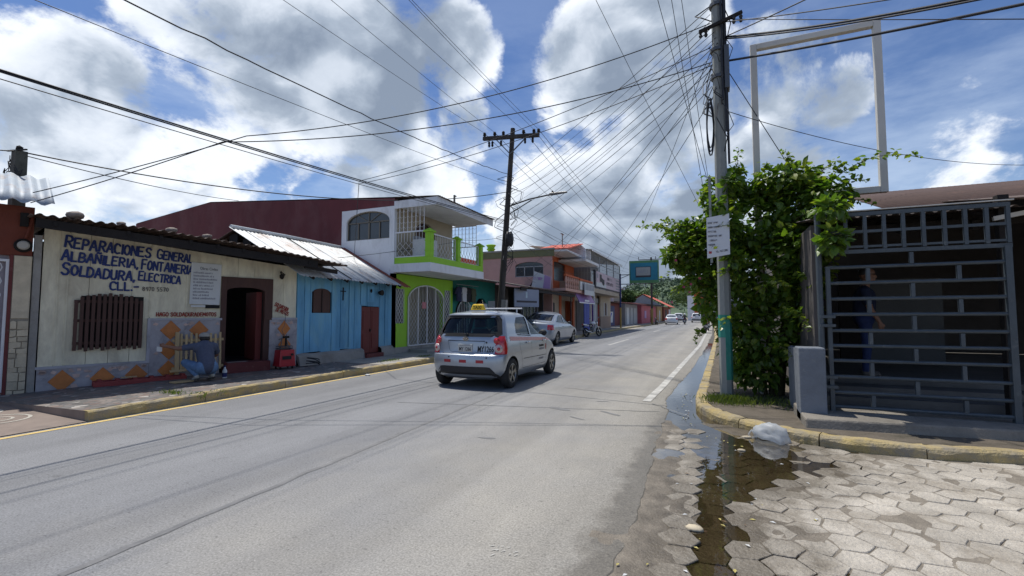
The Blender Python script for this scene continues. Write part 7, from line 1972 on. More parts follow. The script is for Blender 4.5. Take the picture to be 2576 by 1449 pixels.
# arching shoots that stick out of the mass
tw = MB()
shoots = [((1760, 640, 8.7), (1600, 572, 8.35), .22), ((1750, 600, 8.7), (1668, 560, 8.4), .12), ((1770, 720, 8.7), (1672, 690, 8.4), .15), ((1790, 660, 8.6), (1660, 640, 8.3), .2), ((1800, 700, 8.6), (1700, 735, 8.3), .1), ((1840, 520, 8.5), (1770, 440, 8.35), .08), ((1900, 500, 8.5), (1930, 405, 8.35), .06), ((1930, 480, 8.5), (2035, 425, 8.3), .1), ((1960, 500, 8.4), (2080, 445, 8.2), .12), ((2000, 520, 8.3), (2140, 500, 8.0), .12), ((1860, 560, 8.2), (1835, 480, 7.9), .06), ((1870, 700, 8.2), (1800, 690, 7.75), .08), ((1880, 800, 8.2), (1810, 815, 7.8), .1), ((1900, 740, 8.1), (1985, 720, 7.5), .12), ((1930, 880, 8.2), (2000, 900, 7.5), .1), ((1820, 640, 8.6), (1640, 575, 8.3), .25), ((1760, 700, 8.7), (1688, 665, 8.4), .12), ((1800, 560, 8.6), (1655, 612, 8.4), .2), ((1985, 520, 8.5), (1985, 385, 8.3), .12), ((1995, 470, 8.5), (1975, 378, 8.3), .1), ((2060, 520, 8.4), (2130, 408, 8.2), .12), ((2060, 480, 8.35), (2318, 392, 8.2), .22), ((1850, 480, 8.5), (1858, 372, 8.3), .05), ((2070, 500, 8.4), (2190, 455, 8.2), .15), ((2080, 540, 8.35), (2205, 512, 8.2), .14), ((2040, 480, 8.4), (2105, 405, 8.3), .1), ((1780, 560, 8.6), (1760, 478, 8.4), .05), ((1730, 720, 8.7), (1690, 740, 8.3), .05), ((1770, 840, 8.9), (1748, 862, 8.3), .1), ((1860, 620, 8.4), (1800, 590, 7.85), .06), ((1900, 660, 8.3), (1838, 655, 7.7), .06), ((1830, 600, 8.3), (1790, 622, 7.66), .05), ((1960, 600, 8.3), (2130, 640, 7.6), .15), ((1990, 560, 8.3), (2110, 560, 7.5), .15), ((2000, 700, 8.2), (2060, 730, 7.3), .12), ((1990, 640, 8.2), (2118, 600, 7.2), .16), ((1960, 780, 8.2), (2040, 830, 7.3), .1)]
for (a, b, arch) in shoots:
    p0, p1 = on_y(*a), on_y(*b); pts = []
    for k in range(9):
        t = k / 8; q = p0.lerp(p1, t) + Vector((0, 0, arch * math.sin(math.pi * t))) + Vector((mnoise.noise(Vector((k, a[0], 0))) * .03, 0, mnoise.noise(Vector((k, a[0], 5))) * .03)); pts.append(q - BO)
    tw.tube(pts, [.008 - .0055 * k / 8 for k in range(9)], 5)
    L_ = (p1 - p0).length; n = int(L_ * 46) + 8
    for k in range(n):
        t = .12 + .88 * k / n; q = p0.lerp(p1, t) + Vector((0, 0, arch * math.sin(math.pi * t))) + Vector((rnd.gauss(0, .03), rnd.gauss(0, .03), rnd.gauss(0, .03)))
        mtx = leaf_matrix(q - BO, Vector((rnd.choice((-1, 1)) * .7, rnd.gauss(0, .6), .1)), rnd.uniform(.5, 1.0) * (1.05 - .45 * t))
        (young if t > .6 or rnd.random() < .35 else fol).add([mtx @ Vector(v) for v in LV], LF)
tag(fol.build('foliage', M_leaf, bush, fix=False), kind='stuff'); tag(young.build('young_foliage', M_leaf_young, bush, fix=False), kind='stuff')
leaf_me = MB().add(LV, LF).mesh('leaf', M_leaf, fix=False); leaf_me2 = MB().add(LV, LF).mesh('leaf', M_leaf_young, fix=False)
for mtx, yg in singles:
    o = link('leaf', leaf_me2 if yg else leaf_me, bush); o.matrix_local = mtx
for k in range(7):  # stems from the ground
    a = k * .9; tw.tube([(.12 * math.cos(a), .1 * math.sin(a), -.1), (.2 * math.cos(a), .15 * math.sin(a), .8), (.45 * math.cos(a), .25 * math.sin(a), 1.8), (.7 * math.cos(a), .3 * math.sin(a), 2.6)], [.035, .028, .02, .01], 6)
tw.build('stems', M_twig, bush)
for (px, py) in ((1720, 722), (1738, 715), (1690, 760), (1735, 735), (1700, 655), (1760, 700)):
    c = on_y(px, py, 8.28) - BO
    fl = MB()
    for k in range(4):
        a = k * 1.6; fl.add([c, c + Vector((.018 * math.cos(a), -.008, .018 * math.sin(a))), c + Vector((.026 * math.cos(a + .5), -.012, .026 * math.sin(a + .5))), c + Vector((.016 * math.cos(a + 1), -.008, .016 * math.sin(a + 1)))], [(0, 1, 2, 3)])
    fl.build('bract', M_petal, bush)

# far-right tree behind the shed
rt = empty('garden_tree', (7.6, 13.0, .5), 0, 'leafy tree top showing above the shed roof at the picture edge', 'tree')
MB().tube([(0, 0, 0), (.05, 0, 2.5), (.2, .1, 4.0)], [.12, .09, .04], 7).build('trunk', M_bark, rt)
cr = MB()
for k in range(1500):
    d = Vector((rnd.gauss(0, 1), rnd.gauss(0, 1), rnd.gauss(0, 1))).normalized() * rnd.random() ** .4
    mtx = leaf_matrix(Vector((d.x * 1.15 + .1, d.y * 1.1, 3.65 + d.z * .75)), d, rnd.uniform(.8, 1.5)); cr.add([mtx @ Vector(v) for v in LV], LF)
cr.build('crown', M_leaf, rt, fix=False)

# grass and weeds at the pole foot and in the far kerb joints
M_grass = leaf_mat('grass_blade', (0.06, 0.10, 0.02), (0.16, 0.19, 0.05))


def tuft(cx, cy, z, rx, ry, n, h, mb):
    for k in range(n):
        x, y = cx + rnd.gauss(0, rx * .5), cy + rnd.gauss(0, ry * .5); a = rnd.uniform(0, 6.28); l = h * rnd.uniform(.5, 1.2); w = .004; b = rnd.uniform(.2, .9) * l
        dx, dy = math.cos(a), math.sin(a)
        mb.add([(x - dy * w, y + dx * w, z), (x + dy * w, y - dx * w, z), (x + dx * b * .5 + dy * w * .7, y + dy * b * .5 - dx * w * .7, z + l * .7), (x + dx * b, y + dy * b, z + l)], [(0, 1, 2), (0, 2, 3)])


gm = MB(); tuft(.22, 7.72, .10, .32, .26, 900, .10, gm); tuft(.75, 7.9, .10, .5, .4, 500, .08, gm); tuft(1.25, 6.62, .10, .15, .1, 120, .06, gm)
tag(gm.build('grass', M_grass, fix=False), 'thin green grass growing round the foot of the concrete pole', 'grass', kind='stuff')
gm = MB(); tuft(-7.62, 5.05, .06, .12, .3, 130, .10, gm); tuft(-8.0, 4.75, .146, .3, .12, 160, .05, gm); tuft(-8.1, 10.4, .146, .15, .4, 160, .05, gm); tuft(-8.0, 11.9, .146, .15, .4, 140, .05, gm)
tag(gm.build('weeds', M_grass, fix=False), 'small weeds sprouting from the pavement joints before the houses', 'weeds', kind='stuff')

# ------------------------------------------------------------------ poles and cables
wp_ = empty('wooden_utility_pole', (-7.93, 17.0, .1), 0, 'leaning dark wooden utility pole with cross arm and street lamp', 'utility pole')
WT = Vector((0.55, .26, 9.05))
wpt = lambda z: WT * (z / 9.05)
MB().tube([wpt(-.2), wpt(3), wpt(6), wpt(9.0)], [.14, .13, .11, .095], 12).build('shaft', M_pole_wood, wp_)
ca = wpt(8.62)
MB().bar(ca + Vector((-1.28, -.12, .10)), ca + Vector((1.22, -.12, -.12)), .12, .15).build('cross_arm', M_pole_wood, wp_)
INS = []
for x in (-1.22, -.75, -.35, .55, 1.0, 1.2):
    c = ca + Vector((x, -.12, .19 - .09 * (x + 1.28))); INS.append(c)
    MB().lathe([(.03, -.02), (.05, .03), (.075, .05), (.05, .09), (.07, .12), (.04, .17)], tuple(c), 'z', 10).build('insulator', M_darkwood, wp_)
for x in (-1.0, -.85, -.45, .62, .95): 
    c = ca + Vector((x, -.13, -.12 - .05 * x)); MB().lathe([(.03, 0), (.055, -.06), (.04, -.12), (.055, -.18), (.02, -.24)], tuple(c), 'z', 8).build('fuse_holder', M_darkwood, wp_)
MB().bar(ca + Vector((-.7, -.12, 0)), wpt(7.9) + Vector((0, -.1, 0)), .04).bar(ca + Vector((.7, -.12, -.1)), wpt(7.9) + Vector((0, -.1, 0)), .04).build('arm_brace', M_engine, wp_)
la = empty('lamp_arm'); la.parent = wp_
a0, a1 = wpt(5.72), wpt(5.72) + Vector((1.95, -.1, .30))
MB().tube([a0, a0.lerp(a1, .5) + Vector((0, 0, .06)), a1], .03, 8).tube([wpt(5.35), a0.lerp(a1, .55)], .02, 6).build('arm', M_pole_wood, la)
MB().hexa([a1 + Vector((-.1, -.1, -.04)), a1 + Vector((.62, -.07, .0)), a1 + Vector((.62, .07, .0)), a1 + Vector((-.1, .1, -.04)), a1 + Vector((-.1, -.06, .06)), a1 + Vector((.6, -.05, .05)), a1 + Vector((.6, .05, .05)), a1 + Vector((-.1, .06, .06))]).build('lamp_head', M_engine, la, bevel=.02)
MB().ico(tuple(a1 + Vector((.02, 0, .1))), .045, 1).build('photocell', M_darkwood, la)
for k in range(34):
    z = rnd.uniform(3.6, 7.1); a = rnd.uniform(0, 6.28); r_ = rnd.uniform(.1, .38) * (1.3 if z > 5.2 else .8); h = rnd.uniform(.2, .9); c = wpt(z)
    MB().tube([c + Vector((.13 * math.cos(a), .13 * math.sin(a), 0)), c + Vector(((.13 + r_) * math.cos(a), (.13 + r_) * math.sin(a), -h * .3)), c + Vector(((.13 + r_ * .8) * math.cos(a + .6), (.13 + r_) * math.sin(a + .6), -h * .75)), c + Vector((.13 * math.cos(a + .8), .13 * math.sin(a + .8), -h))], rnd.uniform(.007, .016), 5).build('cable_loop', M_cable, wp_)
MB().ico(tuple(wpt(4.35) + Vector((.22, -.1, 0))), .2, 2, (.8, .8, 1.6), .25, 4).build('cable_bundle', M_cable, wp_)
MB().bar(wpt(.1) + Vector((.22, -.12, 0)), wpt(1.9) + Vector((.20, -.1, 0)), .20, .16).build('concrete_stub', M_plaster, wp_)
MB().box(-.3, -.05, -.3, -.18, 1.5, 1.85).build('meter_box', M_greygrille, wp_)
fp = empty('wooden_utility_pole', (-7.55, 66.5, .1), 0, 'slim far utility pole with cross arm behind the teal box sign', 'utility pole')
MB().tube([(0, 0, 0), (0, 0, 9.3)], [.16, .12], 10).build('shaft', M_pole_wood, fp); MB().tube([(0, 0, .1), (0, 0, 2.2)], .17, 10).build('painted_foot', pmat('faded_yellow_paint', (0.30, 0.20, 0.07), .8), fp)
MB().bar((-1.7, 0, 9.0), (1.7, 0, 9.0), .1).build('cross_arm', M_engine, fp)
for x in (-1.7, .6, 1.7): MB().lathe([(.05, 9.05), (.05, 9.4)], (x, 0, 0), 'z', 8).build('insulator', M_engine, fp)
lp_ = empty('service_post', shop.matrix_basis @ Vector((-.30, 1.35, 3.0)), 0, 'short weathered concrete service post with tangled wires above the orange house', 'post')
MB().hexa([(-.095, -.095, 0), (.095, -.095, 0), (.095, .095, 0), (-.095, .095, 0), (-.085, -.085, 1.52), (.085, -.085, 1.52), (.085, .085, 1.52), (-.085, .085, 1.52)]).build('shaft', pmat('mossy_concrete', (0.10, 0.10, 0.085), .95, .3, 5, .4, 30), lp_)
MB().ico((-.02, 0, 1.58), .06, 1).bar((-.35, -.05, 1.56), (.4, -.05, 1.48), .025).build('insulator', M_darkwood, lp_)
for k in range(7):
    s = -1 if k < 4 else 1
    MB().tube([(s * .09, -.1, 1.42 - .05 * k)] + [(s * (.12 + .16 * abs(mnoise.noise(Vector((j * .8, k * 3.1, 0))) * 2)), -.1 + .05 * math.sin(j), 1.42 - .05 * k - .07 * j + .10 * mnoise.noise(Vector((j * .9, k * 2.3, 4))) * 2) for j in range(1, 7)] + [(s * .09, -.1, 1.0 - .04 * k)], .007, 5).build('wire_loop', M_cable, lp_)

WB_ = Vector((-7.93, 17.0, .1)); CB = Vector((.19, 8.0, .1))


ORD = ('uppermost', 'second', 'third', 'fourth', 'fifth', 'sixth', 'seventh', 'eighth', 'ninth', 'tenth', 'lowest')


def cable(a, b, sag, r, label, group, wav=0.0, n=26):
    a, b = Vector(a), Vector(b); pts = []
    for k in range(n + 1):
        t = k / n; p = a.lerp(b, t); p.z -= sag * 4 * t * (1 - t)
        if wav: p.z += wav * mnoise.noise(Vector((k * .9, a.x, 0)))
        pts.append(p)
    o0 = pts[0]
    o = MB().tube([p - o0 for p in pts], r, 5).build('overhead_cable', M_cable, None, True, loc=o0)
    return tag(o, label, 'cable', group)


def ext(a, b, k):  # point beyond a on the line from b
    return a + (a - b) * k


# heavy bundle from the near left to the wooden pole
e1 = WB_ + wpt(5.15)
for k, (py, r, lb) in enumerate(((148, .013, 'uppermost strand of the thick triple cable sloping down from the upper left'), (153, .011, 'middle strand of the thick triple cable sloping down from the upper left'), (171, .007, 'thin lowest strand of the triple cable sloping down from the upper left'))):
    s = on_x(0, py, -7.2); e = e1 + Vector((0, 0, -.05 * k)); cable(ext(s, e, .4), e, .15, r, lb, 'cables along the houses')
s = on_x(390, 0, -7.2); e = WB_ + wpt(7.05); cable(ext(s, e, .35), e, .28, .012, 'thick wavy cable crossing the big cloud to the wooden pole', 'cables along the houses', .035, 50)
s = on_x(137, 0, -7.4); e = WB_ + wpt(6.6); cable(ext(s, e, .4), e, .12, .006, 'thin cable just below the thick wavy cable on the upper left', 'cables along the houses')
for k, (px, X0, ii) in enumerate(((732, -8.6, 0), (848, -8.1, 1), (962, -6.95, 3), (1040, -6.5, 4), (1048, -6.3, 5))):
    s = on_x(px, 0, X0); e = WB_ + INS[ii] + Vector((0, 0, .15)); cable(ext(s, e, .9), e, .12, .0065, ('leftmost', 'second', 'third', 'fourth', 'rightmost')[k] + ' of five power lines coming from the top edge to the cross arm', 'power lines over the street')
    cable(e, Vector((-7.55 - 1.7 + 3.4 * k / 4, 66.5, 9.3)), 1.1, .010, ('leftmost', 'second', 'third', 'fourth', 'rightmost')[k] + ' of five power lines from the cross arm on to the far pole', 'far power lines')
# fan between the two poles
for k in range(11):
    a = CB + Vector((-.12 + .02 * k, -.1, 6.25 - .10 * k)); b = WB_ + wpt(6.95 - .25 * k) + Vector((.15, -.1, 0))
    cable(a, b, .12 + .09 * (k % 4), .0045 + .002 * (k % 3 == 0), ORD[k] + ' cable, counted downwards at the wooden pole, of the fan from the concrete pole', 'fan of cables between the poles')
# long slack service drops to the left
for k, (mx_, my, lx, ly, za) in enumerate(((880, 330, 130, 472, 6.0), (820, 345, 118, 497, 5.35))):
    a = CB + Vector((-.1, -.1, za)); m = on_x(mx_ - 260, my + 12, -6.9); cable(a, m, .32, .008, ('long slack service cable from the concrete pole crossing above the wooden cross arm', 'lower long service cable from the concrete pole sagging across the big cloud')[k], 'service cables to the left')
    e = on_x(lx, ly, -10.2); cable(m, ext(e, m, .1), .03, .008, ('upper thin wire slanting down to the service post behind the orange house', 'lower thin wire slanting down to the service post behind the orange house')[k], 'service cables to the left')
for k, (pa, pb, yb) in enumerate((((905, 455), None, 0), ((905, 462), None, 0))):
    a = CB + Vector((-.1, -.1, 5.6 - .3 * k)); m = on_x(*pa, -8.0); cable(a, m, .2, .007, ('upper', 'lower')[k] + ' thin cable from the concrete pole to the thick bundle above the zinc roof', 'service cables to the left')
m = on_x(903, 460, -8.0); cable(m, on_y(890, 660, 11.9), -.05, .008, 'short drop wire falling from the cable bundle to the green house', 'service cables to the left')
po = shop.matrix_basis @ Vector((-.30, 1.3, 4.5)); e = WB_ + wpt(6.35)
cable(po, e, .62, .014, 'slack dark cable from the service post to the wooden pole', 'service cables to the left'); cable(po + Vector((0, 0, -.05)), on_y(600, 505, 12.2), .1, .010, 'thin cable from the service post to the maroon wall', 'service cables to the left')
cable(ext(po, e, .6) + Vector((0, 0, .3)), po, .1, .012, 'cable coming to the service post from outside the picture', 'service cables to the left')
# from the concrete pole to shop fronts and houses further down
for k, (px, py, yy, z0) in enumerate(((1300, 690, 24, 5.0), (1420, 640, 30, 5.2), (1480, 700, 34, 4.8), (1560, 690, 45, 5.6), (1330, 705, 26, 5.4))):
    a = CB + Vector((-.1, 0, z0)); b = on_y(px, py, yy); cable(a, b, .35, .006, ('thin drop cable from the concrete pole to the lean-to edge by the wooden pole', 'thin drop cable from the concrete pole to the orange balcony house', 'thin drop cable from the concrete pole to the grilled house corner', 'thin drop cable from the concrete pole to the teal box sign post', 'thin drop cable from the concrete pole to the pink house flank')[k], 'drop cables to the shops')
for k, (z0, tgt) in enumerate(((6.3, (-8.6, 27, 5.9)), (5.6, (-8.3, 34.4, 6.2)), (5.0, (-8.4, 31, 4.2)), (4.6, (-7.9, 45, 5.3)), (5.9, (-7.55, 66.5, 7.6)), (5.5, (-7.55, 66.5, 7.0)), (4.9, (-7.55, 66.5, 6.4)), (4.3, (-8.9, 24, 3.2)))):
    cable(WB_ + wpt(z0), tgt, .25 + .14 * (k % 3), .008, 'cable from the wooden pole to ' + ('the pink house roof', 'the grilled house roof', 'the peach balcony', 'the blue and yellow sign post', 'the far pole, upper of three', 'the far pole, middle of three', 'the far pole, lower of three', 'the lean-to roof beside it')[k], 'cables beyond the wooden pole')
cable(WB_ + wpt(5.0), Vector((-8.35, 13.4, 5.4)), .12, .009, 'short cable from the wooden pole to the bracket on the green house roof', 'cables at the green house')
cable(WB_ + wpt(4.5), Vector((-9.0, 12.6, 4.2)), .25, .007, 'slack thin cable from the wooden pole to the balcony of the green house', 'cables at the green house')
cable(on_y(640, 665, 9.0), Vector((-8.1, 14.2, 4.0)), .1, .008, 'thin cable running over the zinc roof to the green balcony', 'cables at the green house')
# overhead, passing the concrete pole
for k, (p, q, y0, y1) in enumerate((((1501, 0), (1760, 520), 10, 16), ((1656, 0), (1790, 490), 8.6, 11), ((1690, 0), (1770, 480), 8.8, 12), ((1715, 0), (1792, 520), 9, 13))):
    a, b = on_y(*p, y0), on_y(*q, y1); cable(ext(a, b, .3), b, .05, .006, ('thin wire crossing the sky left of the concrete pole down to the bush', 'first of three steep wires left of the concrete pole', 'second of three steep wires left of the concrete pole', 'third of three steep wires left of the concrete pole')[k], 'steep wires by the concrete pole')
for k, (q, z0, r, sg) in enumerate((((2200, 0), 5.75, .016, .12), ((2190, 8), 5.72, .012, .12), ((2445, 0), 5.35, .018, .10), ((2120, 0), 6.0, .008, .05), ((2010, 0), 5.75, .009, .02), ((2310, 42), 6.05, .006, .02))):
    a = CB + Vector((.1, -.05, z0)); b = on_y(*q, 6.6); cable(a, ext(b, a, 2.2), sg * 2, r, ('thick cable from the concrete pole rising over the empty sign frame', 'thinner cable twinned with the thick one rising over the sign frame', 'lowest thick cable from the concrete pole passing the sign frame top', 'upper thin cable from the concrete pole towards the top edge', 'steep thin cable from the concrete pole to the top edge', 'level thin cable behind the sign frame top')[k], 'cables to the upper right')
cable(CB + Vector((.1, .1, 4.6)), on_y(2600, 415, 14), .25, .006, 'thin wire sagging behind the empty sign frame to the far right', 'cables to the upper right')
cable(CB + Vector((.1, .1, 5.35)), on_y(2012, 460, 9.5), .0, .007, 'stay wire slanting down behind the empty sign frame', 'cables to the upper right')

# ================================================================== PEOPLE
M_skin = pmat('brown_skin', (0.22, 0.115, 0.075), .55, .08, 9, 0)
M_tee = pmat('slate_blue_tshirt', (0.070, 0.082, 0.125), .9, .15, 14, .2, 60)
M_jeans = pmat('light_blue_denim', (0.115, 0.195, 0.325), .9, .22, 18, .2, 90)
M_darkjeans = pmat('dark_denim', (0.022, 0.038, 0.115), .9, .2, 18, .2, 90)
M_navy = pmat('navy_polo', (0.012, 0.018, 0.045), .9, .15, 14, .1, 60)
M_shoe = pmat('pale_trainer', (0.42, 0.41, 0.37), .7, .15, 20)
M_sole = plain('shoe_sole', (0.11, 0.10, 0.09), .8)
M_hair = plain('black_hair', (0.014, 0.012, 0.012), .6)
M_capgrey = pmat('grey_cap_cloth', (0.30, 0.285, 0.25), .9, .25, 10)


def person(label, loc, rz, segs, mats, voxel=.011, scale=1.0):
    """One continuous body from tapered limbs (p, q, r_p, r_q, material) merged by a voxel remesh."""
    root = empty('person', loc, rz, label, 'person'); root.scale = (scale,) * 3
    mb = MB()
    for (p, q, a, b, m_) in segs:
        p, q = Vector(p), Vector(q); d = q - p; n = 14
        pts, rs = [], []
        ax = d.normalized() if d.length > 1e-4 else Vector((0, 0, 1))
        for t in (-.98, -.8, -.5, 0): pts.append(p + ax * a * t); rs.append(a * math.sqrt(max(.02, 1 - t * t)))
        for t in (.5,): pts.append(p.lerp(q, t)); rs.append((a + b) / 2)
        for t in (0, .5, .8, .98): pts.append(q + ax * b * t); rs.append(b * math.sqrt(max(.02, 1 - t * t)))
        mb.tube(pts, rs, n)
    body = mb.build('body', mats, None, True)
    m = body.modifiers.new('merge', 'REMESH'); m.mode = 'VOXEL'; m.voxel_size = voxel; m.use_smooth_shade = True
    sm = body.modifiers.new('soften', 'SMOOTH'); sm.factor = .5; sm.iterations = 4
    apply_mods(body)
    me = body.data; me.materials.clear()
    for x in mats: me.materials.append(x)
    S_ = [(Vector(p), Vector(q), a, b, m_) for (p, q, a, b, m_) in segs]
    for f in me.polygons:
        c = f.center; best, bm_ = 1e9, 0
        for (p, q, a, b, m_) in S_:
            d = q - p; l2 = d.length_squared; t = max(0, min(1, (c - p).dot(d) / l2)) if l2 > 1e-9 else 0
            v = (c - (p + d * t)).length - (a + (b - a) * t)
            if v < best: best, bm_ = v, m_
        f.material_index = bm_; f.use_smooth = True
    body.parent = root
    return root


def hand(w, d, side, up, m_=0, curl=.6, s=1.0):
    """Palm and five fingers from wrist w along d; side points to the thumb, up is the back of the hand."""
    w, d, side, up = Vector(w), Vector(d).normalized(), Vector(side).normalized(), Vector(up).normalized(); out = []
    pc = w + d * .085 * s
    for k in (-1, 0, 1): out.append((w + d * .02 * s + side * .014 * k * s, pc + side * .022 * k * s, .019 * s, .014 * s, m_))
    for k, l in ((1.5, .066), (.5, .074), (-.5, .070), (-1.5, .055)):
        b = pc + side * .0185 * k * s; d2 = (d - up * curl * .6).normalized(); e = b + d2 * l * .5 * s; d3 = (d - up * curl * 1.6).normalized()
        out.append((b, e, .0092 * s, .0085 * s, m_)); out.append((e, e + d3 * l * .5 * s, .0085 * s, .0075 * s, m_))
    tb = w + d * .035 * s + side * .026 * s; te = tb + (d * .7 + side * .8).normalized() * .035 * s
    out.append((tb, te, .0115 * s, .010 * s, m_)); out.append((te, te + (d - up * curl * .5).normalized() * .028 * s, .0095 * s, .008 * s, m_))
    return out


def head_parts(c, f, m_skin=0, s=1.0):
    """Skull, jaw, nose and ears around centre c, looking along f."""
    c, f = Vector(c), Vector(f).normalized(); up = Vector((0, 0, 1)); r = f.cross(up).normalized(); up = r.cross(f)
    P = lambda x, y, z: c + r * x * s + f * y * s + up * z * s
    return [(P(0, -.025, .025), P(0, .02, .03), .088 * s, .085 * s, m_skin), (P(0, .035, -.055), P(0, .05, -.07), .06 * s, .05 * s, m_skin), (P(0, .095, .0), P(0, .112, -.03), .012 * s, .016 * s, m_skin), (P(0, .085, -.062), P(0, .088, -.064), .022 * s, .022 * s, m_skin), (P(.088, -.005, .0), P(.092, -.012, -.03), .016 * s, .012 * s, m_skin), (P(-.088, -.005, .0), P(-.092, -.012, -.03), .016 * s, .012 * s, m_skin)]


# --- man crouching at the slatted rack
inv = shop.matrix_basis.inverted()
mp = inv @ on_z(517, 958, .147)
cm_base = shop.matrix_basis @ Vector((mp.x, mp.y + .08, .147))
hc = Vector((.03, .20, .845))
segs = [((0, -.13, .29), (0, -.05, .45), .155, .15, 1), ((-.07, -.12, .27), (.07, -.12, .27), .14, .14, 2), ((0, -.04, .46), (0, .05, .64), .155, .165, 1), ((-.10, .05, .66), (.10, .05, .66), .115, .115, 1),
        ((-.03, .06, .72), (.03, .06, .72), .085, .085, 1), ((0, .10, .73), tuple(hc + Vector((0, -.03, -.04))), .062, .055, 0),
        # left arm reaching out
        ((-.17, .06, .69), (-.33, .10, .665), .072, .062, 1), ((-.30, .095, .67), (-.42, .13, .655), .052, .046, 0), ((-.42, .13, .655), (-.60, .20, .70), .043, .029, 0),
        ((.17, .06, .68), (.25, .16, .56), .074, .064, 1), ((.25, .16, .56), (.27, .24, .48), .048, .044, 0), ((.27, .24, .48), (.16, .42, .46), .040, .028, 0),
        # legs
        ((-.10, -.10, .26), (-.27, .26, .36), .105, .075, 2), ((-.27, .26, .36), (-.15, -.06, .13), .072, .052, 2), ((.10, -.10, .26), (.20, .30, .38), .105, .075, 2), ((.20, .30, .38), (.13, -.04, .13), .072, .052, 2),
        ((-.15, -.075, .10), (-.15, .03, .045), .045, .042, 3), ((-.15, .03, .045), (-.155, .10, .036), .042, .034, 3), ((.13, -.055, .10), (.13, .05, .045), .045, .042, 3), ((.13, .05, .045), (.135, .12, .036), .042, .034, 3)]
segs += hand((-.60, .20, .70), (-.7, .5, .25), (0, .2, 1), (-.4, -.8, .2), 0, .8) + hand((.16, .42, .46), (-.5, .6, -.1), (0, .2, 1), (.7, .5, 0), 0, .8)
segs += head_parts(hc, (-.12, .9, -.42))
cm = person('man in slate blue t-shirt, jeans and grey cap crouching with his back turned', cm_base, shop.rotation_euler.z, segs, [M_skin, M_tee, M_jeans, M_shoe], .011, .95)
hr = MB().ico(tuple(hc + Vector((0, -.045, -.005))), .092, 2, (1, .9, .95)).build('hair', M_hair, cm, True)
cpm = MB(); n = 18
for j in range(6):
    a = math.pi / 2 * j / 5
    for i in range(n):
        t = 2 * math.pi * i / n; cpm.v.append((hc.x + .104 * math.cos(a) * math.cos(t), hc.y - .02 + .112 * math.cos(a) * math.sin(t), hc.z + .032 + .085 * math.sin(a)))
cpm.f = [(j * n + i, j * n + (i + 1) % n, (j + 1) * n + (i + 1) % n, (j + 1) * n + i) for j in range(5) for i in range(n)]; cpm.m = [0] * len(cpm.f)
cpm.build('cap', M_capgrey, cm, True, rot=(0, 0, 0))
MB().prism([(hc.x - .07, hc.y + .08, hc.z + .02), (hc.x + .07, hc.y + .08, hc.z + .02), (hc.x + .05, hc.y + .17, hc.z - .03), (hc.x - .05, hc.y + .17, hc.z - .03)], (0, 0, .008)).build('cap_peak', M_capgrey, cm)
for s, y0 in ((-.15, -.02), (.13, 0)):
    MB().hexa([(s - .042, y0 - .095, .045), (s + .042, y0 - .095, .045), (s + .045, y0 + .15, -.002), (s - .045, y0 + .15, -.002), (s - .042, y0 - .105, .060), (s + .042, y0 - .105, .060), (s + .045, y0 + .15, .018), (s - .045, y0 + .15, .018)]).build('shoe_sole', M_sole, cm)
hp = cm.matrix_basis @ Vector((-.70, .27, .70))
pp = MB(); 
for i in range(4):
    for j in range(4): pp.v.append((-.04 + .028 * i, .008 * math.sin(i * 2 + j), -.09 + .030 * j + .006 * math.cos(i * 1.7)))
pp.f = [(j * 4 + i, j * 4 + i + 1, j * 4 + 5 + i, j * 4 + 4 + i) for i in range(3) for j in range(3)]; pp.m = [0] * 9
tag(pp.build('cloth_rag', M_paper, None, True, loc=hp, rot=(0, 0, shop.rotation_euler.z)), 'white rag held in the crouching man\'s outstretched hand', 'rag')

# --- man standing behind the gate
hc = Vector((.06, 0, 1.60))
segs = [((-.02, 0, .92), (0, 0, 1.08), .145, .15, 1), ((0, -.07, .90), (0, .07, .90), .13, .13, 2), ((0, 0, 1.08), (.01, 0, 1.26), .15, .155, 1), ((.0, -.12, 1.33), (.0, .12, 1.33), .10, .10, 1), ((.01, 0, 1.38), (.05, 0, 1.52), .065, .058, 0),
        ((0, -.19, 1.34), (.03, -.235, 1.16), .072, .060, 1), ((.03, -.235, 1.18), (.05, -.245, 1.07), .05, .044, 0), ((.05, -.245, 1.07), (.16, -.23, .86), .042, .029, 0),
        ((0, .19, 1.34), (-.02, .235, 1.14), .072, .060, 1), ((-.02, .235, 1.16), (-.02, .245, 1.05), .05, .044, 0), ((-.02, .245, 1.05), (.06, .235, .84), .042, .029, 0),
        ((0, -.09, .88), (.01, -.10, .48), .095, .068, 2), ((.01, -.10, .48), (-.02, -.10, .10), .066, .05, 2), ((0, .09, .88), (.03, .10, .48), .095, .068, 2), ((.03, .10, .48), (.0, .10, .10), .066, .05, 2),
        ((-.03, -.10, .055), (.13, -.11, .038), .05, .036, 3), ((-.01, .10, .055), (.15, .11, .038), .05, .036, 3)]
segs += hand((.16, -.23, .86), (.25, .05, -1), (1, 0, .2), (0, -1, 0), 0, .5) + hand((.06, .235, .84), (.2, 0, -1), (1, 0, .2), (0, 1, 0), 0, .5) + head_parts(hc, (1, -.15, 0))
gm_ = person('man in dark navy shirt and blue jeans standing behind the steel gate', (2.09, 8.42, .50), -.15, segs, [M_skin, M_navy, M_darkjeans, M_sole], .012, .93)
MB().ico((hc.x - .03, 0, hc.z + .045), .095, 2, (1, .98, .85)).build('hair', M_hair, gm_, True)
MB().tube([(hc.x + .09, -.07, hc.z + .01), (hc.x + .115, -.035, hc.z + .01), (hc.x + .11, .035, hc.z + .01), (hc.x + .085, .07, hc.z + .01)], .008, 5).tube([(hc.x + .09, -.075, hc.z + .01), (hc.x - .02, -.095, hc.z + .015)], .005, 4).build('spectacles', M_trim, gm_)


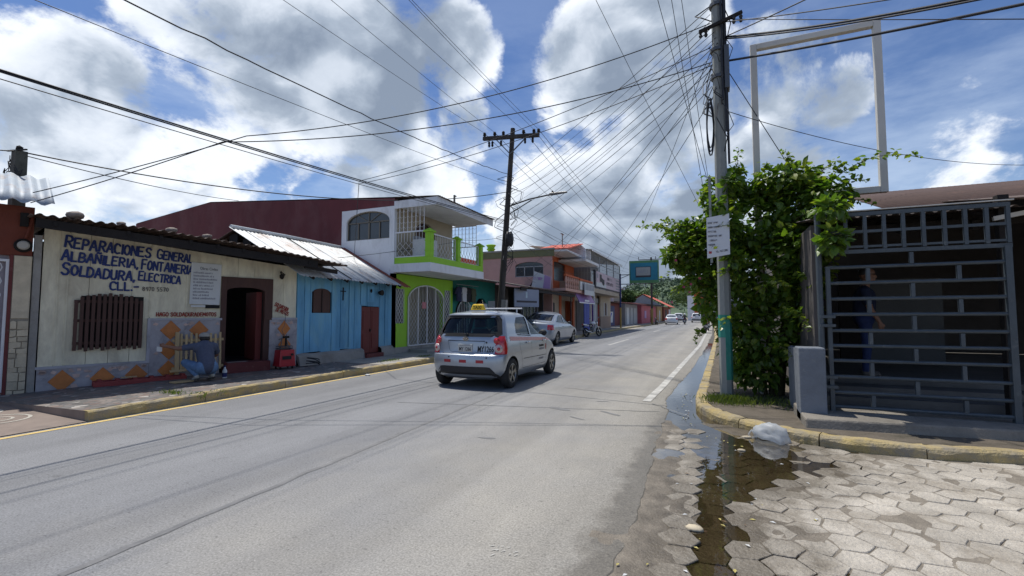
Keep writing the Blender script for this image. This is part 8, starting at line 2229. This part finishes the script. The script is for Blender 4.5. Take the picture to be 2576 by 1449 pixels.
# --- rider on a far motorcycle, other motorcycles
def rider_on(bike, label, shirt, helm):
    hc = Vector((0, .50, 1.46))
    segs = [((0, .30, .86), (0, .36, 1.05), .15, .15, 1), ((-.06, .30, .84), (.06, .30, .84), .13, .13, 2), ((0, .36, 1.05), (0, .44, 1.24), .15, .15, 1), ((-.12, .44, 1.25), (.12, .44, 1.25), .10, .10, 1), ((0, .45, 1.28), (0, .50, 1.42), .06, .06, 0), (tuple(hc), tuple(hc + Vector((0, .03, .02))), .12, .12, 0)]
    for s in (-1, 1):
        segs += [((s * .18, .44, 1.25), (s * .32, .60, 1.05), .068, .055, 1), ((s * .32, .60, 1.05), (s * .34, .88, 1.0), .045, .032, 1), ((s * .09, .32, .84), (s * .20, .68, .72), .095, .072, 2), ((s * .20, .68, .72), (s * .16, .48, .36), .066, .05, 2), ((s * .16, .46, .32), (s * .16, .60, .30), .045, .04, 3)]
        segs += hand((s * .34, .88, 1.0), (0, 1, -.1), (-s, 0, .2), (0, 0, 1), 0, .9)
    p = person(label, bike.location, bike.rotation_euler.z, segs, [M_skin, shirt, M_darkjeans, M_sole], .02)
    MB().ico(tuple(hc + Vector((0, .01, .03))), .142, 2, (1, 1.08, 1)).build('helmet', helm, p, True)
    return p


mb_ = motorcycle('dark motorcycle ridden away between the white cars', (-3.55, 70.5, 0), 0, 0, M_bike_dark)
rider_on(mb_, 'rider in black with white helmet on the far motorcycle', M_cloth[4], M_bike_white)
motorcycle('dark motorcycle standing at the kerb beside the white saloon', (-7.0, 67.5, 0), .25, -.10, M_bike_dark)
motorcycle('green and dark motorcycle parked at the bush side of the road', (-.45, 38.6, 0), .12, .10, M_bike_green)
motorcycle('dark motorcycle parked behind the green one near the bush', (-.30, 44.5, 0), .05, .10, M_bike_dark)

# ================================================================== SMALL THINGS BEFORE THE WORKSHOP
SM = shop.matrix_basis; SRZ = shop.rotation_euler.z
M_palewood = pmat('pale_new_wood', (0.50, 0.36, 0.19), .75, .15, 5, .15, 50, stretch=(1, 1, .25), rnd=.08)
M_redsteel = pmat('oxide_red_steel', (0.26, 0.038, 0.036), .55, .2, 6, .1, 40)
M_redmachine = pmat('red_machine_enamel', (0.42, 0.022, 0.032), .38, .1, 6, 0, 40, ((0.14, 0.02, 0.02), .2, 6), coat=.3)
rk = empty('slatted_wooden_rack', SM @ Vector((2.36, -.16, .15)), SRZ, 'pale slatted wooden rack standing behind the crouching man', 'rack')
rk.rotation_euler = (-.07, 0, SRZ)
for k in range(10):
    x = -.40 + .088 * k; MB().box(x - .020, x + .020, -.028, -.010, 0.10, .88 - .015 * (k % 3)).build('slat', M_palewood, rk, bevel=.003)
for z in (.70, .14): MB().box(-.46, .46, -.008, .018, z, z + .055).build('cross_rail', M_palewood, rk)
MB().box(-.42, -.35, -.05, -.03, 0.0, .9).build('side_post', M_palewood, rk); MB().box(-.50, -.25, -.10, .0, .10, .14).build('foot', M_palewood, rk)
ld = empty('red_steel_frame', SM @ Vector((1.42, -.30, .115)), SRZ - .06, 'dark red steel frame with cross bars lying on the pavement by the wall', 'metal frame')
for y in (-.13, .11): MB().box(-.72, .66, y - .03, y + .03, 0, .085).build('side_bar', M_redsteel, ld)
for k in range(6): MB().box(-.66 + .25 * k, -.66 + .25 * k + .06, -.099, .079, .05, .115).build('cross_bar', M_redsteel, ld)
MB().box(-.33, -.10, -.05, .05, .116, .13).build('offcut', M_palewood, ld)
wm = empty('welding_machine', SM @ Vector((4.02, -.34, .15)), SRZ, 'red boxy welding machine on castors with tools piled on top', 'welding machine')
MB().hexa([(-.17, -.16, .06), (.20, -.16, .06), (.20, .2, .06), (-.17, .2, .06), (-.14, -.13, .44), (.18, -.13, .44), (.18, .18, .44), (-.14, .18, .44)]).build('case', M_redmachine, wm, bevel=.012)
MB().box(-.10, .10, -.155, -.14, .22, .30).build('vent_panel', M_trim, wm); MB().lathe([(.03, 0), (.025, -.03)], (.12, -.145, .33), 'y', 12).build('dial', M_trim, wm)
for x in (-.12, .15):
    for y in (-.1, .14): MB().lathe([(.03, -.012), (.03, .012)], (x, y, .03), 'x', 12).build('castor', M_trim, wm)
MB().tube([(-.10, 0, .44), (-.10, 0, .52), (.12, 0, .52), (.12, 0, .44)], .010, 6).build('handle', M_trim, wm)
tl = empty('tool_tray', SM @ Vector((4.02, -.33, .595)), SRZ, 'rusty wire tray with clamp and tools piled on the welding machine', 'tool tray')
tr_ = MB()
for z in (.075, .03): tr_.tube([(-.15, -.1, z), (.15, -.1, z), (.15, .1, z), (-.15, .1, z), (-.15, -.1, z)], .008, 5)
for k in range(9): tr_.tube([(-.15 + .0375 * k, -.1, .075), (-.15 + .0375 * k, -.1, .01), (-.15 + .0375 * k, .1, .01)], .005, 4)
tr_.build('wire_tray', M_engine, tl)
MB().tube([(-.08, 0, .02), (-.06, 0, .22), (-.01, .02, .36), (.05, 0, .20), (.09, -.02, .04)], .012, 5).tube([(-.14, -.03, .24), (.0, .0, .27), (.06, .02, .34)], .010, 5).tube([(-.02, .02, .34), (-.05, .03, .46), (.02, .05, .56), (.05, .1, .70), (.06, .14, .85)], .006, 5).build('clamp', M_engine, tl)
MB().box(.02, .05, -.02, .02, .05, .28).box(-.03, .10, -.03, .03, .26, .31).build('hammer', M_darkwood, tl)
cc = empty('cable_coil', SM @ Vector((4.72, -.34, .15)), SRZ, 'black welding cable coiled on the pavement beside the welding machine', 'cable')
MB().tube([(.16 * math.cos(t) * (1 + .1 * math.sin(t * 2.3)), .08 * math.sin(t), .02 + .10 * max(0, math.sin(t * .5)) + .006 * t) for t in [i * .4 for i in range(48)]] , .012, 6).build('coil', M_cable, cc, True)
MB().tube([(-.14, 0, .012), (-.28, -.06, .012), (-.40, .0, .02), (-.52, .05, .18)], .011, 6).build('lead', M_cable, cc, True)
bt = empty('paint_bottle', SM @ Vector((mp.x + .36, mp.y + .12, .148)), SRZ, 'small white and dark bottle standing by the crouching man\'s foot', 'bottle')
MB().lathe([(.04, 0), (.042, .02), (.042, .15), (.02, .19), (.018, .22)], (0, 0, 0), 'z', 12).build('bottle', M_paper, bt, True); MB().lathe([(.043, .03), (.043, .11)], (0, 0, 0), 'z', 12, cap=False).build('label_band', M_darkblue, bt); MB().lathe([(.02, .22), (.02, .245)], (0, 0, 0), 'z', 10).build('cap', M_darkblue, bt)
tag(MB().box(-.16, .16, -.1, .1, 0, .02).build('cardboard_sheet', M_palewood, None, loc=SM @ Vector((mp.x - .35, mp.y + .12, .149)), rot=(0, 0, SRZ + .2)), 'flat brown board lying under the slatted rack', 'board')
tag(MB().ico((0, 0, 0), .05, 2, (1.3, 1, .35), .2, 3).build('white_scrap', M_paper, None, True, loc=(-7.33, 8.6, .015)), 'crumpled white and red wrapper in the road at the kerb', 'litter')

# ================================================================== LITTER AT THE CORNER
def bag_mat():
    m = bpy.data.materials.new('plastic_film'); m.use_nodes = True
    nt = m.node_tree; N, L = nt.nodes.new, nt.links.new; b = nt.nodes['Principled BSDF']
    b.inputs['Base Color'].default_value = (.60, .64, .68, 1); b.inputs['Roughness'].default_value = .42
    tl_ = N('ShaderNodeBsdfTranslucent'); tl_.inputs[0].default_value = (.7, .75, .8, 1); tp_ = N('ShaderNodeBsdfTransparent')
    m1 = N('ShaderNodeMixShader'); m1.inputs[0].default_value = .4; L(b.outputs[0], m1.inputs[1]); L(tl_.outputs[0], m1.inputs[2])
    m2 = N('ShaderNodeMixShader'); m2.inputs[0].default_value = .38; L(m1.outputs[0], m2.inputs[1]); L(tp_.outputs[0], m2.inputs[2])
    L(m2.outputs[0], nt.nodes['Material Output'].inputs[0])
    return m


bm = bmesh.new(); bmesh.ops.create_icosphere(bm, subdivisions=4, radius=1.0)
for v in bm.verts:
    d = v.co.copy(); k = 1 + .20 * mnoise.noise(d * 1.6) + .20 * abs(mnoise.noise(d * 3.1)) + .03 * mnoise.noise(d * 8) + .11 * abs(mnoise.noise(d * 5.5))
    v.co = Vector((d.x * .185, d.y * .13, max(-.02, d.z * .135))) * k
    v.co.z += .05 - .16 * max(0, d.x) ** 2 * .6; v.co.z = max(v.co.z, -.005)
me = bpy.data.meshes.new('bag'); bm.to_mesh(me); bm.free(); me.materials.append(bag_mat())
bg = empty('plastic_bag', (0.60, 6.02, -.012), -.45, 'crumpled white plastic carrier bag lying in the puddle at the kerb', 'plastic bag')
link('film', me, bg); me.shade_smooth()
MB().tube([(-.16, 0, .05), (-.22, -.02, .08), (-.25, -.03, .03), (-.22, -.04, -.0), (-.16, -.03, .01)], [.016, .010, .008, .008, .012], 6).build('handle', me.materials[0], bg, True)
rnd = random.Random(88); lit = MB()
for k in range(90):
    y = rnd.uniform(2.5, 9); x = lerp_tab([(r[0], r[1]) for r in RUN], y) + rnd.gauss(0, .30 if y < 6.4 else .07)
    if y > 6.3 and not (-.68 < x < -.2): continue
    if x > 1.2: continue
    s = rnd.uniform(.008, .024); a = rnd.uniform(0, 6.28); z = -.004 + rnd.uniform(0, .004)
    lit.mat(rnd.choice((0, 0, 1, 2))); c_, s_ = math.cos(a) * s, math.sin(a) * s
    lit.add([(x - c_, y - s_, z), (x + s_ * .5, y - c_ * .5, z + .004), (x + c_, y + s_, z), (x - s_ * .5, y + c_ * .5, z + .003)], [(0, 1, 2, 3)])
tag(lit.build('litter', [pmat('yellowed_leaf', (.42, .36, .12), .7, .3, 20, 0), M_paper, pmat('brown_leaf', (.14, .085, .045), .8, .3, 20, 0)], fix=False), 'fallen leaves and scraps scattered along the wet gutter', 'litter', kind='stuff')
for k, (px, py, r, lb) in enumerate(((1878, 1100, .035, 'pale stone beside the plastic bag in the gutter'), (1745, 1330, .04, 'pale stone in the wet runnel near the frame bottom'), (1865, 1133, .028, 'small yellowish stone just below the plastic bag'))):
    p = on_z(px, py, -.01); tag(MB().ico((0, 0, 0), r, 2, (1.5, 1, .55), .12, k).build('loose_stone', M_stone, None, True, loc=p), lb, 'stone', 'loose stones in the gutter')
